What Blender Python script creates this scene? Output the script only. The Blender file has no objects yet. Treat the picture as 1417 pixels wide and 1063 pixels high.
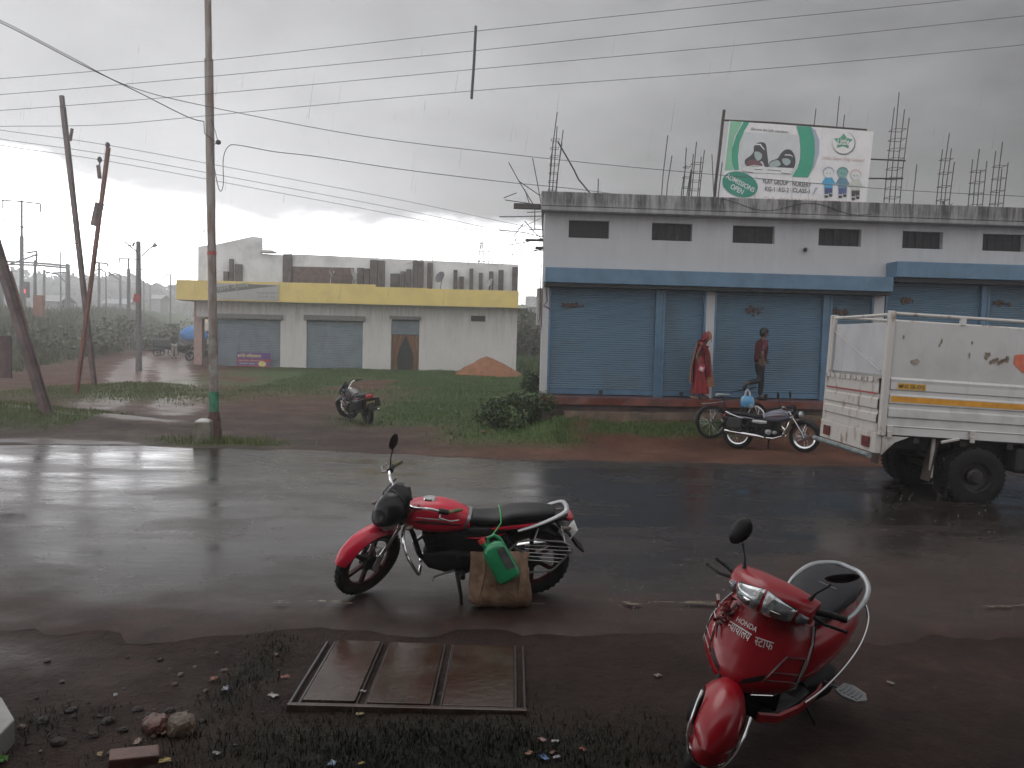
import bpy, bmesh, math, random
import numpy as np
from mathutils import Vector, Matrix, Euler
R = math.radians
rnd = random.Random(11)
scene = bpy.context.scene
COL = scene.collection

# ---------------------------------------------------------------- camera model
F = 1150.0
PITCH = math.atan(61.5 / F)
ROLL = R(1.4)
CAM = Vector((0, 0, 2.05))
_f = Vector((0, math.cos(PITCH), -math.sin(PITCH)))
_r0 = Vector((1, 0, 0)); _u0 = Vector((0, math.sin(PITCH), math.cos(PITCH)))
_r = math.cos(ROLL) * _r0 + math.sin(ROLL) * _u0
_u = -math.sin(ROLL) * _r0 + math.cos(ROLL) * _u0
def ray(px, py):
    px, py = float(px), float(py)
    return _f + (px - 708.5) / F * _r + (531.5 - py) / F * _u
def at(px, py, Y):
    d = ray(px, py); return CAM + d * (float(Y) / d.y)
def onz(px, py, z=0.0):
    d = ray(px, py); return CAM + d * ((z - CAM.z) / d.z)
def onplane(px, py, p, n):
    d = ray(px, py); return CAM + d * ((Vector(p) - CAM).dot(n) / d.dot(n))

cd = bpy.data.cameras.new('camera'); cam = bpy.data.objects.new('camera', cd); COL.objects.link(cam)
cd.sensor_width = 36; cd.lens = 36 * F / 1417; cd.clip_end = 3000; cd.clip_start = .05
m = Matrix((( _r.x, _u.x, -_f.x, CAM.x), (_r.y, _u.y, -_f.y, CAM.y), (_r.z, _u.z, -_f.z, CAM.z), (0, 0, 0, 1)))
cam.matrix_world = m
scene.camera = cam

# ---------------------------------------------------------------- materials
def _nt(name):
    m = bpy.data.materials.new(name); m.use_nodes = True
    nt = m.node_tree; b = nt.nodes['Principled BSDF']; return m, nt, b
def N(nt, t, **kw):
    n = nt.nodes.new(t)
    for k, v in kw.items():
        if k in ('operation', 'blend_type', 'data_type', 'noise_dimensions', 'feature', 'attribute_name', 'sky_type', 'distance', 'wave_type', 'bands_direction', 'interpolation_type', 'clamp'):
            setattr(n, k, v)
        else:
            n.inputs[k].default_value = v
    return n
def ramp(nt, src, stops):
    n = nt.nodes.new('ShaderNodeValToRGB'); e = n.color_ramp.elements
    while len(e) > 1: e.remove(e[-1])
    e[0].position, e[0].color = stops[0][0], (*stops[0][1], 1) if isinstance(stops[0][1], tuple) else (stops[0][1],) * 3 + (1,)
    for p, c in stops[1:]:
        x = e.new(p); x.color = (*c, 1) if isinstance(c, tuple) else (c, c, c, 1)
    nt.links.new(src, n.inputs[0]); return n.outputs[0]
def coords(nt, scale=(1, 1, 1), kind='Object'):
    tc = nt.nodes.new('ShaderNodeTexCoord'); mp = nt.nodes.new('ShaderNodeMapping')
    mp.inputs['Scale'].default_value = scale
    nt.links.new(tc.outputs[kind], mp.inputs[0]); return mp.outputs[0]
def noise(nt, vec, scale, detail=4, rough=.55):
    n = N(nt, 'ShaderNodeTexNoise', Scale=scale, Detail=detail, Roughness=rough)
    nt.links.new(vec, n.inputs['Vector']); return n.outputs['Fac']
def mix(nt, fac, a, b, mode='MIX'):
    n = nt.nodes.new('ShaderNodeMix'); n.data_type = 'RGBA'; n.blend_type = mode
    for idx, v in ((0, fac), (6, a), (7, b)):
        if hasattr(v, 'is_linked') or hasattr(v, 'links'): nt.links.new(v, n.inputs[idx])
        elif isinstance(v, (int, float)): n.inputs[idx].default_value = v if idx == 0 else (v, v, v, 1)
        else: n.inputs[idx].default_value = (*v, 1)
    return n.outputs[2]
def bump(nt, b, h, strength, dist=.01):
    n = N(nt, 'ShaderNodeBump', Strength=strength, Distance=dist)
    nt.links.new(h, n.inputs['Height']); nt.links.new(n.outputs[0], b.inputs['Normal'])
def M(name, col, rough=.5, metal=0, var=.18, scale=7, bmp=0, bscale=60, coat=0, col2=None, thr=(.4, .65), stretch=(1, 1, 1), emit=0, spec=None):
    m, nt, b = _nt(name)
    v = coords(nt, stretch); f = noise(nt, v, scale, 6, .6)
    c2 = col2 or tuple(c * (1 - var) for c in col)
    c1 = col if col2 else tuple(min(1, c * (1 + var)) for c in col)
    nt.links.new(ramp(nt, f, [(thr[0], c1), (thr[1], c2)]), b.inputs['Base Color'])
    b.inputs['Roughness'].default_value = rough; b.inputs['Metallic'].default_value = metal
    if coat: b.inputs['Coat Weight'].default_value = coat; b.inputs['Coat Roughness'].default_value = .08
    if bmp: bump(nt, b, noise(nt, coords(nt), bscale, 3), bmp)
    if spec is not None: b.inputs['Specular IOR Level'].default_value = spec
    if emit:
        b.inputs['Emission Color'].default_value = (*col, 1); b.inputs['Emission Strength'].default_value = emit
    return m

# ---------------------------------------------------------------- mesh builder
class MB:
    warp = None
    def __init__(s): s.v = []; s.f = []; s.sm = []
    def add(s, vs, fs, smooth=True):
        o = len(s.v); s.v += [tuple(p) for p in vs]
        for f in fs: s.f.append([i + o for i in f]); s.sm.append(smooth)
        return s
    def box(s, c, size, rot=None):
        hx, hy, hz = size[0] / 2, size[1] / 2, size[2] / 2
        vs = [Vector((x, y, z)) for x in (-hx, hx) for y in (-hy, hy) for z in (-hz, hz)]
        if rot is not None: vs = [rot @ p for p in vs]
        vs = [p + Vector(c) for p in vs]
        return s.add(vs, [(0, 1, 3, 2), (4, 6, 7, 5), (0, 4, 5, 1), (2, 3, 7, 6), (0, 2, 6, 4), (1, 5, 7, 3)], False)
    def span(s, a, b):
        a, b = Vector(a), Vector(b); return s.box((a + b) / 2, b - a)
    def rings(s, rs, cap=True, closed=False, smooth=True):
        n = len(rs[0]); fs = []; k = len(rs)
        for i in range(k if closed else k - 1):
            a, b = i * n, ((i + 1) % k) * n
            for j in range(n):
                j2 = (j + 1) % n; fs.append((a + j, a + j2, b + j2, b + j))
        if cap and not closed: fs.append(tuple(range(n - 1, -1, -1))); fs.append(tuple((k - 1) * n + j for j in range(n)))
        return s.add([p for r in rs for p in r], fs, smooth)
    def tube(s, pts, r, n=8, cap=True):
        pts = [Vector(p) for p in pts]; k = len(pts)
        rr = r if isinstance(r, (list, tuple)) else [r] * k
        rs = []; pn = None
        for i in range(k):
            t = (pts[min(i + 1, k - 1)] - pts[max(i - 1, 0)])
            if t.length < 1e-9: t = Vector((0, 0, 1))
            t.normalize()
            if pn is None:
                pn = t.orthogonal().normalized()
            else:
                pn = (pn - t * pn.dot(t)); pn = pn.normalized() if pn.length > 1e-6 else t.orthogonal().normalized()
            bn = t.cross(pn)
            rs.append([pts[i] + rr[i] * (math.cos(a) * pn + math.sin(a) * bn) for a in [2 * math.pi * j / n for j in range(n)]])
        return s.rings(rs, cap)
    def lathe(s, prof, c=(0, 0, 0), ax='y', n=32):
        c = Vector(c); rs = []
        for j in range(n):
            a = 2 * math.pi * j / n; ca, sa = math.cos(a), math.sin(a)
            ring = []
            for (rad, t) in prof:
                p = {'y': Vector((rad * ca, t, rad * sa)), 'z': Vector((rad * ca, rad * sa, t)), 'x': Vector((t, rad * ca, rad * sa))}[ax]
                ring.append(c + p)
            rs.append(ring)
        k = len(prof); fs = []
        for j in range(n):
            a, b = j * k, ((j + 1) % n) * k
            for i in range(k - 1): fs.append((a + i, a + i + 1, b + i + 1, b + i))
        return s.add([p for r in rs for p in r], fs)
    def ell(s, c, rad, rot=None, n=14, m=9, p=2.0):
        rs = []
        for i in range(m):
            ph = -math.pi / 2 + math.pi * (i + .5) / m
            ring = []
            for j in range(n):
                a = 2 * math.pi * j / n
                sg = lambda q: math.copysign(abs(q) ** (2 / p), q)
                v = Vector((rad[0] * sg(math.cos(ph)) * sg(math.cos(a)), rad[1] * sg(math.cos(ph)) * sg(math.sin(a)), rad[2] * sg(math.sin(ph))))
                if rot is not None: v = rot @ v
                ring.append(v + Vector(c))
            rs.append(ring)
        return s.rings(rs)
    def xloft(s, secs, n=20):
        rs = []
        for q in secs:
            x, zc, hw, hh = q[:4]; p = q[4] if len(q) > 4 else 2.5; yc = q[5] if len(q) > 5 else 0
            ring = []
            for j in range(n):
                a = 2 * math.pi * j / n; ca, sa = math.cos(a), math.sin(a)
                ring.append(Vector((x, yc + hw * math.copysign(abs(ca) ** (2 / p), ca), zc + hh * math.copysign(abs(sa) ** (2 / p), sa))))
            rs.append(ring)
        return s.rings(rs)
    def poly(s, pts, thick, nrm):
        nrm = Vector(nrm).normalized() * thick; k = len(pts); pts = [Vector(p) for p in pts]
        vs = pts + [p - nrm for p in pts]
        fs = [tuple(range(k)), tuple(range(2 * k - 1, k - 1, -1))] + [(i, i + k, (i + 1) % k + k, (i + 1) % k) for i in range(k)]
        return s.add(vs, fs, False)
    def arch(s, cx, cz, rad, a0, a1, hw, drop, th=.006, n=16, yc=0, k=9, pw=2.2):
        """curved mudguard: U section swept about the y axis"""
        rs = []
        for i in range(n + 1):
            a = a0 + (a1 - a0) * i / n
            e = min(i, n - i) / n; w = hw * (1 - .25 * max(0, 1 - e * 6) ** 2) if True else hw
            ca, sa = math.cos(a), math.sin(a); out = []; inn = []
            for j in range(k):
                t = -1 + 2 * j / (k - 1); r_ = rad - drop * abs(t) ** pw
                out.append(Vector((cx + r_ * ca, yc + w * t, cz + r_ * sa)))
                inn.append(Vector((cx + (r_ - th) * ca, yc + (w - th) * t, cz + (r_ - th) * sa)))
            rs.append(out + inn[::-1])
        return s.rings(rs)
    def xf(s, mat, start=0):
        s.v = s.v[:start] + [tuple(mat @ Vector(p)) for p in s.v[start:]]; return s
    def build(s, name, mat, parent=None, sharp=40, bevel=0, sub=0):
        if MB.warp: s.v = [MB.warp(p) for p in s.v]
        me = bpy.data.meshes.new(name); me.from_pydata(s.v, [], s.f); me.update()
        me.polygons.foreach_set('use_smooth', s.sm)
        bm = bmesh.new(); bm.from_mesh(me); bmesh.ops.recalc_face_normals(bm, faces=bm.faces); bm.to_mesh(me); bm.free()
        if any(s.sm): me.set_sharp_from_angle(angle=R(sharp))
        o = bpy.data.objects.new(name, me); COL.objects.link(o); me.materials.append(mat)
        if parent: o.parent = parent
        if bevel:
            b = o.modifiers.new('bevel', 'BEVEL'); b.width = bevel; b.segments = 2; b.limit_method = 'ANGLE'
        if sub:
            b = o.modifiers.new('sub', 'SUBSURF'); b.levels = b.render_levels = sub
        return o
def sm(pts, k=5):
    """Catmull-Rom smoothing of a polyline"""
    P = [Vector(p) for p in pts]; n = len(P); out = []
    for i in range(n - 1):
        p0, p1, p2, p3 = P[max(0, i - 1)], P[i], P[i + 1], P[min(n - 1, i + 2)]
        for j in range(k):
            t = j / k; out.append(.5 * ((2 * p1) + (p2 - p0) * t + (2 * p0 - 5 * p1 + 4 * p2 - p3) * t ** 2 + (3 * p1 - p0 - 3 * p2 + p3) * t ** 3))
    return out + [P[-1]]
def np_mesh(name, verts, faces, mat, parent=None, smooth=False):
    me = bpy.data.meshes.new(name)
    nv, nf, k = len(verts), len(faces), faces.shape[1]
    me.vertices.add(nv); me.vertices.foreach_set('co', np.asarray(verts, np.float32).ravel())
    me.loops.add(nf * k); me.loops.foreach_set('vertex_index', np.asarray(faces, np.int32).ravel())
    me.polygons.add(nf); me.polygons.foreach_set('loop_start', np.arange(0, nf * k, k, dtype=np.int32))
    me.polygons.foreach_set('use_smooth', np.full(nf, smooth)); me.update(); me.validate()
    o = bpy.data.objects.new(name, me); COL.objects.link(o); me.materials.append(mat)
    if parent: o.parent = parent
    return o
def tag(o, label=None, cat=None, group=None, kind=None):
    if label: o['label'] = label
    if cat: o['category'] = cat
    if group: o['group'] = group
    if kind: o['kind'] = kind
    return o
def empty(name, loc, label=None, cat=None, group=None, rz=0, rx=0, ry=0, sc=1):
    o = bpy.data.objects.new(name, None); COL.objects.link(o); o.location = loc
    o.rotation_euler = (rx, ry, rz); o.scale = (sc,) * 3; o.empty_display_size = .1
    return tag(o, label, cat, group)
def kids(o): return [c for c in bpy.data.objects if c.parent == o]
def copy_tree(o, parent=None):
    c = o.copy(); COL.objects.link(c)
    if parent: c.parent = parent
    for ch in kids(o):
        copy_tree(ch, c)
    return c
def text(name, body, mat, parent, place, width=None, size=.1, thick=.0012, bold=0, height=None, crop=None):
    """lettering as a mesh in the x-y plane centred on 0, moved by `place` (Matrix)"""
    parts = body if isinstance(body, list) else [(body, 1)]
    V, FC = [], []; cx = 0.0
    for (tx, keep) in parts:
        c = bpy.data.curves.new('t', 'FONT'); c.body = tx; c.size = 1; c.offset = bold; c.extrude = 0; c.resolution_u = 3
        o = bpy.data.objects.new('t', c); COL.objects.link(o)
        dg = bpy.context.evaluated_depsgraph_get(); me = bpy.data.meshes.new_from_object(o.evaluated_get(dg))
        bm = bmesh.new(); bm.from_mesh(me)
        if len(bm.verts):
            xs = [v.co.x for v in bm.verts]; x0, x1 = min(xs), max(xs)
            if keep < 1:
                xc = x0 + (x1 - x0) * keep
                bmesh.ops.bisect_plane(bm, geom=bm.verts[:] + bm.edges[:] + bm.faces[:], plane_co=(xc, 0, 0), plane_no=(1, 0, 0), clear_outer=True)
                x1 = xc
            bm.verts.index_update(); off = len(V)
            V += [(v.co.x - (x0 if len(parts) > 1 else 0) + cx, v.co.y, 0) for v in bm.verts]
            FC += [[v.index + off for v in f.verts] for f in bm.faces]
            cx += x1 - x0 - (.012 if len(parts) > 1 else 0)
        else: cx += .28
        bm.free(); bpy.data.meshes.remove(me); bpy.data.objects.remove(o); bpy.data.curves.remove(c)
    if not V: return None
    xs = [p[0] for p in V]; ys = [p[1] for p in V]
    w, h = max(xs) - min(xs), max(ys) - min(ys); mx, my = (max(xs) + min(xs)) / 2, (max(ys) + min(ys)) / 2
    sx = (width / w) if width else size; sy = (height / h) if height else sx
    mb = MB()
    n = len(V); top = [Vector(((p[0] - mx) * sx, (p[1] - my) * sy, thick)) for p in V]
    mb.add(top, FC, False); mb.xf(place)
    return mb.build(name, mat, parent)
def frame(o, x, y):
    """Matrix with origin o, x axis x, y axis y (z = x cross y)"""
    x = Vector(x).normalized(); z = x.cross(Vector(y)).normalized(); y = z.cross(x)
    return Matrix(((x.x, y.x, z.x, o[0]), (x.y, y.y, z.y, o[1]), (x.z, y.z, z.z, o[2]), (0, 0, 0, 1)))
def skinned(name, pts, edges, rad, mat, parent, sub=2, root=0):
    me = bpy.data.meshes.new(name); me.from_pydata([tuple(p) for p in pts], edges, []); me.update()
    o = bpy.data.objects.new(name, me); COL.objects.link(o); me.materials.append(mat)
    if parent: o.parent = parent
    md = o.modifiers.new('skin', 'SKIN'); md.use_smooth_shade = True
    if not me.skin_vertices: raise RuntimeError('no skin layer')
    for i, d in enumerate(me.skin_vertices[0].data):
        r_ = rad[i]; d.radius = r_ if isinstance(r_, tuple) else (r_, r_); d.use_root = (i == root)
    s = o.modifiers.new('sub', 'SUBSURF'); s.levels = s.render_levels = sub
    dg = bpy.context.evaluated_depsgraph_get(); me2 = bpy.data.meshes.new_from_object(o.evaluated_get(dg))
    o.modifiers.clear(); o.data = me2; bpy.data.meshes.remove(me); me2.name = name
    me2.polygons.foreach_set('use_smooth', [True] * len(me2.polygons))
    return o
# ---------------------------------------------------------------- light: overcast storm sky, brighter gap low on the left
SUN_EL, SUN_AZ = R(60), R(-28)
w = bpy.data.worlds.new('World'); scene.world = w; w.use_nodes = True
nt = w.node_tree; bg = nt.nodes['Background']
sky = nt.nodes.new('ShaderNodeTexSky'); sky.sky_type = 'NISHITA'; sky.sun_disc = False
sky.sun_elevation = SUN_EL; sky.sun_rotation = SUN_AZ; sky.dust_density = 5; sky.air_density = 2
L = nt.links.new
def MA(op, a, b=None, c=None, clamp=False):
    n = nt.nodes.new('ShaderNodeMath'); n.operation = op; n.use_clamp = clamp
    for i, v in enumerate((a, b, c)):
        if v is None: continue
        if isinstance(v, (int, float)): n.inputs[i].default_value = v
        else: L(v, n.inputs[i])
    return n.outputs[0]
def SS(v, a, b):
    n = nt.nodes.new('ShaderNodeMapRange'); n.interpolation_type = 'SMOOTHSTEP'
    L(v, n.inputs[0]); n.inputs[1].default_value = a; n.inputs[2].default_value = b; return n.outputs[0]
tc = nt.nodes.new('ShaderNodeTexCoord'); D = tc.outputs['Generated']
sp = nt.nodes.new('ShaderNodeSeparateXYZ'); L(D, sp.inputs[0]); X, Y, Z = sp.outputs
mp = nt.nodes.new('ShaderNodeMapping'); mp.inputs['Scale'].default_value = (1, 1, 2.2); L(D, mp.inputs[0])
n1 = noise(nt, mp.outputs[0], 2.6, 7, .55); n2 = noise(nt, mp.outputs[0], 7, 6, .6)
# grey cloud deck, lighter toward the left
base = MA('ADD', MA('MULTIPLY', SS(X, .4, -.5), .25), .295)
base = MA('ADD', base, MA('MULTIPLY', MA('SUBTRACT', n1, .5), .62))
base = MA('ADD', base, MA('MULTIPLY', MA('SUBTRACT', n2, .5), .10))
base = MA('ADD', base, MA('MULTIPLY', SS(Z, .35, .85), .14))
base = MA('ADD', base, MA('MULTIPLY', SS(Y, .10, -.5), .62))   # the deck is thinner and brighter behind the viewer
# the bright gap under the cloud edge
edge = MA('ADD', MA('MULTIPLY', SS(X, .12, -.42), .045), .104)
h = MA('ADD', Z, MA('ADD', MA('MULTIPLY', MA('SUBTRACT', n1, .5), .16), MA('MULTIPLY', MA('SUBTRACT', n2, .5), .06)))
gap = MA('SUBTRACT', edge, h)
gap = SS(gap, -.02, .035)
gap = MA('MULTIPLY', gap, MA('MULTIPLY', SS(X, .22, .06), SS(Y, -.35, .2)))
soft = MA('MULTIPLY', MA('MULTIPLY', SS(X, .15, -.35), SS(Z, .45, .12)), MA('MULTIPLY', SS(Y, -.2, .4), .30))
lum = MA('ADD', MA('ADD', base, soft), MA('MULTIPLY', gap, 5.0))
lum = MA('MAXIMUM', lum, .12)
# below the horizon: dim
cl = nt.nodes.new('ShaderNodeMix'); cl.data_type = 'RGBA'; cl.blend_type = 'MULTIPLY'; cl.inputs[0].default_value = 1
cb = nt.nodes.new('ShaderNodeCombineColor'); L(lum, cb.inputs[0]); L(lum, cb.inputs[1]); L(lum, cb.inputs[2])
L(cb.outputs[0], cl.inputs[6]); cl.inputs[7].default_value = (.985, .985, 1.01, 1)
sk = nt.nodes.new('ShaderNodeVectorMath'); sk.operation = 'SCALE'; sk.inputs[3].default_value = .06; L(sky.outputs[0], sk.inputs[0])
bwn = nt.nodes.new('ShaderNodeRGBToBW'); L(sk.outputs[0], bwn.inputs[0])
fm = mix(nt, .96, sk.outputs[0], cl.outputs[2])
L(fm, bg.inputs[0]); bg.inputs[1].default_value = 1.0
ld = bpy.data.lights.new('sun', 'SUN'); ld.energy = .7; ld.angle = R(40); ld.color = (1, .985, .97)
sun = bpy.data.objects.new('sun', ld); COL.objects.link(sun)
sd = Vector((math.sin(SUN_AZ) * math.cos(SUN_EL), math.cos(SUN_AZ) * math.cos(SUN_EL), math.sin(SUN_EL)))
sun.rotation_euler = sd.to_track_quat('Z', 'Y').to_euler()
vs = scene.view_settings; vs.view_transform = 'Standard'; vs.look = 'None'; vs.exposure = 0; vs.gamma = 1; vs.use_curve_mapping = False
cy = scene.cycles; cy.use_adaptive_sampling = True; cy.adaptive_threshold = .025; cy.use_denoising = True
cy.max_bounces = 6; cy.diffuse_bounces = 3; cy.glossy_bounces = 3; cy.transmission_bounces = 4; cy.volume_bounces = 3; cy.transparent_max_bounces = 8
cy.caustics_reflective = cy.caustics_refractive = False; cy.sample_clamp_indirect = 4

# rain haze
hm = bpy.data.materials.new('rain_haze'); hm.use_nodes = True; t = hm.node_tree; t.nodes.remove(t.nodes['Principled BSDF'])
pv = t.nodes.new('ShaderNodeVolumePrincipled'); pv.inputs['Color'].default_value = (.985, .985, .99, 1); pv.inputs['Density'].default_value = .0037
pv.inputs['Anisotropy'].default_value = .74
t.links.new(pv.outputs[0], t.nodes['Material Output'].inputs['Volume'])
hz = MB().span((-305, -45, -3), (305, 424, 17)).build('haze', hm); tag(hz, kind='stuff')

# ---------------------------------------------------------------- the lie of the land
def vnoise(x, y, s=1.0, seed=0):
    """smooth value noise on numpy arrays, 0..1"""
    x = np.asarray(x, float) * s; y = np.asarray(y, float) * s
    xi = np.floor(x).astype(np.int64); yi = np.floor(y).astype(np.int64); fx = x - xi; fy = y - yi
    def hsh(a, b):
        h_ = (a * 374761393 + b * 668265263 + seed * 1442695041) & 0x7fffffff
        h_ = ((h_ ^ (h_ >> 13)) * 1274126177) & 0x7fffffff
        return ((h_ ^ (h_ >> 16)) & 0xffff) / 65535.0
    ux = fx * fx * (3 - 2 * fx); uy = fy * fy * (3 - 2 * fy)
    return (hsh(xi, yi) * (1 - ux) + hsh(xi + 1, yi) * ux) * (1 - uy) + (hsh(xi, yi + 1) * (1 - ux) + hsh(xi + 1, yi + 1) * ux) * uy
def fbm(x, y, s, seed=0, o=4):
    a, t, tot = 1, 0, 0
    for i in range(o):
        t = t + a * vnoise(x, y, s * 2 ** i, seed + i); tot += a; a *= .5
    return t / tot
def sstep(v, a, b):
    t = np.clip((np.asarray(v, float) - a) / (b - a), 0, 1); return t * t * (3 - 2 * t)
def near_edge(x): return 5.95 + .06 * np.asarray(x, float)
def far_edge(x): return 14.1 + .02 * np.asarray(x, float)
def emb_base(y): return -23.2 - .29 * (np.asarray(y, float) - 42)
FX, FY = math.cos(R(3.3)), math.sin(R(3.3))
F0 = Vector((.66, 19.2, 0))            # foot of the right building's left corner
def local_f(x, y):
    dx, dy = np.asarray(x, float) - F0.x, np.asarray(y, float) - F0.y
    return dx * FX + dy * FY, -dx * FY + dy * FX
def gz(x, y):
    x = np.asarray(x, float); y = np.asarray(y, float)
    z = .0155 * np.clip(y - 26, 0, 130)
    rise = np.clip(x - emb_base(y), -7, 0) / -7.0
    z = z + (2.5 + .018 * np.clip(y - 60, 0, 60)) * sstep(rise, 0, 1) * sstep(y, 14.5, 24) * (x < 0)
    off = (1 - sstep(np.abs(y - 10.1), 4.2, 5.0))
    z = z + (fbm(x, y, .6, 3) - .5) * .16 * (1 - off) + (fbm(x, y, 3.1, 9, 3) - .5) * .05 * (1 - off)
    lx, ly = local_f(x, y)
    bank = sstep(ly, -2.7, -.95) * sstep(lx, -.7, .5) * (1 - sstep(ly, 8, 14))
    z = z + bank * (.40 + .1 * (fbm(x, y, 1.7, 5) - .5))
    # hollow and tall grass left of the building
    z = z - .02 * off
    # mounds on the left
    z = z + .34 * np.exp(-(((x + 11.5) / 2.6) ** 2 + ((y - 18.2) / 1.5) ** 2)) + .25 * np.exp(-(((x + 12.6) / 2.2) ** 2 + ((y - 27) / 2.6) ** 2))
    # verge in front of the slab
    z = z + .06 * np.exp(-(((x + .3) / 1.6) ** 2 + ((y - 3.9) / .5) ** 2)) - .05 * sstep(-y, -4.6, -3.4)
    return z
def gzf(x, y): return float(gz(x, y))
def drop(px, py):
    """the ground point seen at a pixel"""
    d = ray(px, py); t = .5
    for _ in range(4000):      # march until the ray meets the ground
        p = CAM + d * t
        if p.z <= gzf(p.x, p.y): break
        t += max(.004, .4 * (p.z - gzf(p.x, p.y)))
    return Vector((p.x, p.y, gzf(p.x, p.y)))
def grassmask(x, y):
    x = np.asarray(x, float); y = np.asarray(y, float); f = fbm(x, y, .35, 21)
    g = np.maximum(sstep(x, -5.2, -2.6) * sstep(y, 17.5, 21) * (x < 3), sstep(y, 24, 34) * sstep(x, -15, -11) * (x < 3)) * sstep(f + .25 * sstep(x, -5, -2), .30, .5)     # meadow before the left building
    g = np.maximum(g, sstep(x, -2.2, -.4) * sstep(y, 15.2, 17.4) * (1 - sstep(x, .8, 1.8)) )
    g = np.maximum(g, sstep(y, 44.5, 47) * sstep(x, -1, 2))
    g = np.maximum(g, sstep(x - emb_base(y), .8, -1.2) * sstep(y, 14.5, 20))
    g = np.maximum(g, np.exp(-(((x + 11.5) / 3.0) ** 2 + ((y - 18.0) / 1.3) ** 2)) * 1.5 * (x < -9))
    g = np.maximum(g, np.exp(-(((x + 12.4) / 3.2) ** 2 + ((y - 26.4) / 2.6) ** 2)) * 1.2)
    lx, ly = local_f(x, y)
    g = np.maximum(g, .85 * sstep(ly, -2.3, -1.7) * (1 - sstep(ly, -1.45, -1.05)) * sstep(lx, .3, 1) * (1 - sstep(lx, 4.2, 5.6)) * sstep(fbm(x, y, .9, 4), .3, .5))
    g = np.maximum(g, 1.1 * np.exp(-(((x + .35) / 1.15) ** 2 + ((y - 4.02) / .42) ** 2)))
    g = np.maximum(g, .6 * np.exp(-(((x + 1.55) / .16) ** 2 + ((y - 4.9) / .8) ** 2)))
    g = np.maximum(g, .35 * np.exp(-(((x + 2.5) / .7) ** 2 + ((y - 4.25) / .3) ** 2)) * sstep(fbm(x, y, 2.2, 8), .4, .6))
    g = np.maximum(g, 1.1 * np.exp(-(((x + 5.4) / 1.0) ** 2 + ((y - 15.55) / .42) ** 2)))
    g = g * sstep(np.abs(y - 10.05), 4.0, 4.6)
    return np.clip(g, 0, 1)
def axis(lo, hi, step, far, grow=1.13):
    a = list(np.arange(lo, hi + 1e-6, step)); s = step
    while a[-1] < far[1]: s *= grow; a.append(a[-1] + s)
    s = step
    while a[0] > far[0]: s *= grow; a.insert(0, a[0] - s)
    return np.array(a)
xa = axis(-16, 14, .16, (-280, 280), 1.09); ya = axis(2.6, 24, .16, (-38, 395), 1.07)
xa = np.clip(xa, -302, 302); ya = np.clip(ya, -42, 421)
gx, gy = np.meshgrid(xa, ya); gzv = gz(gx, gy)
nx, ny = len(xa), len(ya)
ii = (np.arange(ny - 1)[:, None] * nx + np.arange(nx - 1)[None, :]).ravel()
gm, nt, b = _nt('wet_earth')
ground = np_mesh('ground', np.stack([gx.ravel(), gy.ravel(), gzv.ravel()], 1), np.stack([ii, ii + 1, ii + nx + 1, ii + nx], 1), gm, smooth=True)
tag(ground, kind='structure')
at_ = ground.data.attributes.new('cover', 'FLOAT', 'POINT'); at_.data.foreach_set('value', grassmask(gx, gy).ravel().astype(np.float32))
def redness(x, y):
    return np.clip(sstep(y, 13.6, 15) * sstep(x, -4, 1.5) + .75 * sstep(y, 16, 28) + .5*sstep(x,.6,2)*(1-sstep(y,6,8)), 0, 1)
at_ = ground.data.attributes.new('redness', 'FLOAT', 'POINT'); at_.data.foreach_set('value', redness(gx, gy).ravel().astype(np.float32))
at_ = ground.data.attributes.new('near_shade', 'FLOAT', 'POINT'); at_.data.foreach_set('value', (1 - sstep(gy, 7, 9)).ravel().astype(np.float32))  # near mud and its grass cover painted darker: foreground shade put into colour
def ruts(x, y):
    # wheel ruts of the dirt lane running up to the left, full of water
    lane = emb_base(y) + 4.5 + 3 * (1 - sstep(y, 20, 50)); d = np.abs(x - lane)
    g = np.exp(-((d - 1.0) / .8) ** 2) * sstep(y, 18, 24)
    y2 = 17.2 + .10 * (x + 12) + .9 * sstep(x, -16, -26)
    g = np.maximum(g, np.exp(-((y - y2 - .9) / .35) ** 2) * (1 - sstep(x, -9, -6)))
    g = np.maximum(g, .8 * np.exp(-((y - 15.1) / .35) ** 2) * (1 - sstep(x, -8, -5.6)))
    g = np.maximum(g, .5 * np.exp(-(((x + 3.3) / .9) ** 2 + ((y - 5.05) / .42) ** 2)))
    return np.clip(g, 0, 1)
at_ = ground.data.attributes.new('water', 'FLOAT', 'POINT'); at_.data.foreach_set('value', ruts(gx, gy).ravel().astype(np.float32))
v = coords(nt)
A = lambda nm: N(nt, 'ShaderNodeAttribute', attribute_name=nm).outputs['Fac']
f1 = noise(nt, v, .9, 8, .65); f2 = noise(nt, v, 9, 6, .65)
dirt = ramp(nt, f1, [(.3, (.030, .021, .018)), (.5, (.064, .043, .034)), (.7, (.098, .066, .052))])
red = ramp(nt, f1, [(.3, (.060, .024, .015)), (.5, (.12, .046, .025)), (.7, (.165, .07, .04))])
soil = mix(nt, A('redness'), dirt, red)
soil = mix(nt, A('near_shade'), soil, ramp(nt, f1, [(.3, (.014, .0068, .0050)), (.55, (.034, .0150, .0100)), (.75, (.064, .029, .019))]))
soil = mix(nt, .55, soil, ramp(nt, f2, [(.3, .35), (.55, .9), (.7, 1.3)]), 'MULTIPLY')
green = ramp(nt, f2, [(.3, (.030, .055, .012)), (.6, (.065, .105, .028))])
nt.links.new(mix(nt, A('cover'), soil, mix(nt, A('near_shade'), green, (.010, .012, .006))), b.inputs['Base Color'])  # green is darkened in the near zone too
wet = nt.nodes.new('ShaderNodeMath'); wet.operation = 'ADD'; nt.links.new(A('water'), wet.inputs[0]); nt.links.new(f1, wet.inputs[1])
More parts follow.
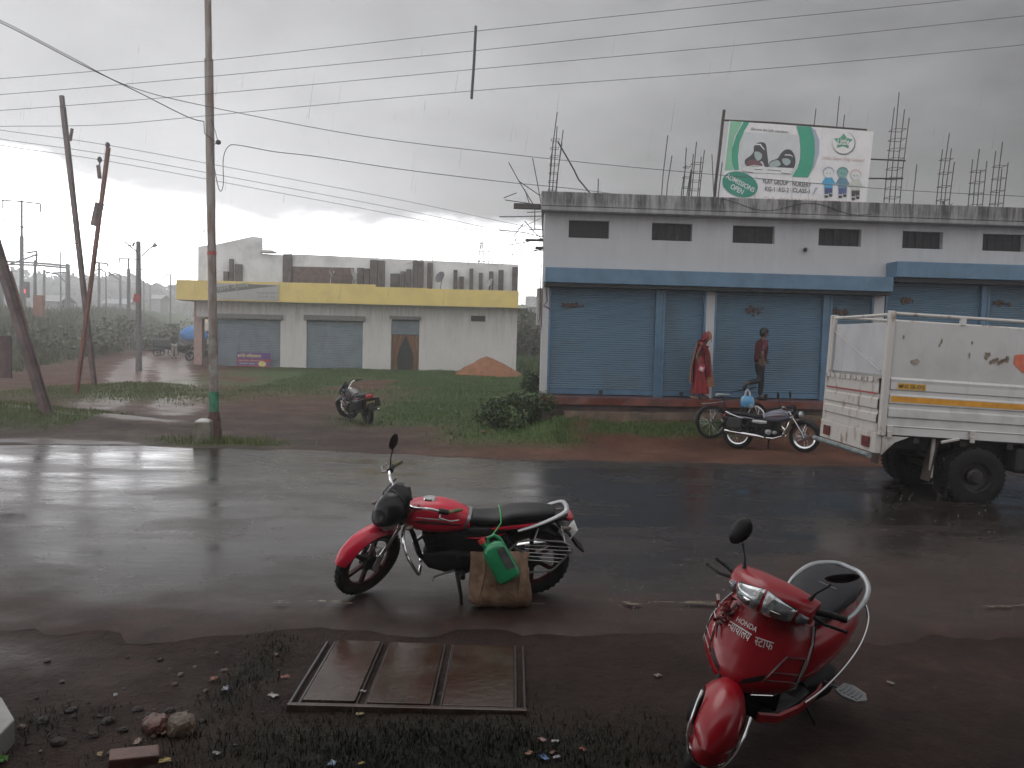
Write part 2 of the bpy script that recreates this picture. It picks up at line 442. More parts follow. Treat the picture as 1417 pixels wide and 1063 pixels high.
nt.links.new(ramp(nt, wet.outputs[0], [(.45, .85), (.8, .62), (1.35, .34)]), b.inputs['Roughness'])
fg = nt.nodes.new('ShaderNodeMath'); fg.operation = 'MULTIPLY_ADD'; nt.links.new(noise(nt, v, 38, 4, .7), fg.inputs[0]); fg.inputs[1].default_value = .45; nt.links.new(f2, fg.inputs[2])
bs = nt.nodes.new('ShaderNodeMath'); bs.operation = 'MULTIPLY'; nt.links.new(fg.outputs[0], bs.inputs[0])
nt.links.new(ramp(nt, wet.outputs[0], [(.6, 1), (1.2, .12)]), bs.inputs[1])
bump(nt, b, bs.outputs[0], 1.0, .055); b.inputs['Specular IOR Level'].default_value = .3

# ---------------------------------------------------------------- road
rx = axis(-18, 18, .12, (-180, 180), 1.12); rows = 72
tt = np.linspace(0, 1, rows)
RX, TT = np.meshgrid(rx, tt)
e0 = near_edge(RX) - .25 + (fbm(RX, RX * 0, .8, 31) - .5) * .5 + (fbm(RX, RX * 0, 4, 33, 3) - .5) * .34
e1 = far_edge(RX) + (fbm(RX, RX * 0 + 7, .45, 35) - .5) * 1.3 + (fbm(RX, RX * 0 + 7, 3.1, 36, 2) - .5) * .22 + .45 * sstep(-RX, -.5, 3)
RY = e0 + (e1 - e0) * TT
crown = .012 + .05 * np.sin(np.pi * np.clip(TT, 0, 1)) + (fbm(RX, RY, .5, 41) - .5) * .03
crown = np.where((TT < .001) | (TT > .999), -.03, crown)
ii = (np.arange(rows - 1)[:, None] * len(rx) + np.arange(len(rx) - 1)[None, :]).ravel(); k = len(rx)
am, nt, b = _nt('wet_asphalt')
road = np_mesh('road', np.stack([RX.ravel(), RY.ravel(), crown.ravel()], 1), np.stack([ii, ii + 1, ii + k + 1, ii + k], 1), am, smooth=True)
tag(road, kind='structure')
def mudmask(x, y):
    t2 = y - e0
    t_ = (y - near_edge(x)); g = (1 - sstep(t_ + (fbm(x, y, 1.6, 57) - .5) * 1.1, -.1, 1.25)) * .95
    g = np.maximum(g, .85 * sstep(x, 1.0, 2.6) * (1 - sstep(t_, .9, 2.6)))
    g = np.maximum(g, .5 * sstep(x, -1, 2) * (1 - sstep(far_edge(x) - y, .1, 1.1)))
    g = np.clip(g + (fbm(x, y, 1.3, 51) - .5) * .5 * (g > .02), 0, 1)
    return np.maximum(g, 1 - sstep(t2 + (fbm(x, y, 2.4, 58) - .5) * .5, .1, .8))
at_ = road.data.attributes.new('mud', 'FLOAT', 'POINT'); at_.data.foreach_set('value', mudmask(RX, RY).ravel().astype(np.float32))
v = coords(nt); vs_ = coords(nt, (.55, 1.2, 1))
A = lambda nm: N(nt, 'ShaderNodeAttribute', attribute_name=nm).outputs['Fac']
p1 = noise(nt, vs_, .8, 8, .62); p2 = noise(nt, v, 30, 5, .7); p3 = noise(nt, v, 3.2, 6, .62)
asp = ramp(nt, p1, [(.3, (.015, .0120, .0108)), (.55, (.027, .0205, .0178)), (.75, (.043, .031, .0255))])
mud = ramp(nt, p3, [(.3, (.018, .0085, .006)), (.6, (.038, .0165, .011)), (.75, (.062, .028, .0185))])
colr = mix(nt, A('mud'), asp, mud)
leafy = ramp(nt, noise(nt, v, 13, 3, .8), [(.70, 0), (.74, 1)])
colr = mix(nt, leafy, colr, (.075, .045, .03))
nt.links.new(mix(nt, .7, colr, ramp(nt, p2, [(.3, .4), (.6, 1.1), (.75, 2.2)]), 'MULTIPLY'), b.inputs['Base Color'])
rsum = nt.nodes.new('ShaderNodeMath'); rsum.operation = 'MULTIPLY_ADD'; nt.links.new(A('mud'), rsum.inputs[0]); rsum.inputs[1].default_value = .38; nt.links.new(p1, rsum.inputs[2])
nt.links.new(ramp(nt, rsum.outputs[0], [(.36, .12), (.5, .23), (.62, .35), (.9, .68)]), b.inputs['Roughness'])
rip = noise(nt, coords(nt, (1, 1.5, 1)), 22, 3, .6)
h0_ = nt.nodes.new('ShaderNodeMath'); h0_.operation = 'MULTIPLY_ADD'; nt.links.new(noise(nt, v, 75, 2, .6), h0_.inputs[0]); h0_.inputs[1].default_value = .22; nt.links.new(p3, h0_.inputs[2])
hh = nt.nodes.new('ShaderNodeMath'); hh.operation = 'MULTIPLY_ADD'; nt.links.new(rip, hh.inputs[0]); hh.inputs[1].default_value = .55; nt.links.new(h0_.outputs[0], hh.inputs[2])
hm2 = nt.nodes.new('ShaderNodeMath'); hm2.operation = 'MULTIPLY'; nt.links.new(hh.outputs[0], hm2.inputs[0]); nt.links.new(ramp(nt, rsum.outputs[0], [(.36, .22), (.62, 1)]), hm2.inputs[1])
bump(nt, b, hm2.outputs[0], .11, .03)
b.inputs['Specular IOR Level'].default_value = .36

# worn edge line, broken into patches
pm = M('worn_line_paint', (.22, .18, .115), .4, var=.3, scale=20, col2=(.05, .036, .026), thr=(.42, .55))
mb = MB()
for i in range(260):
    x = -14 + 26 * rnd.random(); wgt = fbm(x, 0, .6, 61)
    if wgt < .42: continue
    y = float(near_edge(x)) + .30 + rnd.uniform(-.035, .035); a = rnd.uniform(.02, .09) * (1.6 if wgt > .55 else 1); h_ = rnd.uniform(.006, .022)
    pts = [(x + a * math.cos(q) * rnd.uniform(.7, 1.1), y + h_ * math.sin(q) * rnd.uniform(.7, 1.2)) for q in [k_ * math.pi / 4 for k_ in range(8)]]
    t0 = float((y - (near_edge(x) - .25)) / 8.4)
    mb.add([(q[0], q[1], .030 + .05 * math.sin(math.pi * min(1, max(0, t0))) + .006) for q in pts], [tuple(range(8))], False)
tag(mb.build('road_marking', pm), kind='structure')

# ---------------------------------------------------------------- slab over the drain
slabm = M('wet_concrete', (.060, .042, .032), .22, spec=.4, var=.3, scale=3.5, col2=(.042, .020, .012), thr=(.42, .58), bmp=.25, bscale=18)
steelm = M('rusted_steel', (.026, .019, .016), .6, .0, var=.4, scale=12)
ds = empty('drain_cover', (-.53, 5.0, -.06), 'wide wet concrete slab in steel channels laid over the roadside drain', 'drain cover')
xs = [-.64, -.27, .15, .62]
for i in range(3):
    MB().span((xs[i] + .035 + (i == 0) * .01, -.46, -.06), (xs[i + 1] - .035, .46, .075 - .006 * i)).build('slab', slabm, ds, bevel=.003)
for i, x in enumerate(xs):
    MB().span((x - .033, -.475, -.07), (x - .019, .475, .060)).span((x + .019, -.475, -.07), (x + .033, .475, .060)).span((x - .012, -.475, -.07), (x + .012, .475, .02)).build('steel_channel', steelm if i else M('pale_kerb', (.085, .08, .078), .4, spec=.3), ds, bevel=.004)
MB().span((-.67, -.52, -.08), (.66, -.482, .070)).build('edge_beam', slabm, ds, bevel=.006)
# pavement corner, bottom left
pc = onz(-60, 1010, .05)
tag(MB().poly([(-3.9, 3.2, .10), (-2.30, 3.2, .10), (-2.44, 4.05, .10), (-2.66, 4.30, .10), (-3.9, 4.38, .10)], .2, (0, 0, 1)).build('pavement', M('pale_concrete', (.25, .235, .225), .35, var=.2, scale=5, bmp=.2), bevel=.01), kind='structure')

# ---------------------------------------------------------------- grass blades
def blades(name, n, region, hgt, wid, mats, mask=None, bend=.5, seed=1):
    g = np.random.default_rng(seed); (x0, x1, y0, y1) = region
    x = g.uniform(x0, x1, n * 3); y = g.uniform(y0, y1, n * 3)
    keep = g.random(n * 3) < (mask(x, y) if mask else grassmask(x, y)) ** 1.5
    x, y = x[keep][:n], y[keep][:n]; k = len(x); z = gz(x, y) - .01
    a = g.uniform(0, 2 * np.pi, k); h_ = g.uniform(*hgt, k) * (.6 + .8 * fbm(x, y, 1.1, 77)); w_ = g.uniform(*wid, k)
    b_ = g.uniform(0, 2 * np.pi, k); lean = h_ * g.uniform(0, bend, k)
    dx, dy = np.cos(a) * w_, np.sin(a) * w_; lx, ly = np.cos(b_) * lean, np.sin(b_) * lean
    P = np.stack([np.stack([x - dx, y - dy, z], 1), np.stack([x + dx, y + dy, z], 1),
                  np.stack([x + lx * .4 + dx * .7, y + ly * .4 + dy * .7, z + h_ * .6], 1), np.stack([x + lx * .4 - dx * .7, y + ly * .4 - dy * .7, z + h_ * .6], 1),
                  np.stack([x + lx, y + ly, z + h_], 1)], 1)
    base = np.arange(k)[:, None] * 5
    tri = np.concatenate([base + [0, 1, 2], base + [0, 2, 3], base + [3, 2, 4]], 0)
    o = np_mesh(name, P.reshape(-1, 3), tri, mats); tag(o, kind='stuff'); return o
def leafm(name, c, var=.45, tr=.25):
    m, nt, b = _nt(name)
    oi = nt.nodes.new('ShaderNodeNewGeometry')
    nt.links.new(ramp(nt, oi.outputs['Random Per Island'], [(0, tuple(q * (1 - var) for q in c)), (.6, c), (1, (c[0] * 1.7, c[1] * 1.35, c[2] * 1.1))]), b.inputs['Base Color'])
    b.inputs['Roughness'].default_value = .45
    return m
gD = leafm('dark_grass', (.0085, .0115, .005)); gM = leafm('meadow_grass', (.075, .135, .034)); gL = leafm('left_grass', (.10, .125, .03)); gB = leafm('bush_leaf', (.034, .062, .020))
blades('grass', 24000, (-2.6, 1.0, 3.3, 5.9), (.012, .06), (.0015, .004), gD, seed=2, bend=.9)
blades('grass', 60000, (-9.5, 1.6, 15.2, 45), (.03, .11), (.005, .014), gM, seed=3)
blades('grass', 22000, (-16, -8.8, 16, 30), (.03, .12), (.004, .010), gL, seed=4)
blades('grass', 6000, (.9, 6.5, 16.6, 18.4), (.03, .11), (.004, .01), gM, seed=5)
blades('grass', 900, (-6.6, -4.3, 15.1, 16.2), (.05, .16), (.004, .01), gL, seed=6)
blades('scrub', 22000, (-46, -17, 24, 110), (.2, .8), (.03, .08), leafm('scrub_leaf', (.10, .118, .062)), mask=lambda x, y: sstep(x - emb_base(y), .6, -.6) * (1 - sstep(-(x - emb_base(y)), 6.0, 7.5)), seed=7)
blades('grass', 9000, (-.5, 7, 46, 70), (.15, .5), (.02, .05), gM, seed=8, mask=lambda x, y: np.ones_like(x))

# falling rain: drops drawn out into exposure streaks near the viewer, and little splash crowns where they strike the road
rainm, nt, b = _nt('rain_water'); b.inputs['Base Color'].default_value = (.6, .61, .63, 1); b.inputs['Roughness'].default_value = .15; b.inputs['Alpha'].default_value = .17
g = np.random.default_rng(40); n = 4200
x = g.uniform(-1, 1, n); y = g.uniform(3.0, 21, n); x = x * (y * .68 + 1); z = g.uniform(.05, 3.6, n); L_ = .03 + .15 * g.random(n) ** 2; w_ = g.uniform(.0006, .0012, n)
dx = -.12 * L_; A0 = np.stack([x, y, z], 1); A1 = np.stack([x + dx, y, z - L_], 1)
off = [np.stack([w_ * math.cos(q), w_ * math.sin(q), 0 * w_], 1) for q in (0, 2.09, 4.19)]
V_ = np.stack([A0 + off[0] * .3, A0 + off[1] * .3, A0 + off[2] * .3, A1 + off[0], A1 + off[1], A1 + off[2]], 1).reshape(-1, 3); b0 = np.arange(n)[:, None] * 6
tag(np_mesh('rain', V_, np.concatenate([b0 + [0, 1, 4, 3], b0 + [1, 2, 5, 4], b0 + [2, 0, 3, 5]]), rainm), kind='stuff')
splm, nt, b = _nt('splash_water'); b.inputs['Base Color'].default_value = (.6, .6, .6, 1); b.inputs['Roughness'].default_value = .2; b.inputs['Alpha'].default_value = .2
n = 1500; x = g.uniform(-1, 1, n); y = 6.2 + 7.6 * g.uniform(0, 1, n) ** .9; x = x * (y * .66 + .5); K = 7
t_ = (y - (near_edge(x) - .25)) / 8.4; z = .012 + .05 * np.sin(np.pi * np.clip(t_, 0, 1)); rr_ = g.uniform(.004, .010, n); hh_ = g.uniform(.004, .014, n)
ring = []
for k_ in range(K):
    q = 2 * math.pi * k_ / K; ring.append(np.stack([x + rr_ * .5 * math.cos(q), y + rr_ * .5 * math.sin(q), z - .004], 1))
for k_ in range(K):
    q = 2 * math.pi * k_ / K; ring.append(np.stack([x + rr_ * math.cos(q), y + rr_ * math.sin(q), z + hh_ * (.5 + .5 * ((k_ * 3) % K) / K)], 1))
V_ = np.stack(ring, 1).reshape(-1, 3); b0 = np.arange(n)[:, None] * (2 * K)
tag(np_mesh('rain_splashes', V_, np.concatenate([b0 + [k_, (k_ + 1) % K, K + (k_ + 1) % K, K + k_] for k_ in range(K)]), splm), kind='stuff')

# unseen porch added behind the camera: its roof shades the verge in front of it
vw = M('shade_porch_plaster', (.30, .28, .25), .6, var=.15, scale=2)
vb = empty('shade_porch', (0, 0, 0), 'unseen flat roofed concrete porch added behind the viewer to shade the verge', 'shade_porch')
MB().span((-9, -3.2, -.3), (9, -3.0, 3.4)).build('wall', vw, vb); MB().span((-9, -3.2, 3.402), (9, 1.75, 3.56)).build('roof', vw, vb)
MB().span((-9, -2.998, -.3), (9, 1.2, .42)).build('floor', M('shade_porch_floor', (.20, .19, .18), .5), vb)
for x in (-8.8, 8.8): MB().span((x - .12, 1.0, .421), (x + .12, 1.19, 3.40)).build('pillar', vw, vb)
for x in (-5.5, 1.0): MB().span((x, -2.998, .421), (x + 2.6, -2.96, 2.8)).build('shutter', M('shade_porch_shutter', (.16, .18, .19), .5), vb)
# ---------------------------------------------------------------- right building (row of shops)
rb = empty('shop_building', F0, 'long white concrete shop row with blue rolling shutters and stained flat roof', 'building', rz=R(3.3))
fdir = Vector((FX, FY, 0)); fn = Vector((FY, -FX, 0))
def fac(px, py, off=0.0):
    """(along, up) on the plane `off` metres in front of the facade"""
    p = onplane(px, py, F0 + fn * off, fn) - F0; return p.dot(fdir), p.z
def world_f(lx, ly, z): return F0 + fdir * lx - fn * ly + Vector((0, 0, z))
# plaster with rain streaks under the cornice
def plaster(name, col, dark, lo, hi, amt=.7):
    m, nt, b = _nt(name); v = coords(nt)
    st = noise(nt, coords(nt, (1.7, 1.7, .22)), 2.6, 7, .75); bl = noise(nt, v, .9, 6, .6)
    sp = nt.nodes.new('ShaderNodeSeparateXYZ'); nt.links.new(v, sp.inputs[0])
    mr = nt.nodes.new('ShaderNodeMapRange'); nt.links.new(sp.outputs[2], mr.inputs[0]); mr.inputs[1].default_value = lo; mr.inputs[2].default_value = hi
    mm = nt.nodes.new('ShaderNodeMath'); mm.operation = 'MULTIPLY'; nt.links.new(ramp(nt, st, [(.38, 0), (.58, 1)]), mm.inputs[0]); nt.links.new(mr.outputs[0], mm.inputs[1])
    c = mix(nt, ramp(nt, bl, [(.35, 0), (.75, .35)]), col, tuple(q * .7 for q in col))
    m2 = nt.nodes.new('ShaderNodeMath'); m2.operation = 'MULTIPLY'; nt.links.new(mm.outputs[0], m2.inputs[0]); m2.inputs[1].default_value = amt
    nt.links.new(mix(nt, m2.outputs[0], c, dark), b.inputs['Base Color']); b.inputs['Roughness'].default_value = .55
    bump(nt, b, noise(nt, v, 14, 4), .15, .01); return m
whitep = plaster('white_plaster', (.49, .485, .49), (.20, .19, .19), 3.6, 5.1, .32)
cornm = plaster('stained_cornice', (.34, .335, .33), (.035, .032, .032), 4.86, 5.18, 1.0)
bluem = M('blue_awning_paint', (.085, .16, .24), .35, var=.15, scale=3, bmp=.1)
shutm = M('blue_shutter_paint', (.118, .198, .268), .36, var=.12, scale=1.1, stretch=(1, 1, .6), col2=(.115, .145, .155), thr=(.48, .78))
darkm = M('dark_void', (.018, .018, .02), .7)
redoxide = M('red_oxide_plinth', (.17, .048, .032), .3, var=.4, scale=2.5, col2=(.07, .03, .025))
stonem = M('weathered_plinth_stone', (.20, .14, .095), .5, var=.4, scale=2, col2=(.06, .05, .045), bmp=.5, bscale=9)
tilesm = M('rust', (.13, .055, .035), .7)
W = 21.0; PZ = .80; TOPZ = 5.40; CBZ = 4.97; DEP = 9.0
sh_bot = .84
def sx(px, py=480): return fac(px, py)[0]
cols = dict(c0=(0.0, .26), )
x757 = sx(758); x909 = sx(909); x915 = sx(916); x976 = sx(975.5); x987 = sx(987); x1140 = sx(1140); x1147 = sx(1147); x1207 = sx(1207); x1220 = sx(1221)
SH1T = 3.30; SH2T = 3.62
x_b = x1220
bays = [(x757, x909, SH1T), (x915, x976, SH1T), (x987, x1140, SH1T), (x1147, x1207, SH1T), (x1220 + .03, x1220 + 2.42, SH2T), (x1220 + 2.52, x1220 + 4.1, SH2T), (x1220 + 4.4, x1220 + 6.9, SH2T), (x1220 + 7.0, x1220 + 8.2, SH2T)]
mb = MB()
mb.span((0, .06, 0), (x757, .35, CBZ)); xe = x757
wl = MB()
# wall pieces round the shutters: columns and the wall above
wl.span((0, 0, PZ - .02), (x757, .3, SH1T)); wl.span((x976, 0, PZ - .02), (x987, .3, SH1T)); wl.span((x1207, 0, PZ - .02), (x1220, .3, SH1T))
wl.span((x1220 + 4.12, 0, PZ - .02), (x1220 + 4.38, .3, SH2T)); wl.span((x1220 + 8.22, 0, PZ - .02), (W, .3, SH2T))
# upper wall with ventilator openings cut out by bands
wins = []
for (a, b_) in ((787, 843), (902, 958), (1014, 1072), (1133, 1192), (1249, 1305), (1360, 1418)):
    xa_, za = fac(a, 318 + (a - 787) * .022); xb_, zb = fac(b_, 318 + (a - 787) * .022); wins.append((xa_, xb_))
q = wins[-1][1]
while q + 2.9 < W: wins.append((q + 1.0, q + 1.95)); q += 1.95
WZ0, WZ1 = 4.42, 4.82
def above(x0, x1, z0, z1): wl.span((x0, 0, z0), (x1, .3, z1))
above(0, x1220, SH1T, SH2T); above(0, W, SH2T, WZ0); above(0, W, WZ1, CBZ)
last = 0
for (a, b_) in wins: above(last, a, WZ0, WZ1); last = b_
above(last, W, WZ0, WZ1)
wl.poly([(0, .3, CBZ), (.25, .3, CBZ), (1.15, DEP, CBZ), (.9, DEP, CBZ)], CBZ + .3, (0, 0, 1)); wl.span((W - .25, .3, -.3), (W, DEP, CBZ)); wl.span((1.16, DEP - .25, -.3), (W - .25, DEP, CBZ))
wl.build('wall', whitep, rb)
for (a, b_) in wins:
    fr = MB().span((a, .14, WZ0), (b_, .16, WZ1)).build('ventilator', darkm, rb)
    g_ = MB()
    for k_ in range(1, 5): g_.span((a + (b_ - a) * k_ / 5 - .008, .10, WZ0), (a + (b_ - a) * k_ / 5 + .008, .12, WZ1))
    g_.span((a, .121, (WZ0 + WZ1) / 2 - .008), (b_, .135, (WZ0 + WZ1) / 2 + .008)); g_.build('grille', steelm, fr)
MB().poly([(-.12, -.34, CBZ + .1), (W + .1, -.34, CBZ + .1), (W + .1, DEP + .1, CBZ + .1), (.8, DEP + .1, CBZ + .1)], .1, (0, 0, 1)).span((-.12, -.34, CBZ + .102), (W + .1, -.20, TOPZ)).poly([(-.12, -.198, TOPZ), (.05, -.198, TOPZ), (.97, DEP, TOPZ), (.8, DEP, TOPZ)], TOPZ - CBZ - .102, (0, 0, 1)).span((.98, DEP - .1, CBZ + .102), (W, DEP, TOPZ)).build('roof', cornm, rb, bevel=.02)
# blue canopies
MB().span((0.0, -.42, 3.36), (x1220 - .02, -.003, 3.70)).build('canopy', bluem, rb, bevel=.012)
MB().span((x1220 + .0, -.50, 3.70), (W - .3, -.003, 4.06)).build('canopy', bluem, rb, bevel=.012)
MB().span((.02, -.36, 3.28), (x1220 - .05, -.01, 3.357)).span((x1220 + .04, -.42, 3.60), (W - .35, -.01, 3.697)).build('shutter_box', darkm, rb)
# rolling shutters
def shutter(x0, x1, z0, z1, y=.10, pitch=.052):
    n = int((z1 - z0) / pitch); prof = []
    for i in range(n):
        z = z0 + i * pitch
        prof += [(y, z), (y - .014, z + pitch * .28), (y - .016, z + pitch * .62), (y - .002, z + pitch * .93)]
    vs_ = [(x0, a, c) for a, c in prof] + [(x1, a, c) for a, c in prof]; k_ = len(prof)
    return MB().add(vs_, [(i, i + 1, k_ + i + 1, k_ + i) for i in range(k_ - 1)], False)
for i, (a, b_, zt) in enumerate(bays):
    s_ = shutter(a + .05, b_ - .05, sh_bot + .1, zt + .05).build('shutter', shutm, rb)
    MB().box((a + (b_ - a) * .5, .05, sh_bot + .05), (.09, .03, .05)).box((a + (b_ - a) * .5, .03, sh_bot + .01), (.035, .025, .045)).build('lock', steelm, s_)
    MB().span((a + .05, .06, sh_bot - .02), (b_ - .05, .11, sh_bot + .1)).build('bottom_rail', bluem, s_)
    MB().span((a, .0, PZ), (a + .05, .2, zt)).build('guide', bluem, s_); MB().span((b_ - .05, 0, PZ), (b_, .2, zt)).build('guide', bluem, s_)
    if i in (0, 2, 3, 4, 5):
        xc = a + (b_ - a) * (.22 if i != 2 else .36); g_ = MB()
        for k_ in range(26): 
            p = Vector((xc + rnd.gauss(0, .11), .055, zt - .42 + rnd.gauss(0, .035))); g_.ell(p, (rnd.uniform(.015, .04), .02, rnd.uniform(.015, .05)), n=6, m=4)
        tag(g_.build('garland', M('dried_marigold', (.10, .06, .045), .8, var=.5, scale=30), rb), 'dried brown marigold garland hanging across a shutter')
for a, b_ in ((x909, x915), (x1140, x1147), (x1220 + 2.42, x1220 + 2.52)):
    MB().span((a, .02, PZ), (b_, .22, SH1T + (.3 if a > x1220 else 0))).build('shutter_post', bluem, rb)
# plinth in three worn steps
def rough_strip(x0, x1, y0, y1, z0, z1, seed, amp):
    rs = []; n = int((x1 - x0) / .22)
    for i in range(n + 1):
        x = x0 + (x1 - x0) * i / n; j = (float(fbm(x, seed, 1.1, seed)) - .5) * amp; j2 = (float(fbm(x, seed + 9, 2.3, seed)) - .5) * amp
        rs.append([Vector((x, y0 + j, z0)), Vector((x, y0 + j2, z1 + j * .25)), Vector((x, y1, z1)), Vector((x, y1, z0))])
    return MB().rings(rs, smooth=False)
rough_strip(-.05, W, -.78, .30, PZ - .16, PZ, 3, .06).build('plinth', redoxide, rb)
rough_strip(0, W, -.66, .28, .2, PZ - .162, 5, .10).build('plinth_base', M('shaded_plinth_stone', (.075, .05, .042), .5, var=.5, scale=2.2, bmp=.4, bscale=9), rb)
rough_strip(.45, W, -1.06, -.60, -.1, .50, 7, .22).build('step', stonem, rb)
# wiring on the cornice, lamp
cab = []
for i in range(24):
    t_ = i / 23; cab.append((3.9 + 3.6 * t_, -.352, 5.36 - .22 * math.sin(t_ * 5.2) ** 2 - .05 * t_))
MB().tube(cab, .006, 5).build('roof_cable', darkm, rb)
lx_, lz_ = fac(1113, 346); MB().ell((lx_, -.06, lz_), (.05, .07, .05), n=8, m=6).tube([(lx_, 0, lz_ + .03), (lx_, -.09, lz_ + .03)], .012, 5).build('wall_lamp', darkm, rb)
# meter board and service pipes on the left corner
MB().span((-.12, .05, 2.4), (-.02, .3, 3.25)).build('side_board', M('pale_board', (.32, .31, .3), .5), rb)
MB().tube([(-.05, .06, 3.8), (-.06, .0, 3.2), (-.05, .05, 2.6), (-.12, .08, 2.2)], .014, 5).tube([(.06, -.012, 3.35), (.10, -.02, 2.95), (.02, -.03, 2.85), (.18, -.02, 2.78)], .012, 5).build('pipe', tilesm, rb)

# ---------------------------------------------------------------- reinforcement left standing on the roof
barm = M('rusty_rebar', (.060, .045, .04), .65, .3, var=.35, scale=20)
def cage(px, top, w, nb, label, base=None, ly=.35, ties=5, splay=.03, arm=0):
    lx, z1 = fac(px, top, -ly); o = empty('rebar_column', world_f(lx, ly, 5.06), label, 'rebar', 'rebar columns standing on the shop roof', rz=R(3.3))
    hgt = z1 - 5.06; tops = []
    for k_ in range(nb):
        bx, by = [(-w / 2, -w / 2), (w / 2, -w / 2), (w / 2, w / 2), (-w / 2, w / 2), (0, 0)][k_ % 5]
        h_ = hgt * (1 if k_ == 0 else rnd.uniform(.68, .97)); j = lambda: rnd.uniform(-splay, splay)
        MB().tube([(bx, by, 0), (bx + j() * .5 + .02 * hgt, by, h_ * .5), (bx + j() + .07 * hgt * (.6 + splay * 5), by + j(), h_)], .0115, 5).build('bar', barm, o)
    for k_ in range(ties if nb > 2 else 0):
        z = hgt * (.12 + .6 * k_ / max(1, ties - 1)); s_ = w / 2 + .012; dx = .05 * z * .7
        MB().tube([(-s_ + dx, -s_, z), (s_ + dx, -s_, z + .01), (s_ + dx, s_, z), (-s_ + dx, s_, z), (-s_ + dx, -s_, z)], .007, 4).build('tie', barm, o)
    return o
c1 = cage(766, 156, .16, 5, 'tall bent rebar cluster at the left roof corner', ly=.15, ties=8, splay=.04)
MB().tube([(.12, 0, 1.55), (.5, .02, .95), (.62, .02, .72), (.95, .0, .35), (1.35, -.05, .02)], .018, 6).build('brace_pole', barm, c1)
cage(828, 248, .05, 1, 'single short rebar on the roof edge near the corner cluster', ly=.3)
cage(920, 188, .12, 2, 'pair of thin straight bars between corner cluster and banner', ly=.4)
cage(949, 205, .13, 4, 'short leaning rebar cage just left of the square cage', ly=.45)
cage(962, 198, .19, 4, 'square rebar cage nearest the banner on its left', ly=.4, ties=6)
cage(1121, 150, .05, 1, 'single bar rising behind the middle of the banner', ly=1.2)
cage(1156, 134, .12, 2, 'pair of bars rising behind the right half of banner', ly=1.2)
cage(1240, 130, .26, 4, 'tallest rebar cage, right of the banner with crossbars', ly=.4, ties=9)
cage(1266, 228, .05, 1, 'lone thin bar right of the tallest rebar cage', ly=.4)
cage(1308, 186, .20, 4, 'narrow leaning rebar cage over the fifth ventilator', ly=.4, ties=5)
cage(1352, 208, .22, 4, 'rebar cage second from the right end of roof', ly=.4)
cage(1382, 198, .20, 4, 'rightmost rebar cage on the shop roof', ly=.4)
# bars, planks and stirrups sticking out of the left side wall
o = empty('rebar_bundle', world_f(0, .2, 4.2), 'tangle of bent bars and planks jutting from the building side wall', 'rebar', rz=R(3.3))
def side(pts, r_=.011):
    out = []
    for (px, py) in pts:
        lx, z = fac(px, py, -.35); out.append((lx, .15, z - 4.2))
    return MB().tube(out, r_, 5)
for pts in ([(704, 225), (717, 249), (738, 283)], [(717, 250), (746, 270), (752, 270)], [(737, 219), (743, 250), (749, 284)], [(715, 267), (697, 274), (700, 277), (728, 281), (752, 285)],
            [(691, 300), (710, 300), (752, 299)], [(726, 262), (733, 283)], [(690, 318), (726, 322), (752, 328)], [(703, 339), (724, 336), (750, 330)], [(724, 310), (712, 325), (714, 336)],
            [(726, 306), (740, 322), (752, 333)], [(715, 345), (752, 347)], [(705, 353), (730, 350), (751, 345)], [(732, 318), (752, 318)], [(729, 294), (752, 293)], [(740, 285), (740, 318)]):
    side(pts).build('bar', barm, o)
for (pa, pb, th) in (((711, 285), (753, 285), .055), ((741, 343), (752, 344), .03), ((727, 332), (752, 331), .02)):
    a = fac(*pa, -.35); b_ = fac(*pb, -.35); MB().span((a[0], .08, a[1] - 4.2 - th), (b_[0], .26, a[1] - 4.2 + th)).build('plank', M('old_plank', (.07, .06, .055), .7), o)

# ---------------------------------------------------------------- banner on the roof
BL_ = .32
bp = F0 - fn * BL_
def bq(cx, cy, off=0.0):
    return onplane(990 + cx / 6.161, 160 + cy / 6.161, bp + fn * off, fn)
borg = bq(660, 760)
bn = empty('billboard', borg, 'white and green play school banner stretched on poles along the roof edge', 'banner')
def bm_(n, c, r_=.35): return M('banner_' + n, c, r_, var=.06, scale=3)
bwhite = bm_('white', (.76, .74, .73)); bgreen = bm_('green', (.03, .33, .20)); bteal = bm_('teal', (.02, .25, .17)); blight = bm_('light_green', (.22, .50, .32)); bgrey = bm_('grey_blue', (.36, .40, .47)); bink = bm_('ink', (.045, .04, .045)); bphoto = bm_('photo_grey', (.58, .60, .60)); bface = bm_('face_grey', (.36, .43, .43)); bpink = bm_('faded_pink', (.62, .45, .42)); bblue = bm_('blue', (.05, .33, .55)); bnavy = bm_('navy', (.05, .07, .2)); bpale = bm_('pale', (.70, .70, .69)); bwhite2 = bm_('lettering_white', (.72, .72, .70))
def bpoly(name, pts, mat, lay, parent=bn):
    return MB().add([bq(*p, .006 + .003 * lay) - borg for p in pts], [tuple(range(len(pts)))], False).build(name, mat, parent)
MB().poly([bq(*p) - borg for p in ((45, 722), (118, 46), (1350, 136), (1280, 772))], .012, fn).build('sheet', bwhite, bn)
def curve(pts, k_=5):
    """Catmull-Rom through a closed outline"""
    out = []; n = len(pts)
    for i in range(n):
        p0, p1, p2, p3 = [Vector((*pts[(i + d) % n], 0)) for d in (-1, 0, 1, 2)]
        for j in range(k_):
            t_ = j / k_; q_ = .5 * ((2 * p1) + (p2 - p0) * t_ + (2 * p0 - 5 * p1 + 4 * p2 - p3) * t_ ** 2 + (3 * p1 - p0 - 3 * p2 + p3) * t_ ** 3); out.append((q_.x, q_.y))
    return out
bpoly('photo_panel', [(240, 140), (215, 240), (205, 330), (225, 470), (660, 500), (700, 430), (715, 300), (700, 165)], bphoto, 1)
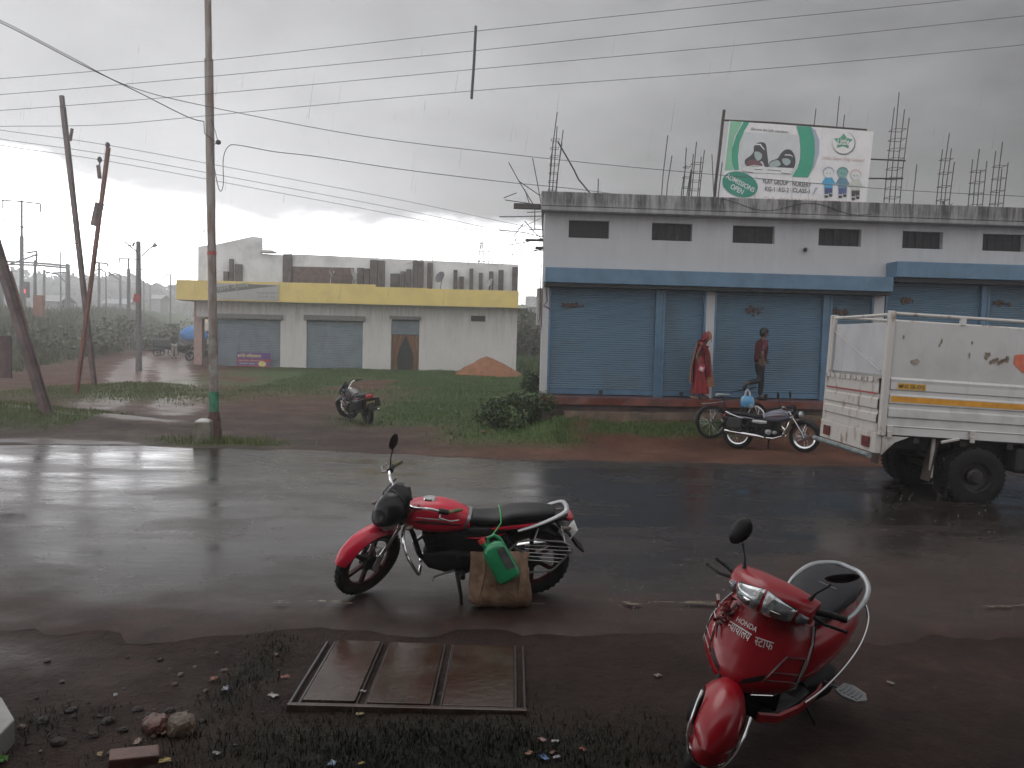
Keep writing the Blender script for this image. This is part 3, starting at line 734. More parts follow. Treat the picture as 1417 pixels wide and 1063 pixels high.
bpoly('light_stripe', [(128, 50), (80, 468), (150, 462), (138, 300), (165, 170), (232, 52)], blight, 1)
bpoly('green_stripe', [(240, 52), (178, 170), (142, 290), (142, 380), (160, 465), (200, 462), (192, 350), (205, 230), (245, 130), (288, 60)], bgreen, 2)
bpoly('green_stripe', [(690, 88), (716, 180), (725, 280), (722, 370), (700, 445), (655, 520), (790, 527), (830, 430), (848, 320), (845, 200), (815, 95)], bgreen, 2)
bpoly('grey_stripe', [(815, 95), (845, 200), (848, 320), (830, 430), (790, 527), (845, 440), (885, 320), (887, 210), (850, 122)], bgrey, 1)
# two children at a table, as flat tones
g1 = bpoly('child_picture', curve([(330, 260), (375, 228), (425, 240), (440, 310), (452, 445), (425, 448), (395, 390), (330, 430), (262, 425), (252, 380), (295, 345), (325, 310)]), bink, 2)
bpoly('face', curve([(335, 310), (370, 310), (395, 330), (392, 365), (360, 385), (335, 350)]), bface, 3, g1); bpoly('blouse', curve([(270, 395), (320, 375), (380, 395), (400, 430), (330, 438), (268, 432)]), bm_('blouse', (.16, .06, .07)), 3, g1)
bpoly('hairband', [(338, 252), (378, 252), (416, 296), (420, 288), (384, 240), (340, 244)], bpale, 4, g1)
g1 = bpoly('child_picture', curve([(560, 320), (600, 290), (650, 300), (682, 370), (665, 450), (600, 445), (520, 440), (455, 435), (470, 390), (530, 365)]), bink, 2)
bpoly('face', curve([(570, 370), (610, 365), (640, 385), (630, 415), (600, 425), (575, 400)]), bface, 3, g1); bpoly('hairband', [(590, 340), (640, 342), (660, 356), (660, 348), (640, 332), (592, 331)], bpale, 4, g1)
bpoly('sleeve', curve([(470, 400), (530, 380), (555, 420), (500, 440), (462, 434)]), bface, 3, g1)
bpoly('table_picture', [(225, 445), (330, 420), (440, 440), (660, 448), (640, 500), (440, 492), (240, 486)], bpale, 3)
for a in ((230, 475, 320, 484), (440, 460, 560, 470), (560, 486, 640, 496), (330, 455, 400, 460)): bpoly('paper_edge', [(a[0], a[1]), (a[2], a[3]), (a[2], a[3] + 5), (a[0], a[1] + 5)], bink, 4)
def bell(cx, cy, rx_, ry_, rot=0, n=28):
    c, s = math.cos(R(rot)), math.sin(R(rot))
    return [(cx + rx_ * math.cos(2 * math.pi * i / n) * c - ry_ * math.sin(2 * math.pi * i / n) * s, cy + rx_ * math.cos(2 * math.pi * i / n) * s + ry_ * math.sin(2 * math.pi * i / n) * c) for i in range(n)]
ov = bpoly('oval_badge', bell(210, 586, 156, 104, 18), bteal, 4)
def btext(body, cx, cy, width, mat, rot=0, lay=6, h=None, parent=bn, bold=.01):
    o_ = bq(cx, cy, .006 + .003 * lay) - borg; a = bq(cx + 100 * math.cos(R(rot + 4)), cy + 100 * math.sin(R(rot + 4)), .006 + .003 * lay) - borg
    up = bq(cx, cy - 100, .006 + .003 * lay) - borg
    s_ = (a - o_).length / 100
    return text('lettering', body, mat, parent, frame(o_, a - o_, up - o_), width=width * s_, bold=bold, height=h * s_ if h else None)
btext('ADMISSIONS', 212, 575, 270, bwhite2, 24, 6, 42, ov, .015); btext('OPEN', 185, 628, 118, bwhite2, 24, 6, 44, ov, .015)
btext('PLAY GROUP', 513, 566, 215, bink, 1, 5, 40); btext('NURSERY', 737, 586, 160, bink, 1, 5, 38); btext('KG-1', 465, 626, 80, bink, 1, 5, 36); btext('KG-2', 583, 633, 84, bink, 1, 5, 36); btext('CLASS-1', 732, 640, 146, bink, 1, 5, 36)
for cx, cy in ((640, 577), (526, 630), (643, 637)): bpoly('divider', [(cx - 1.5, cy - 20), (cx + 1.5, cy - 20), (cx + 1.5, cy + 20), (cx - 1.5, cy + 20)], bgrey, 4)
btext('Discover the Little experience...', 472, 130, 330, bink, 1, 5, 26); btext('Call : 09644469524   09039033420', 828, 730, 830, bpink, -1, 5, 36); btext('Little Steps Play School', 1090, 372, 360, bpink, 0, 5, 34)
lg = bpoly('logo', bell(1097, 236, 98, 98), bm_('logo_rim', (.16, .17, .17)), 3); bpoly('logo_disc', bell(1092, 231, 94, 94), bwhite, 4, lg)
st = [(1090 + (86 if i % 2 == 0 else 50) * math.sin(math.pi * i / 5 + .06), 222 - (70 if i % 2 == 0 else 40) * math.cos(math.pi * i / 5 + .06)) for i in range(10)]
bpoly('star', st, bm_('star_green', (.09, .32, .20)), 5, lg); btext('Little', 1092, 222, 100, bwhite2, 0, 8, 58, lg, .02)
bpoly('swirl', [(822, 690), (850, 615), (876, 612), (846, 660)], bgrey, 3)
def kid(cx, cy, s_, shirt, trous, skin, hair):
    k_ = bpoly('cartoon_child', bell(cx, cy, 42 * s_, 40 * s_), skin, 4)
    bpoly('hair', bell(cx, cy - 12, 48 * s_, 42 * s_), hair, 3, k_)
    bpoly('shirt', [(cx - 30, cy + 38), (cx + 30, cy + 38), (cx + 58, cy + 90), (cx + 44, cy + 100), (cx + 34, cy + 80), (cx + 36, cy + 132), (cx - 36, cy + 132), (cx - 34, cy + 80), (cx - 50, cy + 98), (cx - 60, cy + 88)], shirt, 3, k_)
    bpoly('trousers', [(cx - 34, cy + 128), (cx + 34, cy + 128), (cx + 32, cy + 176), (cx + 4, cy + 176), (cx, cy + 150), (cx - 6, cy + 180), (cx - 34, cy + 180)], trous, 4, k_)
    for d, e in ((-20, 200), (18, 190)): bpoly('shoe', bell(cx + d, cy + e, 16, 12), bink, 5, k_); bpoly('sock', [(cx + d - 9, cy + e - 22), (cx + d + 9, cy + e - 22), (cx + d + 9, cy + e - 4), (cx + d - 9, cy + e - 4)], bpale, 4, k_)
    for d in (-13, 13): bpoly('eye', bell(cx + d, cy + 2, 4, 5, 0, 8), bink, 6, k_)
kid(965, 490, 1, bblue, bnavy, bpale, bgrey); kid(1085, 492, 1, bm_('jacket', (.12, .24, .32)), bm_('skirt', (.07, .10, .25)), bm_('tint_teal', (.2, .38, .36)), bm_('headscarf', (.10, .25, .22))); kid(1196, 510, .95, bm_('vest', (.55, .56, .5)), bink, bpale, bpink)
for cx in (200, 345, 660, 800, 1125):   # wires pressing through the sheet
    bpoly('seam', [(cx, 500 + (cx - 200) * .05), (cx + 3, 500 + (cx - 200) * .05), (cx - 10, 745), (cx - 13, 745)], bgrey, 4)
bpoly('seam', [(350, 536), (1280, 606), (1280, 610), (350, 540)], bgrey, 4)
tube_ = lambda pts, r_, nm: MB().tube([bq(*p, -.05) - borg for p in pts], r_, 6).build(nm, barm, bn)
tube_([(72, 40), (500, 62), (900, 92), (1290, 122)], .022, 'top_pole'); tube_([(75, -48), (60, 60), (40, 260), (4, 560), (-10, 740)], .035, 'side_pole')
tube_([(1320, 372), (1620, 385)], .018, 'cross_bar'); tube_([(1296, 536), (1600, 538)], .018, 'cross_bar')
tube_([(58, 400), (20, 720)], .012, 'stay'); tube_([(-30, 330), (-12, 730)], .010, 'stay')
# ---------------------------------------------------------------- left building
LBY = 44.0
Z0 = gzf(-8, LBY) - .05
la = at(272, 410, LBY); lbx = la.x
lb = empty('unfinished_building', (lbx, LBY, 0), 'grey unfinished building with yellow fascia band, grey shutters and curtained doorway', 'building')
def lf(px, py, dy=0.0):
    p = at(px, py, LBY + dy); return p.x - lbx, p.z
greyp = plaster('grey_cement', (.68, .66, .63), (.30, .28, .26), 1.2, 4.4, .75)
rawp = M('raw_cement', (.68, .675, .665), .7, var=.2, scale=.8, bmp=.2, bscale=8)
yel = M('yellow_fascia', (.80, .62, .20), .5, var=.12, scale=1.2, col2=(.62, .48, .16), thr=(.45, .8))
gsh = M('grey_shutter', (.18, .22, .25), .45, var=.12, scale=1.5)
brickp = M('dark_brick_pier', (.10, .082, .076), .75, var=.35, scale=4)
brown = M('bare_brick', (.125, .085, .07), .75, var=.35, scale=5)
LW = lf(715, 470)[0]
x_ = lambda px, py=470: lf(px, py)[0]
zb = Z0 - .4; zF0 = 3.70; zF1 = 4.78
shs = [(x_(300), x_(388), lf(340, 438)[1]), (x_(424), x_(502), lf(460, 440)[1])]
dr = (x_(541), x_(580), lf(560, 441)[1])
op = sorted([(*s_, 0) for s_ in shs] + [(*dr, 1)])
wl = MB(); last = x_(296)
wl.span((0, 0, zF0 - .85), (last, .3, zF0 + .1))
for (a, b_, zt, _) in op:
    wl.span((last, 0, zb), (a, .3, zt)); wl.span((a, 0, zt), (b_, .3, zF0 + .1)); wl.span((last, 0, zt), (a, .3, zF0 + .1)) ; last = b_
vx0, vx1 = x_(651), x_(671); vz0, vz1 = lf(660, 445)[1], lf(660, 437)[1]
wl.span((last, 0, zb), (vx0, .3, zF0 + .1)); wl.span((vx1, 0, zb), (LW, .3, zF0 + .1)); wl.span((vx0, 0, zb), (vx1, .3, vz0)); wl.span((vx0, 0, vz1), (vx1, .3, zF0 + .1))
wl.span((0, .3, zb + 2.9), (.3, 9, zF0 + .1)); wl.span((LW - .3, .3, zb), (LW, 9, zF0 + .1)); wl.span((.3, 8.7, zb), (LW - .3, 9, zF0 + .1)); wl.span((.9, 3, zb), (1.1, 8.7, zF0))
wl.build('wall', greyp, lb)
MB().span((vx0, .15, vz0), (vx1, .2, vz1)).build('ventilator', darkm, lb)
for (a, b_, zt) in shs:
    s_ = shutter(a, b_, Z0 - .1, zt - .12, .14, .09).build('shutter', gsh, lb); MB().span((a - .12, -.16, zt - .13), (b_ + .12, -.01, zt + .12)).build('shutter_box', M('dusty_lintel', (.17, .165, .16), .6), s_)
# doorway with tied curtains
a, b_, zt = dr
MB().span((a, .28, Z0), (b_, .35, zt)).build('doorway', darkm, lb)
MB().span((a - .08, -.18, zt - .05), (b_ + .08, -.01, zt + .12)).build('door_canopy', M('dusty_canopy', (.16, .155, .15), .6), lb)
shutter(a, b_, zt - .85, zt - .06, .12, .09).build('half_shutter', gsh, lb)
curm = M('orange_brown_curtain', (.22, .115, .065), .8, var=.3, scale=10, stretch=(6, 6, .3))
for sgn in (0, 1):
    rs = []
    for k_ in range(9):
        t_ = k_ / 8; z = zt - .86 - t_ * (zt - .86 - Z0 - .05); wd = (b_ - a) * (.5 - .30 * math.sin(min(1, t_ * 1.25) * math.pi / 2) + (.05 * max(0, t_ - .8) * 5)); ring = []
        for j in range(13):
            u = j / 12; xx = u * wd; xx = a + xx if sgn == 0 else b_ - xx; ring.append(Vector((xx, .20 + .03 * math.sin(u * 22), z)))
        for j in range(12, -1, -1):
            u = j / 12; xx = u * wd; xx = a + xx if sgn == 0 else b_ - xx; ring.append(Vector((xx, .215 + .03 * math.sin(u * 22), z)))
        rs.append(ring)
    MB().rings(rs).build('curtain', curm, lb)
# slab and yellow band, with a real step in its top edge
MB().span((-.8, -.75, zF0 - .02), (LW + .5, 9, zF0 + .12)).build('roof_slab', rawp, lb)
MB().span((-.75, -.80, zF0 + .0), (x_(522) , -.66, lf(400, 391, -.8)[1])).span((x_(522), -.80, zF0), (x_(592), -.66, lf(560, 398, -.8)[1])).span((x_(592), -.80, zF0), (LW + .05, -.66, lf(650, 401, -.8)[1])).span((-.75, -.66, zF0 + .121), (-.6, 6, 4.7)).build('fascia', yel, lb)
# upper storey wall, set back a little
UY = .3
zu = lambda px, py: lf(px, py, UY)
prof = [(-.05, zF0 + .12)] + [zu(*q) for q in ((271, 341), (300, 338), (350, 327), (362, 329), (362, 351), (393, 353), (420, 352), (560, 359), (716, 366))]
prof[1] = (-.05, prof[1][1]); prof.append((LW, zF0 + .12))
MB().poly([(p[0], UY, p[1]) for p in prof], .22, (0, -1, 0)).span((-.05, UY + .23, zF0 + .12), (.2, 7, prof[1][1])).span((LW - .25, UY + .23, zF0 + .12), (LW, 7, prof[-2][1])).build('upper_wall', rawp, lb)
a_ = zu(362, 349); MB().span((a_[0], UY - .5, a_[1] - .02), (a_[0] + .65, UY + .6, a_[1] + .08)).build('roof_ledge', rawp, lb)
a_, b_ = zu(405, 369), zu(490, 368); MB().span((a_[0], UY - .10, zF0 + .12), (b_[0], UY - .012, a_[1])).build('brick_infill', brown, lb)
for i, (p0, p1, t_) in enumerate(((311, 317, 376), (319, 324, 359), (327, 336, 366), (393, 405, 352), (495, 504, 371), (505, 512, 372), (513, 523, 360), (524, 533, 361), (541, 553, 379), (555, 561, 376), (563, 569, 373), (572, 579, 361), (579.5, 586.5, 362), (592, 599, 364), (628, 633, 374), (636, 642, 383), (650, 655, 372), (663, 668, 378), (677, 683, 376), (690, 697, 374), (709, 717, 370))):
    a_, b_ = zu(p0, t_), zu(p1, t_); MB().span((a_[0], UY - .22, zF0 + .121), (b_[0], UY - .015, a_[1])).build('brick_pier', brickp, lb)
rb2 = [(400, 320), (402, 335), (478, 330), (520, 333), (530, 325), (532, 326), (575, 334), (582, 335), (590, 324), (597, 325), (599, 330), (648, 342), (628, 372 - 20), (633, 350), (676, 342), (682, 339), (690, 340), (696, 338), (710, 332), (715, 338), (300, 340 - 8), (312, 345), (320, 343)]
for px, py in rb2:
    a_ = zu(px, py); MB().tube([(a_[0] + rnd.uniform(-.05, .05), UY + .3, 4.9), (a_[0], UY + .3, a_[1])], .017, 5).build('rebar', barm, lb)
# left porch pillar in pink
pk = M('pink_pillar', (.44, .30, .26), .6, var=.12); a_ = lf(270, 430, .6)
MB().span((a_[0], .45, zb), (a_[0] + .42, .87, zF0 - .9)).span((a_[0], .45, zF0 - .9), (1.1, .9, zF0 - .03)).build('porch_pillar', pk, lb); MB().span((a_[0], 6, zb), (a_[0] + .4, 6.4, zF0 - .03)).build('porch_pillar', pk, lb)
# painted sign board on the band
sgm = M('sign_board_grey', (.40, .40, .385), .4, var=.08); wdg = M('sign_wedge', (.15, .15, .13), .5, var=.1)
s0 = lf(290, 390, -.83); s1 = lf(386, 394, -.83); sz0 = zF0 + .06; sz1 = s1[1]
sb = MB().span((s0[0], -.83, sz0), (s1[0], -.803, sz1)).build('sign_board', sgm, lb)
MB().add([(s0[0] + .25, -.834, sz0 + .30), (s0[0] + .25, -.834, sz0 + .62), (s0[0] + 1.6, -.834, sz1 + .0), (s1[0] - .05, -.834, sz1 - .06)], [(0, 1, 2, 3)], False).build('sign_wedge', wdg, sb)
Tf = lambda x, y, z, rot=0: Matrix.Translation((x, y, z)) @ Matrix.Rotation(rot, 4, 'Y') @ Matrix.Rotation(R(90), 4, 'X')
text('lettering', 'महान ज्ञान', sgm, sb, Tf(s0[0] + 1.15, -.838, sz0 + .62, R(-9)), width=1.75, height=.30, bold=.01)
text('lettering', 'पढ़ाई की उत्तम व्यवस्था', wdg, sb, Tf(s1[0] - .62, -.838, sz0 + .38), width=1.05, height=.12); text('lettering', 'संपर्क करें', wdg, sb, Tf(s1[0] - .62, -.838, sz0 + .18), width=.9, height=.10)
# poster leaning at the left shutter
pst = empty('poster', (lbx + lf(352, 500)[0], LBY - .10, Z0), 'purple and red printed flex poster propped at foot of left shutter', 'poster')
pw, ph = lf(377, 495)[0] - lf(330, 495)[0], .78
MB().span((-pw / 2, -.03, .0), (pw / 2, 0, ph)).build('sheet', M('poster_red', (.36, .06, .09), .4, var=.1), pst)
MB().span((-pw / 2, -.036, ph * .55), (pw / 2, -.031, ph)).build('header', M('poster_purple', (.13, .06, .24), .4, var=.1), pst)
MB().span((-pw / 2, -.036, ph * .14), (pw / 2 , -.031, ph * .36)).build('stripe', M('poster_blue', (.12, .10, .25), .4), pst)
text('lettering', 'हरित विद्यालय', M('poster_yellow', (.75, .66, .22), .4), pst, Tf(-.22, -.04, ph * .76), width=1.25, height=.24, bold=.02); text('lettering', 'प्रवेश प्रारंभ', bwhite2, pst, Tf(-.2, -.04, ph * .45), width=1.2, height=.08); text('lettering', 'संपर्क सूत्र', bwhite2, pst, Tf(-.35, -.04, ph * .25), width=.8, height=.09)
MB().add([(.46 + .21 * math.cos(q), -.041, ph * .25 + .15 * math.sin(q)) for q in [2 * math.pi * i / 20 for i in range(20)]], [tuple(range(20))], False).build('badge', M('poster_badge', (.72, .60, .22), .4), pst)
# sand heap
o = MB(); rs = []
c_ = drop(671, 523); 
for k_ in range(9):
    t_ = k_ / 8; rad = 1.55 * (1 - t_) ** .8 + .02; z = .98 * t_ ** .9
    rs.append([Vector((rad * 1.05 * math.cos(a) * (1 + .7 * (float(fbm(math.cos(a) * 2 + 5, math.sin(a) * 2 + k_ * .35, 1.2, 91)) - .5)), .8 * rad * math.sin(a), z)) for a in [2 * math.pi * j / 26 for j in range(26)]])
so = o.rings(rs).build('sand_heap', M('red_sand', (.25, .105, .05), .8, var=.25, scale=4, bmp=.4, bscale=12)); so.location = (c_.x, LBY - 2.2, gzf(c_.x, LBY - 2.2) - .06)
tag(so, 'heap of orange red sand piled against the grey building', 'sand heap')
# satellite dishes
def dish(px, py, rad, face, label, mat):
    p = at(px, py, LBY - .3); zl = zF0 + .12; o = empty('satellite_dish', (p.x, LBY - .30, zl), label, 'satellite dish', 'satellite dishes on the yellow ledge')
    hgt = p.z - zl
    MB().tube([(0, 0, 0), (0, 0, hgt * .6), (.05, .02, hgt)], .022, 6).tube([(-.2, 0, 0), (0, 0, hgt * .5)], .015, 5).build('mast', mat, o)
    q = Vector(face).to_track_quat('Z', 'Y').to_matrix().to_4x4()
    d = MB().lathe([(.001, 0), (rad * .5, rad * .06), (rad, rad * .24), (rad * 1.02, rad * .24), (rad * .5, rad * .02), (.001, -.03)], ax='z', n=20)
    d.xf(Matrix.Translation((0, 0, hgt)) @ q); d.build('dish', mat, o)
    a = MB().tube([(0, 0, 0), (0, -rad * .4, rad * .6), (0, 0, rad * .85)], .012, 5).ell((0, 0, rad * .9), (.04, .04, .05)); a.xf(Matrix.Translation((0, 0, hgt)) @ q); a.build('feed_arm', mat, o)
dm = M('dish_grey', (.13, .13, .14), .4); dw = M('dish_white', (.45, .45, .45), .45)
dish(610, 384, .30, (-.6, -.7, .35), 'dark grey round satellite dish on the ledge', dm)
dish(457, 379, .22, (.9, .1, .5), 'pale dish turned side-on before brown brick, leftmost dish', dw)
dish(488, 380, .30, (.95, -.2, .4), 'pale dish turned side-on at right end of brown brick', dw)
dish(679, 392, .24, (-.8, -.4, .4), 'small pale dish between the right brick piers', dw)

# ---------------------------------------------------------------- poles
polem = M('weathered_pole_steel', (.26, .23, .21), .5, .2, var=.3, scale=3, stretch=(3, 3, .6), col2=(.17, .11, .08), thr=(.45, .6))
palem = M('pole_whitewash', (.30, .285, .26), .6, var=.3, scale=5, col2=(.16, .12, .10), thr=(.4, .6)); grnp = M('pole_green_paint', (.03, .17, .09), .5, var=.35, scale=10); redp = M('pole_red_paint', (.35, .05, .05), .5); rustm = M('pole_rust_boot', (.075, .032, .022), .8, var=.5, scale=14, bmp=.6, bscale=30)
base = drop(297, 609); top = at(287, -40, base.y + .15); up = top - base
pl = empty('utility_pole', base, 'tall steel utility pole with red ring and green painted band', 'pole')
pt = lambda t_: up * t_
MB().tube([pt(.0), pt(.22)], [.088, .086], 14).build('lower_tube', palem, pl)
def tz(py): return (609 - py) / 649.0
MB().tube([pt(tz(470)), pt(tz(80))], .080, 14).build('middle_tube', polem, pl); MB().tube([pt(tz(82)), pt(1.0)], .062, 12).build('upper_tube', polem, pl)
MB().tube([pt(tz(571)), pt(tz(541))], .092, 14).build('green_band', grnp, pl); MB().tube([pt(tz(350)), pt(tz(345))], .085, 14).build('red_band', redp, pl)
MB().tube([pt(-.02), pt(.02), pt(.047), pt(.062)], [.15, .135, .115, .095], 10).build('rust_boot', rustm, pl)
def tp(px, py): return at(px, py, base.y) - base
MB().tube([tp(282, 168), tp(283, 185), tp(290, 190), tp(297, 196)], .008, 5).tube([tp(292, 165), tp(298, 182), tp(301, 194)], .006, 5).tube([tp(280, 322), tp(285, 318)], .012, 5).build('wire_loop', darkm, pl)
MB().ell(tp(302, 197), (.055, .05, .045), n=10, m=6).build('insulator', darkm, pl)
cb = drop(281, 611); o = empty('concrete_block', (cb.x, cb.y + .02, gzf(cb.x, cb.y)), 'mossy square concrete stump with pale top beside the tall pole', 'block', rz=R(8))
MB().rings([[Vector((sx_ * w_, sy_ * w_, z)) for sx_, sy_ in ((-1, -1), (1, -1), (1, 1), (-1, 1))] for z, w_ in ((-.1, .16), (.36, .15), (.375, .135))], smooth=False).build('stump', M('mossy_concrete', (.19, .175, .14), .6, var=.4, scale=6, col2=(.10, .09, .05), bmp=.4), o, bevel=.012)
MB().rings([[Vector((sx_ * w_, sy_ * w_, z)) for sx_, sy_ in ((-1, -1), (1, -1), (1, 1), (-1, 1))] for z, w_ in ((.376, .134), (.40, .12), (.43, .05))], smooth=False).build('cap', M('pale_cap', (.45, .44, .42), .5), o)
# leaning rail posts
railm = M('maroon_rail_post', (.105, .066, .062), .6, var=.4, scale=3); railr = M('red_rail_post', (.16, .055, .035), .6, var=.4, scale=3)
def ipost(name, b0, t0, w_, label, mat, group=None):
    d = t0 - b0; o = empty(name, b0, label, 'post', group); q = d.to_track_quat('Z', 'Y').to_matrix().to_4x4(); Lh = d.length
    mb = MB().span((-w_, -.012, -.25), (w_, .012, Lh)).span((-w_ - .012, -w_ * .8, -.25), (-w_ + .0, w_ * .8, Lh)).span((w_, -w_ * .8, -.25), (w_ + .012, w_ * .8, Lh)); mb.xf(q); mb.build('post', mat, o); return o, q, Lh
GP = 'leaning rail posts beside the dirt lane'
b0 = drop(65, 573); o, q, Lh = ipost('leaning_post', b0, at(-60, 160, b0.y + .6), .088, 'thick maroon post leaning left at the near grass mound', railm, GP)
MB().span((-.118, -.1, 1.9), (-.10, .1, 3.2)).span((-.13, -.1, 3.0), (.10, -.085, 3.15)).xf(q).build('peeled_strip', M('peeled_bark', (.22, .13, .09), .7), o)
b0 = drop(131, 535); o, q, Lh = ipost('leaning_post', b0, at(87, 148, b0.y), .072, 'dark post crossing behind, leaning left with stepped top', railm, GP)
MB().span((-.06, -.06, Lh), (.05, .06, Lh + .35)).build('top_lug', railm, o).matrix_local = q
pz = lambda px, py, bb: at(px, py, bb.y) - bb
MB().tube([pz(97, 195, b0), pz(100, 178, b0)], .05, 6).build('stub', railm, o)
b0 = drop(106, 546); o, q, Lh = ipost('leaning_post', b0, at(150, 204, b0.y), .052, 'red brown post in front, leaning right with two insulators', railr, GP)
for px, py in ((149, 201), (138, 221)):
    i_ = MB().ell(pz(px, py, b0), (.07, .07, .09), n=8, m=6).build('insulator', darkm, o); MB().tube([pz(px, py + 4, b0), pz(px - 1, py + 14, b0)], .02, 5).build('pin', darkm, i_)
MB().tube([pz(138, 247, b0), pz(136, 229, b0)], .06, 6).build('stub', railm, o); MB().tube([pz(131, 313, b0), pz(138, 281, b0)], .13, 6).build('joint_plate', railm, o)
# lamp post
b0 = drop(192, 513); o = empty('lamp_post', b0, 'thin concrete lamp post with slanted side arm lamp and red tag', 'lamp post')
cpm = M('hazy_concrete_pole', (.16, .15, .15), .7, var=.2); P_ = lambda px, py: at(px, py, b0.y) - b0
MB().tube([Vector((0, 0, -.2)), P_(191.5, 334)], [.15, .11], 8).build('pole', cpm, o); l_ = MB().tube([P_(196, 355), P_(206, 345), P_(213, 340)], .03, 6).build('lamp_arm', cpm, o)
MB().tube([P_(211, 342), P_(216, 338)], [.06, .11], 8).build('lamp_head', M('lamp_grey', (.35, .35, .36), .4), l_)
MB().tube([P_(191, 350), P_(172, 334)], .035, 5).tube([P_(184, 341), P_(186, 335)], .05, 6).tube([P_(187, 373), P_(198, 373)], .03, 5).build('cross_arm', cpm, o)
MB().box(P_(191.5, 413) + Vector((0, -.16, 0)), (.30, .03, .36), Matrix.Rotation(R(12), 3, 'Y')).build('red_tag', redp, o)
# maroon board at the left frame edge
b1 = at(6, 494, 15.6); o = empty('notice_board', (b1.x - .35, b1.y, gzf(b1.x, b1.y)), 'dark maroon metal board cut by the left picture edge', 'board'); zt, zb_ = at(6, 465, 15.6).z, at(6, 523, 15.6).z
zt -= o.location.z; zb_ -= o.location.z
MB().span((-.8, -.02, zb_), (.485, .02, zt)).build('panel', railm, o, bevel=.005)
for x in (-.62, -.3): MB().span((x - .025, .02, -.3), (x + .025, .06, zt)).build('leg', railm, o)

# ---------------------------------------------------------------- overhead wires
wirem = M('wire_black', (.075, .075, .08), .5)
def wire(pts, r_, label, group='overhead wires', name='overhead_wire', dense=8, cat='wire'):
    P3 = [at(px, py, Y) for px, py, Y in pts]; out = []
    n = len(P3)
    for i in range(n - 1):
        p0, p1, p2, p3 = P3[max(0, i - 1)], P3[i], P3[i + 1], P3[min(n - 1, i + 2)]
        for j in range(dense):
            t_ = j / dense; out.append(.5 * ((2 * p1) + (p2 - p0) * t_ + (2 * p0 - 5 * p1 + 4 * p2 - p3) * t_ ** 2 + (3 * p1 - p0 - 3 * p2 + p3) * t_ ** 3))
    out.append(P3[-1]); o = MB().tube(out, r_, 5).build(name, wirem); return tag(o, label, cat, group)
YW = 10.5
wire([(-1000, 150, YW), (-160, 117, YW), (0, 109, YW), (290, 84, YW), (660, 43, YW), (1060, 0, YW), (1300, -30, YW), (2400, -175, YW)], .0034, 'topmost of four wires joined by the dark spacer bar')
wire([(-1000, 174, YW), (-160, 139, YW), (0, 131, YW), (290, 106, YW), (660, 70, YW), (1000, 33, YW), (1330, 0, YW), (1600, -32, YW), (2400, -130, YW)], .0034, 'second from top of four wires joined by the spacer bar')
wire([(-1000, 192, YW), (-160, 160, YW), (0, 153, YW), (290, 130, YW), (657, 96, YW), (1050, 60, YW), (1417, 22, YW), (1650, -5, YW), (2400, -90, YW)], .0034, 'third from top of four wires joined by the spacer bar')
wire([(-1000, 206, YW), (-160, 178, YW), (0, 175, YW), (140, 173, YW), (290, 160, YW), (653, 126, YW), (1050, 96, YW), (1417, 62, YW), (1650, 36, YW), (2400, -40, YW)], .0034, 'lowest of four wires joined by the dark spacer bar')
a, b_ = at(658.5, 36, YW - .02), at(652.5, 137, YW - .02); tag(MB().tube([a, (a + b_) / 2 + Vector((.004, 0, 0)), b_], .018, 7).build('wire_spacer', wirem), 'dark vertical spacer bar hanging on the four parallel wires', 'spacer')
wire([(-800, -340, 9), (-120, -20, 13), (0, 31, 13.6), (110, 88, 14.4), (190, 127, 15), (245, 155, 15.4), (268, 165, 15.6), (282, 168, 15.7)], .009, 'thick sagging cable running from upper left to the tall pole', name='service_cable', cat='cable')
wire([(-800, -350, 9), (-120, -24, 13), (0, 28, 13.6), (100, 80, 14.4), (180, 120, 15), (290, 148, 15.8), (500, 188, 17), (700, 213, 18), (850, 229, 18.9), (1005, 243, 19.4), (1230, 262, 19.6), (1420, 272, 19.8), (1600, 280, 20), (2100, 290, 20.5)], .007, 'long dark wire passing pole and banner down to the right', name='service_cable', cat='cable')
wire([(303, 197, 15.65), (294, 205, 15.65), (298, 240, 15.66), (304, 264, 15.66), (309, 255, 15.66), (309, 220, 15.67), (316, 203, 15.67), (330, 201, 15.7), (380, 210, 15.9), (440, 217, 16.4), (560, 235, 17.2), (700, 252, 18.4), (800, 262, 19), (905, 276, 19.5)], .008, 'looped black cable from the pole insulator to the shop roof', name='service_cable', cat='cable')
for i, (dy, lb_) in enumerate(((0, 'top of three faint distant wires sloping to the right'), (13, 'middle of three faint distant wires sloping to the right'), (22, 'lowest of three faint distant wires sloping to the right'))):
    wire([(-900, 60 + dy * .5, 27), (-150, 158 + dy * .6, 27), (0, 180 + dy * .95, 27), (149, 201 + dy * 1.0, 27), (360, 240 + dy, 29), (560, 278 + dy, 32), (750, 318 + dy, 36), (900, 345 + dy, 40)], .009, lb_, 'faint wires to the leaning posts')
wire([(-700, -20, 22), (-150, 255, 30), (0, 303, 34), (60, 325, 36), (120, 340, 38), (170, 341, 39.6), (186, 338, 40)], .022, 'sagging cable from left edge to the lamp post', name='service_cable', cat='cable')
wire([(197, 356, 40), (220, 380, 48), (250, 408, 60)], .012, 'thin stay wire running down right from the lamp post')
wire([(560, 366, 30), (640, 345, 26), (720, 315, 22), (752, 300, 19.5)], .007, 'thin wire rising from grey building to the rebar tangle')
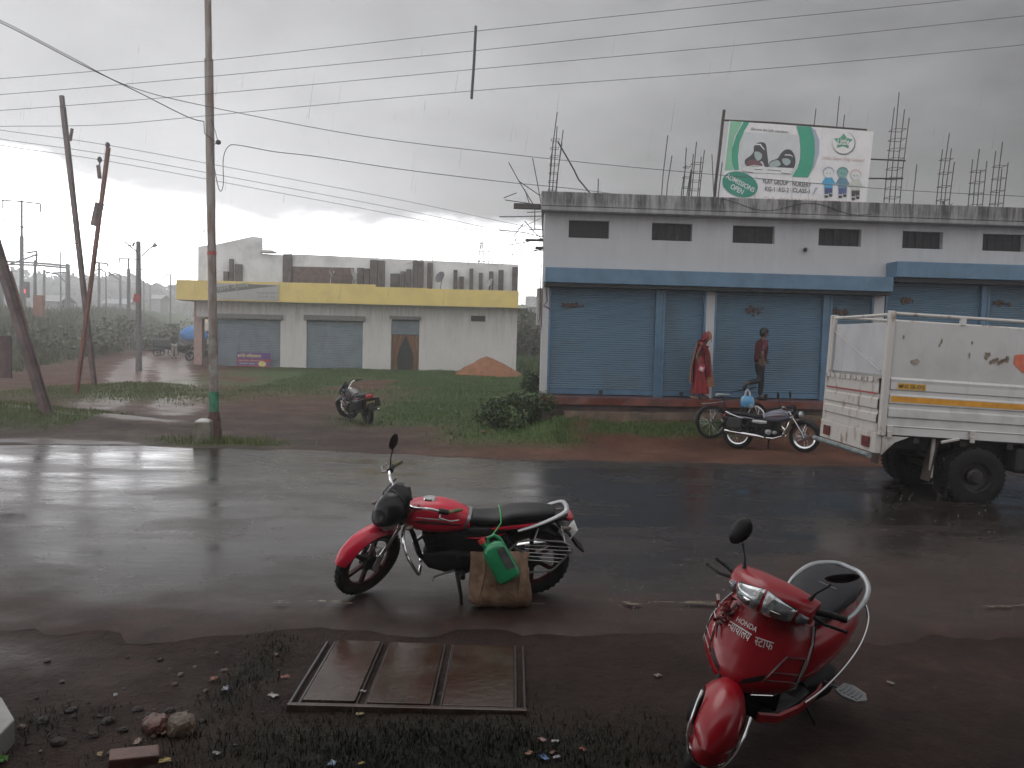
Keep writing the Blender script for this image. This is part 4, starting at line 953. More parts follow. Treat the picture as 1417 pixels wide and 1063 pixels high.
# ---------------------------------------------------------------- railway on the embankment
ballast = M('ballast', (.14, .13, .125), .8, var=.3, scale=3)
mastm = M('mast_steel', (.17, .165, .17), .6, var=.15)
def topz(y): 
    return gzf(emb_base(y) - 9, y)
for k_, off in enumerate((8.3, 9.8, 14, 15.5)):
    pts = [(float(emb_base(y)) - off, y, topz(y) + .16) for y in np.arange(26, 230, 6)]
    tag(MB().tube(pts, .07, 4).build('rail', M('rail_steel', (.20, .19, .19), .4, .5), sharp=30), ('nearest', 'second', 'third', 'farthest')[k_] + ' steel rail along the top of railway embankment', 'rail', 'rails on the embankment')
def mast(px, pt_, pb, Y, r_, label, arms=(), thick=None):
    b0 = at(px, pb, Y); o = empty('railway_mast', b0, label, 'mast', 'masts along the railway'); t0 = at(px, pt_, Y) - b0
    g_ = gzf(b0.x, b0.y) - b0.z
    MB().tube([Vector((0, 0, min(g_, 0) - .3)), Vector((t0.x * .6, 0, t0.z * .6)), t0], [r_ * 1.25, r_ * 1.2, r_], 6).build('pole', mastm, o)
    if thick: MB().tube([Vector((0, 0, -.3)), at(px, thick, Y) - b0], r_ * 1.9, 6).build('pole_sleeve', mastm, o)
    for arm in arms: MB().tube([at(*q, Y) - b0 for q in arm], r_ * .7, 5).build('cross_arm', mastm, o)
    return o
mast(30, 277, 437, 55, .07, 'tall T shaped mast with two hanging insulators', [[(2, 277), (30, 279), (56, 282)], [(4, 277), (4, 290)], [(56, 282), (56, 294)]], thick=327)
o = mast(48.5, 360, 438, 62, .10, 'short thick mast right of the tall T mast with slanted bracket', [[(48, 348), (51, 348), (50, 366)], [(37, 350), (51, 348)], [(10, 367), (30, 360), (52, 352)]])
mast(84, 349, 438, 80, .06, 'thin mast rising above the long gantry beam', [[(74, 349), (84, 350)], [(75, 350), (76, 355)]])
mast(93, 365, 432, 75, .13, 'double gantry leg at the right end of the beam', [[(10, 362), (50, 364), (95, 368)], [(12, 366), (50, 367), (95, 371)], [(95.5, 366), (96, 430)]])
mast(61, 373, 420, 78, .10, 'stubby mast under the gantry beam', [[(62, 376), (80, 380), (90, 390)], [(64, 378), (92, 377)]])
mast(137, 365, 435, 85, .12, 'H shaped twin mast with round portal top', [[(130, 363), (149, 365)], [(146.5, 377), (147, 425)], [(132, 374), (140, 373), (147, 378)], [(130, 364), (130, 368)], [(149, 365), (149, 369)]])
mast(126, 372, 430, 100, .10, 'thin mast just left of the H shaped twin mast')
mast(166.5, 383, 432, 95, .13, 'plain mast between the H mast and the lamp post', [[(150, 382), (160, 378), (168, 383)], [(150, 376), (166, 388)]])
mast(178, 358, 438, 62, .07, 'T shaped mast just left of the lamp post', [[(164, 358), (178, 358), (190, 359)], [(165, 358), (165, 364)]], thick=372)
mast(199, 388, 430, 105, .08, 'small plain mast just right of the lamp post')
mast(208, 394, 428, 120, .08, 'faint small mast in front of the far tree')
mast(236, 380, 432, 85, .07, 'small T shaped mast nearest the yellow band', [[(228, 380), (236, 380), (247, 382)], [(229, 380), (229, 384)], [(246, 382), (246, 385)]])
mast(2, 380, 437, 60, .12, 'mast at the left picture edge behind the leaning post')
for (a_, b_, Y, lb_) in (((0, 346), (250, 372), 85, 'upper faint catenary wire over the railway'), ((0, 352), (300, 392), 95, 'middle faint catenary wire over the railway'), ((62, 378), (300, 402), 100, 'lower faint catenary wire over the railway')):
    wire([(a_[0] - 60, a_[1] - 4, Y * .7), ((a_[0] + b_[0]) / 2, (a_[1] + b_[1]) / 2 + 2, Y), (*b_, Y * 1.3)], .018, lb_, 'catenary wires of the railway')
# signal, orange board, far sheds
p = at(34.5, 401, 58); o = empty('railway_signal', Vector((p.x, p.y, topz(58))), 'small lit red railway signal beside the tall mast', 'signal'); hh_ = p.z - topz(58)
MB().span((-.25, -.15, hh_ - .55), (.25, .15, hh_ + .55)).build('housing', mastm, o); MB().tube([(0, 0, -.3), (0, 0, hh_ - .5)], .07, 6).build('post', mastm, o); MB().lathe([(.001, -.20), (.15, -.18), (.16, -.151)], (0, 0, hh_ - .1), 'y', 12).build('lamp', M('signal_red', (.9, .12, .15), .3, emit=1.2), o)
p = at(54, 424, 56); z0 = topz(56); o = empty('relay_box', Vector((p.x, p.y, z0)), 'orange lineside box on a stand at the embankment top', 'box'); dz = p.z - z0
MB().span((-.3, -.2, dz - .7), (.3, .2, dz + .75)).build('cabinet', M('orange_paint', (.30, .13, .08), .6), o, bevel=.03); MB().span((-.22, -.1, -.3), (.22, .1, dz - .7)).build('stand', mastm, o)
shed = M('pale_shed_wall', (.36, .36, .36), .7, var=.1)
def shedb(px, py, pw_, Y, hgt, label):
    p = at(px, py, Y); o = empty('shed', (p.x, p.y, p.z), label, 'shed', 'pale sheds across the railway')
    w_ = pw_ * Y / F
    MB().span((-w_ / 2, 0, -3.5), (w_ / 2, 3, hgt)).build('wall', shed, o); MB().poly([(-w_ / 2 - .3, -.3, hgt), (w_ / 2 + .3, -.3, hgt), (w_ / 2 + .3, 1.5, hgt + .7), (-w_ / 2 - .3, 1.5, hgt + .7)], .08, (0, -.4, 1)).poly([(-w_ / 2 - .3, 1.52, hgt + .7), (w_ / 2 + .3, 1.52, hgt + .7), (w_ / 2 + .3, 3.3, hgt), (-w_ / 2 - .3, 3.3, hgt)], .08, (0, .4, 1)).build('roof', M('tin_roof', (.3, .3, .31), .5), o)
shedb(70, 430, 22, 90, 1.0, 'pale low shed right of the orange lineside box'); shedb(160, 428, 34, 120, .8, 'long pale low shed behind the bushes by lamp post'); shedb(215, 418, 14, 130, .5, 'tiny pale shed among the far trees')
# far trees
leaf = leafm('far_leaf', (.06, .072, .045)); bark = M('bark', (.06, .05, .042), .8)
def tree(x, y, hgt, wid, label, name='tree', grp='trees beyond the railway', n=900, z=None, lm=leaf, leafs=(.25, .6), trunk=True, seed=0, low=.18):
    g = np.random.default_rng(seed + int(abs(x) * 13 + y)); z = gzf(x, y) if z is None else z
    o = empty(name, (x, y, z), label, name.replace('_', ' '), grp)
    nb = 11; C = np.stack([g.normal(0, wid * .24, nb), g.normal(0, wid * .24, nb), hgt * g.uniform(low + .12, .86, nb)], 1); RB = wid * g.uniform(.16, .30, nb)
    bi = g.integers(0, nb, n); d = g.normal(size=(n, 3)); d /= np.linalg.norm(d, axis=1)[:, None]
    P0 = C[bi] + d * (RB[bi] * g.uniform(.35, 1.08, n) ** .6)[:, None] * np.array([1, 1, .85]); s_ = g.uniform(*leafs, n)
    a = g.normal(size=(n, 3)); a /= np.linalg.norm(a, axis=1)[:, None]; b_ = np.cross(a, g.normal(size=(n, 3))); b_ /= np.linalg.norm(b_, axis=1)[:, None]
    Vv = np.stack([P0 - a * s_[:, None], P0 + b_ * s_[:, None] * .6, P0 + a * s_[:, None], P0 - b_ * s_[:, None] * .6], 1).reshape(-1, 3); Fc = np.arange(n)[:, None] * 4 + np.arange(4)
    np_mesh('crown', Vv, Fc, lm, o)
    if trunk:
        mb = MB().tube([(0, 0, -.6), (wid * .02, 0, hgt * .3), (0, 0, hgt * .62)], [hgt * .03, hgt * .022, hgt * .008], 7)
        for k_ in range(5): c = Vector(C[k_]); mb.tube([(0, 0, hgt * .28), c * .6 + Vector((0, 0, hgt * .12)), c], [hgt * .014, hgt * .009, hgt * .004], 5)
        mb.build('trunk', bark, o)
    return o
ks = ['round crowned', 'flat topped', 'tall airy', 'low spreading', 'dense bushy']
for i, (px, ty, Y, wd) in enumerate(((-20, 395, 260, 60), (18, 402, 220, 45), (42, 385, 235, 52), (70, 392, 270, 50), (98, 380, 250, 55), (125, 398, 220, 40), (150, 388, 240, 45), (172, 392, 260, 40), (206, 387, 215, 34), (222, 404, 280, 36), (248, 398, 235, 30), (272, 408, 270, 50), (300, 410, 280, 60))):
    b0 = at(px, 436, Y); zt = at(px, ty, Y).z; zb_ = gzf(b0.x, Y); w_ = wd * Y / F
    tree(b0.x, Y, max(3, zt - zb_), w_ * 1.5, f'{ks[i % 5]} hazy tree beyond the railway, ' + ('at left picture edge', 'left of the tall T mast', 'behind the orange lineside box', 'above the pale low shed', 'behind the crossing leaning posts', 'just left of the H mast', 'right of the H mast', 'left of the lamp post', 'standing clear right of the lamp post', 'low in gap right of that', 'behind the small T mast', 'beside the yellow band', 'hidden behind the yellow band')[i], n=1100, seed=i, leafs=(.6, 1.5), low=.02)
# a hazy belt of wood behind
g = np.random.default_rng(5); n = 9000; px_ = g.uniform(-150, 330, n); Yv = g.uniform(290, 370, n)
Pw = np.array([list(at(a, 436, b)) for a, b in zip(px_, Yv)]); hz_ = (15 + 9 * (fbm(px_, px_ * 0, .028, 71) - .4)); Pw[:, 2] = 4.0 + g.uniform(0, 1, n) ** .8 * hz_
a = g.normal(size=(n, 3)); a /= np.linalg.norm(a, axis=1)[:, None]; b_ = np.cross(a, g.normal(size=(n, 3))); b_ /= np.linalg.norm(b_, axis=1)[:, None]; s_ = g.uniform(.9, 2.2, n)[:, None]
tag(np_mesh('woodland', np.stack([Pw - a * s_, Pw + b_ * s_ * .7, Pw + a * s_, Pw - b_ * s_ * .7], 1).reshape(-1, 3), np.arange(n)[:, None] * 4 + np.arange(4), leaf), kind='stuff')
# shrubs on the embankment and beside the shop
shl = leafm('shrub_leaf', (.085, .105, .055)); shn = leafm('near_shrub_leaf', (.045, .082, .022))
for px, py, Y, h_, w_, lb_ in ((160, 452, 55, 2.2, 4.2, 'big grey green shrub on the bank below the far shed'), (205, 446, 62, 1.8, 3.2, 'rounded shrub on the bank right of the lamp post'), (120, 460, 50, 1.5, 3.5, 'shrub on the bank behind the crossing posts'), (40, 470, 44, 1.4, 3.6, 'shrub on the bank behind the thick leaning post'), (240, 452, 75, 2.2, 4.5, 'shrub at the far end of the bank near the parked vehicles')):
    p = at(px, py, Y); tree(p.x, Y, h_, w_, lb_, 'shrub', 'shrubs on the railway bank', 700, lm=shl, leafs=(.08, .22), trunk=False, seed=px, low=0)
for px, py, h_, w_, lb_ in ((733, 586, .72, .95, 'dark bushy shrub growing at the corner of shop building'), (690, 592, .6, 1.0, 'low weedy clump left of the dark corner shrub'), (738, 560, .9, .8, 'taller weedy shrub against the shop side wall')):
    p = drop(px, py); tree(p.x, p.y, h_, w_, lb_, 'shrub', 'shrubs beside the shop corner', 2600, lm=shn, leafs=(.02, .06), trunk=False, seed=px, low=-.1)
tag_ = None
# white house and dark hill seen in the gap between the buildings
p = at(730, 440, 75); o = empty('house', (p.x, 75, gzf(p.x, 75)), 'small white far house seen through the gap between buildings', 'house'); z0 = gzf(p.x, 75)
MB().span((-1.6, 0, -1), (1.8, 5, 5.0 - z0)).span((-.2, .2, 5.0 - z0), (1.4, 4, 6.0 - z0)).build('wall', M('far_white_wall', (.5, .5, .5), .6), o); MB().span((-1.9, -.3, 5.0 - z0), (2.1, 5.2, 5.16 - z0)).build('roof', rawp, o); MB().span((-.9, -.02, 3.2 - z0), (-.3, .0, 4.2 - z0)).span((.4, -.02, 3.2 - z0), (1.0, 0, 4.2 - z0)).build('window', darkm, o)
for i, px in enumerate((722, 738, 756, 775)):
    p = at(px, 455, 62 + 5 * i); tree(p.x, p.y, 3.4 + .6 * (i % 2), 4.5, ('thin hazy tree left in the gap between buildings', 'middle hazy tree in the gap between buildings', 'hazy tree in gap touching the shop wall', 'hazy tree hidden mostly behind the shop wall')[i], 'tree', 'trees in the gap between buildings', 1300, leafs=(.12, .3), seed=i, low=0)
p = at(1232, 280, 40); tree(p.x, 40, at(1232, 272, 40).z - .2, 4.5, 'tree top showing above the shop roof beside the banner', 'tree', None, 1200, leafs=(.06, .16), seed=77, low=.3)
# transmission tower far off
p = at(666, 360, 125); z0 = gzf(p.x, 125); o = empty('transmission_tower', (p.x, 125, z0), 'faint far lattice tower above the grey building parapet', 'tower'); H_ = at(666, 334, 125).z - z0
mb = MB()
for sx_ in (-1, 1):
    for sy_ in (-1, 1): mb.tube([(sx_ * 1.5, sy_ * 1.5, 0), (sx_ * .12, sy_ * .12, H_)], .09, 4)
for k_ in range(9):
    t0, t1 = k_ / 9, (k_ + 1) / 9; a_, b_ = 1.5 * (1 - t0) + .12 * t0, 1.5 * (1 - t1) + .12 * t1
    for sy_ in (-1, 1): mb.tube([(-a_, sy_ * a_, t0 * H_), (b_, sy_ * b_, t1 * H_)], .05, 4).tube([(a_, sy_ * a_, t0 * H_), (-b_, sy_ * b_, t1 * H_)], .05, 4)
mb.build('lattice', mastm, o); MB().tube([(-2, 0, H_ * .8), (2, 0, H_ * .8)], .08, 4).tube([(-1.6, 0, H_ * .9), (1.6, 0, H_ * .9)], .08, 4).build('cross_arm', mastm, o)
# ---------------------------------------------------------------- two-wheelers
def paint(name, col, coat=.5, rough=.25): return M(name, col, rough, 0, var=.08, scale=3, coat=coat * .4)
redpaint = paint('red_paint', (.52, .004, .030), rough=.34); redscoot = paint('deep_red_paint', (.27, .003, .010), .5, .28); blackp = M('black_plastic', (.010, .010, .011), .42, var=.2, spec=.25); rubber = M('tyre_rubber', (.012, .0115, .0115), .7, spec=.2, var=.3, scale=20)
chrome = M('chrome', (.62, .62, .62), .16, 1, var=.05); alum = M('cast_aluminium', (.30, .30, .30), .4, .8, var=.2, scale=12); engm = M('black_engine', (.008, .008, .008), .55, .1, var=.3, scale=15, spec=.2)
seatm = M('wet_black_vinyl', (.012, .012, .013), .40, spec=.22, var=.15, scale=6, bmp=.15, bscale=90); silver = M('silver_paint', (.42, .42, .43), .3, .4, var=.08); lensr = M('red_lens', (.42, .02, .03), .2, coat=.5); lensc = M('clear_lens', (.40, .42, .43), .12, .3, coat=.8); lenso = M('orange_lens', (.5, .18, .04), .25, coat=.3)
decal = M('dark_decal', (.06, .008, .012), .4)
lenss = M('smoky_lens', (.09, .06, .045), .3)
platem = M('plate_white', (.55, .55, .53), .4); plateY = M('plate_yellow', (.62, .52, .25), .4); mirm = M('mirror_glass', (.55, .57, .6), .05, 1, var=.02); inkm = M('plate_ink', (.03, .03, .03), .5)
gripm = M('yellow_green_grip', (.20, .14, .03), .6, col2=(.02, .09, .05), thr=(.4, .6), scale=16, stretch=(1, 3, 1)); vism = M('smoked_visor', (.006, .006, .007), .28, spec=.3)
I4 = Matrix.Identity(4)
def wheel(parent, c, rad, wid, T, style='alloy', spin=0.2, rimm=None, name='wheel', disc=None):
    a = wid / 2; th = wid * .92; ri = rad - th
    prof = [(ri, -a * .55), (ri + th * .3, -a * .95), (ri + th * .62, -a), (ri + th * .86, -a * .78), (rad - .004, -a * .42), (rad, 0), (rad - .004, a * .42), (ri + th * .86, a * .78), (ri + th * .62, a), (ri + th * .3, a * .95), (ri, a * .55)]
    w = MB().lathe(prof, c, 'y', 40)
    for k_ in range(36):   # tread blocks
        q = 2 * math.pi * k_ / 36
        for s_ in (-1, 1): w.box((c[0] + (rad - .0065) * math.cos(q + s_ * .03), c[1] + s_ * a * .34, c[2] + (rad - .0065) * math.sin(q + s_ * .03)), (.02, a * .5, .012), Matrix.Rotation(-q + math.pi / 2, 3, 'Y'))
    w = w.xf(T).build(name, rubber, parent)
    rm = rimm or engm
    r_ = MB().lathe([(ri - .028, -a * .35), (ri - .006, -a * .55), (ri + .006, -a * .62), (ri + .008, -a * .5), (ri - .012, 0), (ri + .008, a * .5), (ri + .006, a * .62), (ri - .006, a * .55), (ri - .028, a * .35), (ri - .032, 0), (ri - .028, -a * .35)], c, 'y', 40)
    if style == 'alloy':
        for k_ in range(6):
            q = spin + k_ * math.pi / 3; d = Vector((math.cos(q), 0, math.sin(q))); e = Vector((-math.sin(q), 0, math.cos(q)))
            rs = []
            for t_, hw in ((.04, .026), (.10, .017), (ri - .025, .016)):
                p = Vector(c) + d * t_; rs.append([p + e * hw + Vector((0, .012, 0)), p + e * hw - Vector((0, .012, 0)), p - e * hw - Vector((0, .012, 0)), p - e * hw + Vector((0, .012, 0))])
            r_.rings(rs, smooth=False)
    r_.xf(T).build('rim', rm, w)
    h_ = MB().lathe([(.001, -.055), (.03, -.055), (.032, -.045), (.06, -.04), (.062, .035), (.03, .045), (.03, .06), (.001, .06)] if style != 'bicycle' else [(.001, -.05), (.018, -.05), (.022, 0), (.018, .05), (.001, .05)], c, 'y', 20)
    if disc: h_.lathe([(.001, disc), (.085, disc), (.085, disc + .05 * math.copysign(1, disc)), (.001, disc + .05 * math.copysign(1, disc))], c, 'y', 24)
    h_.xf(T).build('hub', alum if style != 'alloy' else engm, w)
    if style in ('spoke', 'bicycle'):
        n_ = 36 if style == 'spoke' else 32; sp_ = MB()
        for k_ in range(n_):
            q = 2 * math.pi * k_ / n_; q2 = q + (.5 if k_ % 4 < 2 else -.5); s_ = .03 if k_ % 2 else -.03
            sp_.tube([(c[0] + .035 * math.cos(q2), c[1] + s_, c[2] + .035 * math.sin(q2)), (c[0] + (ri - .02) * math.cos(q), c[1], c[2] + (ri - .02) * math.sin(q))], .0018, 3)
        sp_.xf(T).build('spokes', chrome, w)
    return w
def steering(pivot, rake, ang):
    ax = Vector((-math.sin(rake), 0, math.cos(rake)))
    return Matrix.Translation(pivot) @ Matrix.Rotation(ang, 4, ax) @ Matrix.Translation(-Vector(pivot))
def motorcycle(name, loc, head, lean, label, steer=0, body=redpaint, fender=redpaint, wheel_style='alloy', tank=None, group=None, mirrors=(-1,), saree=True, guard=True, grip=gripm, cowl='visor', sc=1.0, tail=None, rack=False, plate=platem, spin=.2, grab=silver, rimm=None, plate_txt=None, mrot=0):
    o = empty(name, loc, label, 'motorcycle', group, rz=head, rx=lean, sc=sc); tank = tank or body; tail = tail or body
    piv = Vector((.38, 0, .86)); S = steering(piv, R(25), steer)
    RW = .30
    rw = wheel(o, (-.63, 0, RW), RW, .10, I4, wheel_style, spin, rimm, disc=None)
    fw = wheel(o, (.645, 0, RW), RW, .085, S, wheel_style, spin + .3, rimm)
    MB.warp = lambda p: (p[0], p[1], p[2] if p[2] < .3 else .3 + (p[2] - .3) * .76 if p[2] < .95 else .794 + (p[2] - .95) * .98)
    # front end
    mb = MB()
    for s_ in (-1, 1): mb.tube([(.655, s_ * .085, RW - .02), (.60, s_ * .085, .44)], .026, 10).tube([(.60, s_ * .085, .44), (.365, s_ * .085, .94)], .017, 10)
    mb.box((.37, 0, .925), (.09, .22, .022), Matrix.Rotation(R(-25), 3, 'Y')).box((.425, 0, .80), (.09, .22, .03), Matrix.Rotation(R(-25), 3, 'Y')).xf(S).build('fork', chrome, o)
    W_, MB.warp = MB.warp, None
    MB().arch(.645, RW, RW + .042, R(25), R(140), .075, .05, n=22, pw=2.6).xf(S).build('front_fender', fender, o)
    MB.warp = W_
    MB().tube([(.62, .075, .36), (.69, .075, .62), (.60, .075, .52)], .008, 6).tube([(.62, -.075, .36), (.69, -.075, .62), (.60, -.075, .52)], .008, 6).xf(S).build('fender_stay', chrome, o)
    # head fairing
    if cowl == 'visor':
        MB().rings([[Vector((x - .02 * math.sin(a) - .055 * max(0, math.cos(a)) * 0, hw * math.cos(a), zc + hh * math.sin(a))) for a in [2 * math.pi * j / 20 for j in range(20)]] for x, zc, hw, hh in ((.40, .93, .10, .11), (.46, .93, .135, .145), (.53, .92, .13, .145), (.585, .90, .105, .12), (.615, .88, .07, .08), (.622, .875, .03, .03))]).xf(S).build('head_cowl', vism, o)
        hl = MB().rings([[Vector((x, hw * math.cos(a), zc + hh * math.sin(a))) for a in [2 * math.pi * j / 20 for j in range(20)]] for x, zc, hw, hh in ((.50, .835, .10, .075), (.57, .815, .095, .07), (.60, .81, .075, .055), (.612, .808, .04, .03))]).xf(S).build('headlight', lensc, o)
        MB().rings([[Vector((x, hw * math.cos(a), zc + hh * math.sin(a))) for a in [2 * math.pi * j / 16 for j in range(16)]] for x, zc, hw, hh in ((.46, .80, .09, .06), (.54, .76, .085, .04), (.575, .75, .06, .02))]).xf(S).build('cowl_chin', silver, o)
        MB().rings([[Vector((x, hw * math.cos(a), z + .05 * math.sin(a) * 0)) for a in [2 * math.pi * j / 16 for j in range(16)]] for x, z, hw in ((.44, 1.05, .10), (.42, 1.08, .09), (.40, 1.085, .03))]).xf(S)
        MB().xloft([(.36, 1.03, .075, .03), (.40, 1.05, .085, .04), (.455, 1.045, .08, .03)]).xf(S).build('instrument_panel', blackp, o)
        MB().rings([[Vector((x - .006 * k_, hw * math.cos(a), z)) for a, hw, z, x in [(math.pi * j / 8, w0, z0_, x0 + .03 * math.sin(math.pi * j / 8)) for j in range(9)]] + [Vector((x - .012 - .006 * k_, hw * math.cos(a), z)) for a, hw, z, x in [(math.pi * j / 8, w0, z0_, x0 + .03 * math.sin(math.pi * j / 8)) for j in range(8, -1, -1)]] for k_, (w0, z0_, x0) in enumerate(((.12, .99, .47), (.115, 1.05, .44), (.085, 1.10, .41), (.03, 1.125, .39)))]).xf(S).build('fly_screen', vism, o)
    else:
        MB().ell((.50, 0, .86), (.12, .105, .105)).xf(S).build('headlight_shell', blackp, o); MB().lathe([(.001, .62), (.085, .605), (.098, .575), (.098, .56)], (0, 0, .86), 'x', 20).xf(S).build('headlight', lensc, o)
        MB().xloft([(.36, 1.02, .07, .03), (.42, 1.03, .085, .045), (.47, 1.0, .07, .03)]).xf(S).build('instrument_panel', blackp, o)
    for s_ in (-1, 1):
        MB().tube([(.47, s_ * .10, .84), (.47, s_ * .17, .845)], .01, 6).ell((.475, s_ * .20, .845), (.038, .024, .02)).xf(S).build('indicator', lenss, o)
    # handlebar
    hb = MB().tube(sm([(.12, .36, 1.005), (.24, .335, 1.02), (.33, .24, 1.035), (.36, .14, .985), (.365, .06, .95), (.365, -.06, .95), (.36, -.14, .985), (.33, -.24, 1.035), (.24, -.335, 1.02), (.12, -.36, 1.005)]), .0125, 8).xf(S).build('handlebar', chrome, o)
    for s_ in (-1, 1):
        MB().tube([(.115, s_ * .362, 1.004), (.155, s_ * .353, 1.009), (.235, s_ * .337, 1.018)], [.016, .0185, .018], 10).xf(S).build('grip', grip, o)
        MB().tube([(.235, s_ * .337, 1.018), (.29, s_ * .29, 1.03)], .026, 8).xf(S).build('switch_box', blackp, o)
        MB().tube([(.27, s_ * .30, 1.02), (.32, s_ * .34, 1.0), (.27, s_ * .41, .985), (.20, s_ * .43, .975)], [.009, .009, .007, .008], 6).xf(S).build('lever', alum, o)
    for s_ in mirrors:
        st_ = MB().tube([(.27, s_ * .31, 1.03), (.26, s_ * .33, 1.13), (.235, s_ * .345, 1.20)], .0055, 6).xf(S).build('mirror_stalk', blackp, o)
        q = Matrix.Translation((.235, s_ * .35, 1.265)) @ Matrix.Rotation(mrot, 4, 'Z')
        mh = MB().lathe([(.001, -.03), (.035, -.026), (.058, -.008), (.06, .0)], ax='x', n=20); mh.v = [(x * -1 * .8, y * .85, z * 1.25) for x, y, z in mh.v]; mh.xf(S @ q).build('mirror', blackp, o)
        mg = MB().lathe([(.001, 0), (.054, 0)], ax='x', n=20); mg.v = [(-.002, y * .85, z * 1.25) for x, y, z in mg.v]; mg.xf(S @ q).build('mirror_glass', mirm, o)
    MB().tube([(.33, .12, .99), (.45, .15, .95), (.47, .10, .80), (.40, .05, .70)], .006, 5).tube([(.30, -.20, 1.02), (.47, -.14, 1.0), (.49, -.07, .85), (.42, -.05, .66)], .006, 5).xf(S).build('cable', blackp, o)
    # frame, tank, seat, tail
    MB().tube([(.39, 0, .84), (.30, 0, .60), (.24, 0, .34), (.10, 0, .24)], .02, 8).tube([(.40, 0, .78), (.10, 0, .70), (-.30, 0, .66), (-.78, 0, .70)], .022, 8).tube([(-.22, .11, .64), (-.28, .11, .30), (-.05, .12, .24)], .016, 8).tube([(-.22, -.11, .64), (-.28, -.11, .30), (-.05, -.12, .24)], .016, 8).tube([(-.22, .1, .32), (-.63, .1, .30)], .022, 8).tube([(-.22, -.1, .32), (-.63, -.1, .30)], .022, 8).build('frame', blackp, o)
    MB().xloft([(.37, .82, .05, .07, 2.5), (.355, .82, .09, .105, 2.6), (.28, .815, .132, .142, 2.8), (.18, .81, .152, .160, 2.8), (.06, .80, .150, .158, 2.8), (-.04, .785, .130, .135, 2.7), (-.13, .76, .105, .095, 2.5), (-.16, .75, .08, .07, 2.4)], 26).build('fuel_tank', tank, o)
    for s_ in (-1, 1):
        MB().xloft([(.30, .80, .003, .004, 2, s_ * .128), (.22, .805, .005, .022, 2.2, s_ * .1475), (.10, .79, .005, .018, 2.2, s_ * .1515), (-.02, .765, .004, .010, 2.2, s_ * .138), (-.08, .755, .003, .004, 2, s_ * .122)], 10).build('tank_decal', decal, o)
        MB().xloft([(.27, .845, .003, .003, 2, s_ * .131), (.18, .838, .005, .007, 2.2, s_ * .1495), (.06, .82, .005, .006, 2.2, s_ * .1475), (-.03, .80, .003, .003, 2, s_ * .133)], 10).build('tank_decal', silver, o)
    MB().lathe([(.001, .012), (.045, .01), (.05, 0), (.052, -.02)], (.17, 0, .968), 'z', 18).build('fuel_cap', chrome, o)
    MB().xloft([(-.095, .755, .092, .10, 2.6), (-.11, .755, .094, .10, 2.6)], 26) 
    MB().rings([[Vector((x - .035 * math.sin(a) , hw * math.cos(a), zc + hh * math.sin(a))) for a in [2 * math.pi * j / 26 for j in range(26)]] for x, zc, hw, hh in ((-.098, .765, .126, .108), (-.122, .76, .122, .104))]).build('tank_trim', alum, o)
    MB().xloft([(-.10, .765, .085, .055, 3), (-.13, .77, .10, .065, 3), (-.22, .765, .115, .06, 3), (-.34, .765, .13, .055, 3), (-.40, .785, .135, .06, 3), (-.46, .81, .135, .062, 3), (-.60, .82, .13, .06, 3), (-.72, .825, .11, .055, 3), (-.79, .825, .085, .04, 3), (-.80, .825, .04, .02, 3)], 26).build('seat', seatm, o)
    MB().xloft([(-.08, .66, .10, .05, 3), (-.2, .655, .125, .085, 3), (-.32, .66, .13, .075, 3), (-.42, .69, .125, .045, 3)], 22).build('side_panel', blackp, o)
    MB().xloft([(-.28, .715, .12, .02, 3), (-.42, .715, .135, .034, 3), (-.60, .735, .13, .040, 3), (-.76, .765, .105, .042, 3), (-.88, .785, .075, .035, 3), (-.91, .79, .05, .02, 3)], 22).build('tail_panel', blackp, o)
    for s_ in (-1, 1):
        MB().xloft([(-.30, .712, .004, .012, 2.4, s_ * .137), (-.42, .722, .006, .019, 2.4, s_ * .138), (-.58, .74, .006, .02, 2.4, s_ * .134), (-.70, .758, .004, .008, 2.4, s_ * .119)], 10).build('tail_stripe', tail, o)
        MB().xloft([(-.10, .600, .003, .003, 2, s_ * .10), (-.2, .606, .004, .009, 2, s_ * .127), (-.34, .632, .004, .009, 2, s_ * .13), (-.4, .65, .003, .003, 2, s_ * .127)], 8).build('side_stripe', tail, o)
    MB().ell((-.905, 0, .775), (.04, .085, .038), p=2.6).build('tail_lamp', lensr, o)
    for s_ in (-1, 1): MB().tube([(-.86, s_ * .08, .735), (-.86, s_ * .16, .735)], .01, 6).ell((-.87, s_ * .18, .735), (.038, .024, .02)).build('indicator', lenss, o)
    gr_ = MB(); pts = [(-.50, .16, .70), (-.62, .155, .745), (-.76, .14, .81), (-.86, .11, .865), (-.885, .05, .88), (-.885, -.05, .88), (-.86, -.11, .865), (-.76, -.14, .81), (-.62, -.155, .745), (-.50, -.16, .70)]
    gr_.tube(sm(pts, 4), [.012 + .008 * math.sin(math.pi * k_ / 36) ** .5 for k_ in range(37)], 10).tube([(-.74, .12, .79), (-.72, 0, .78), (-.74, -.12, .79)], .012, 6).build('grab_rail', grab, o)
    MB().rings([[Vector((x, y, z)) for x, y, z in ((a, -w_, b - .0), (a, w_, b), (a - .02, w_, b + .008), (a - .02, -w_, b + .008))] for a, b, w_ in ((-.80, .72, .085), (-.90, .60, .08), (-.965, .47, .075), (-1.02, .40, .08))], smooth=False).build('rear_mudguard', blackp, o, bevel=.006)
    pl_ = MB().box((-.945, 0, .615), (.004, .20, .11), Matrix.Rotation(R(-30), 3, 'Y')).build('number_plate', plate, o)
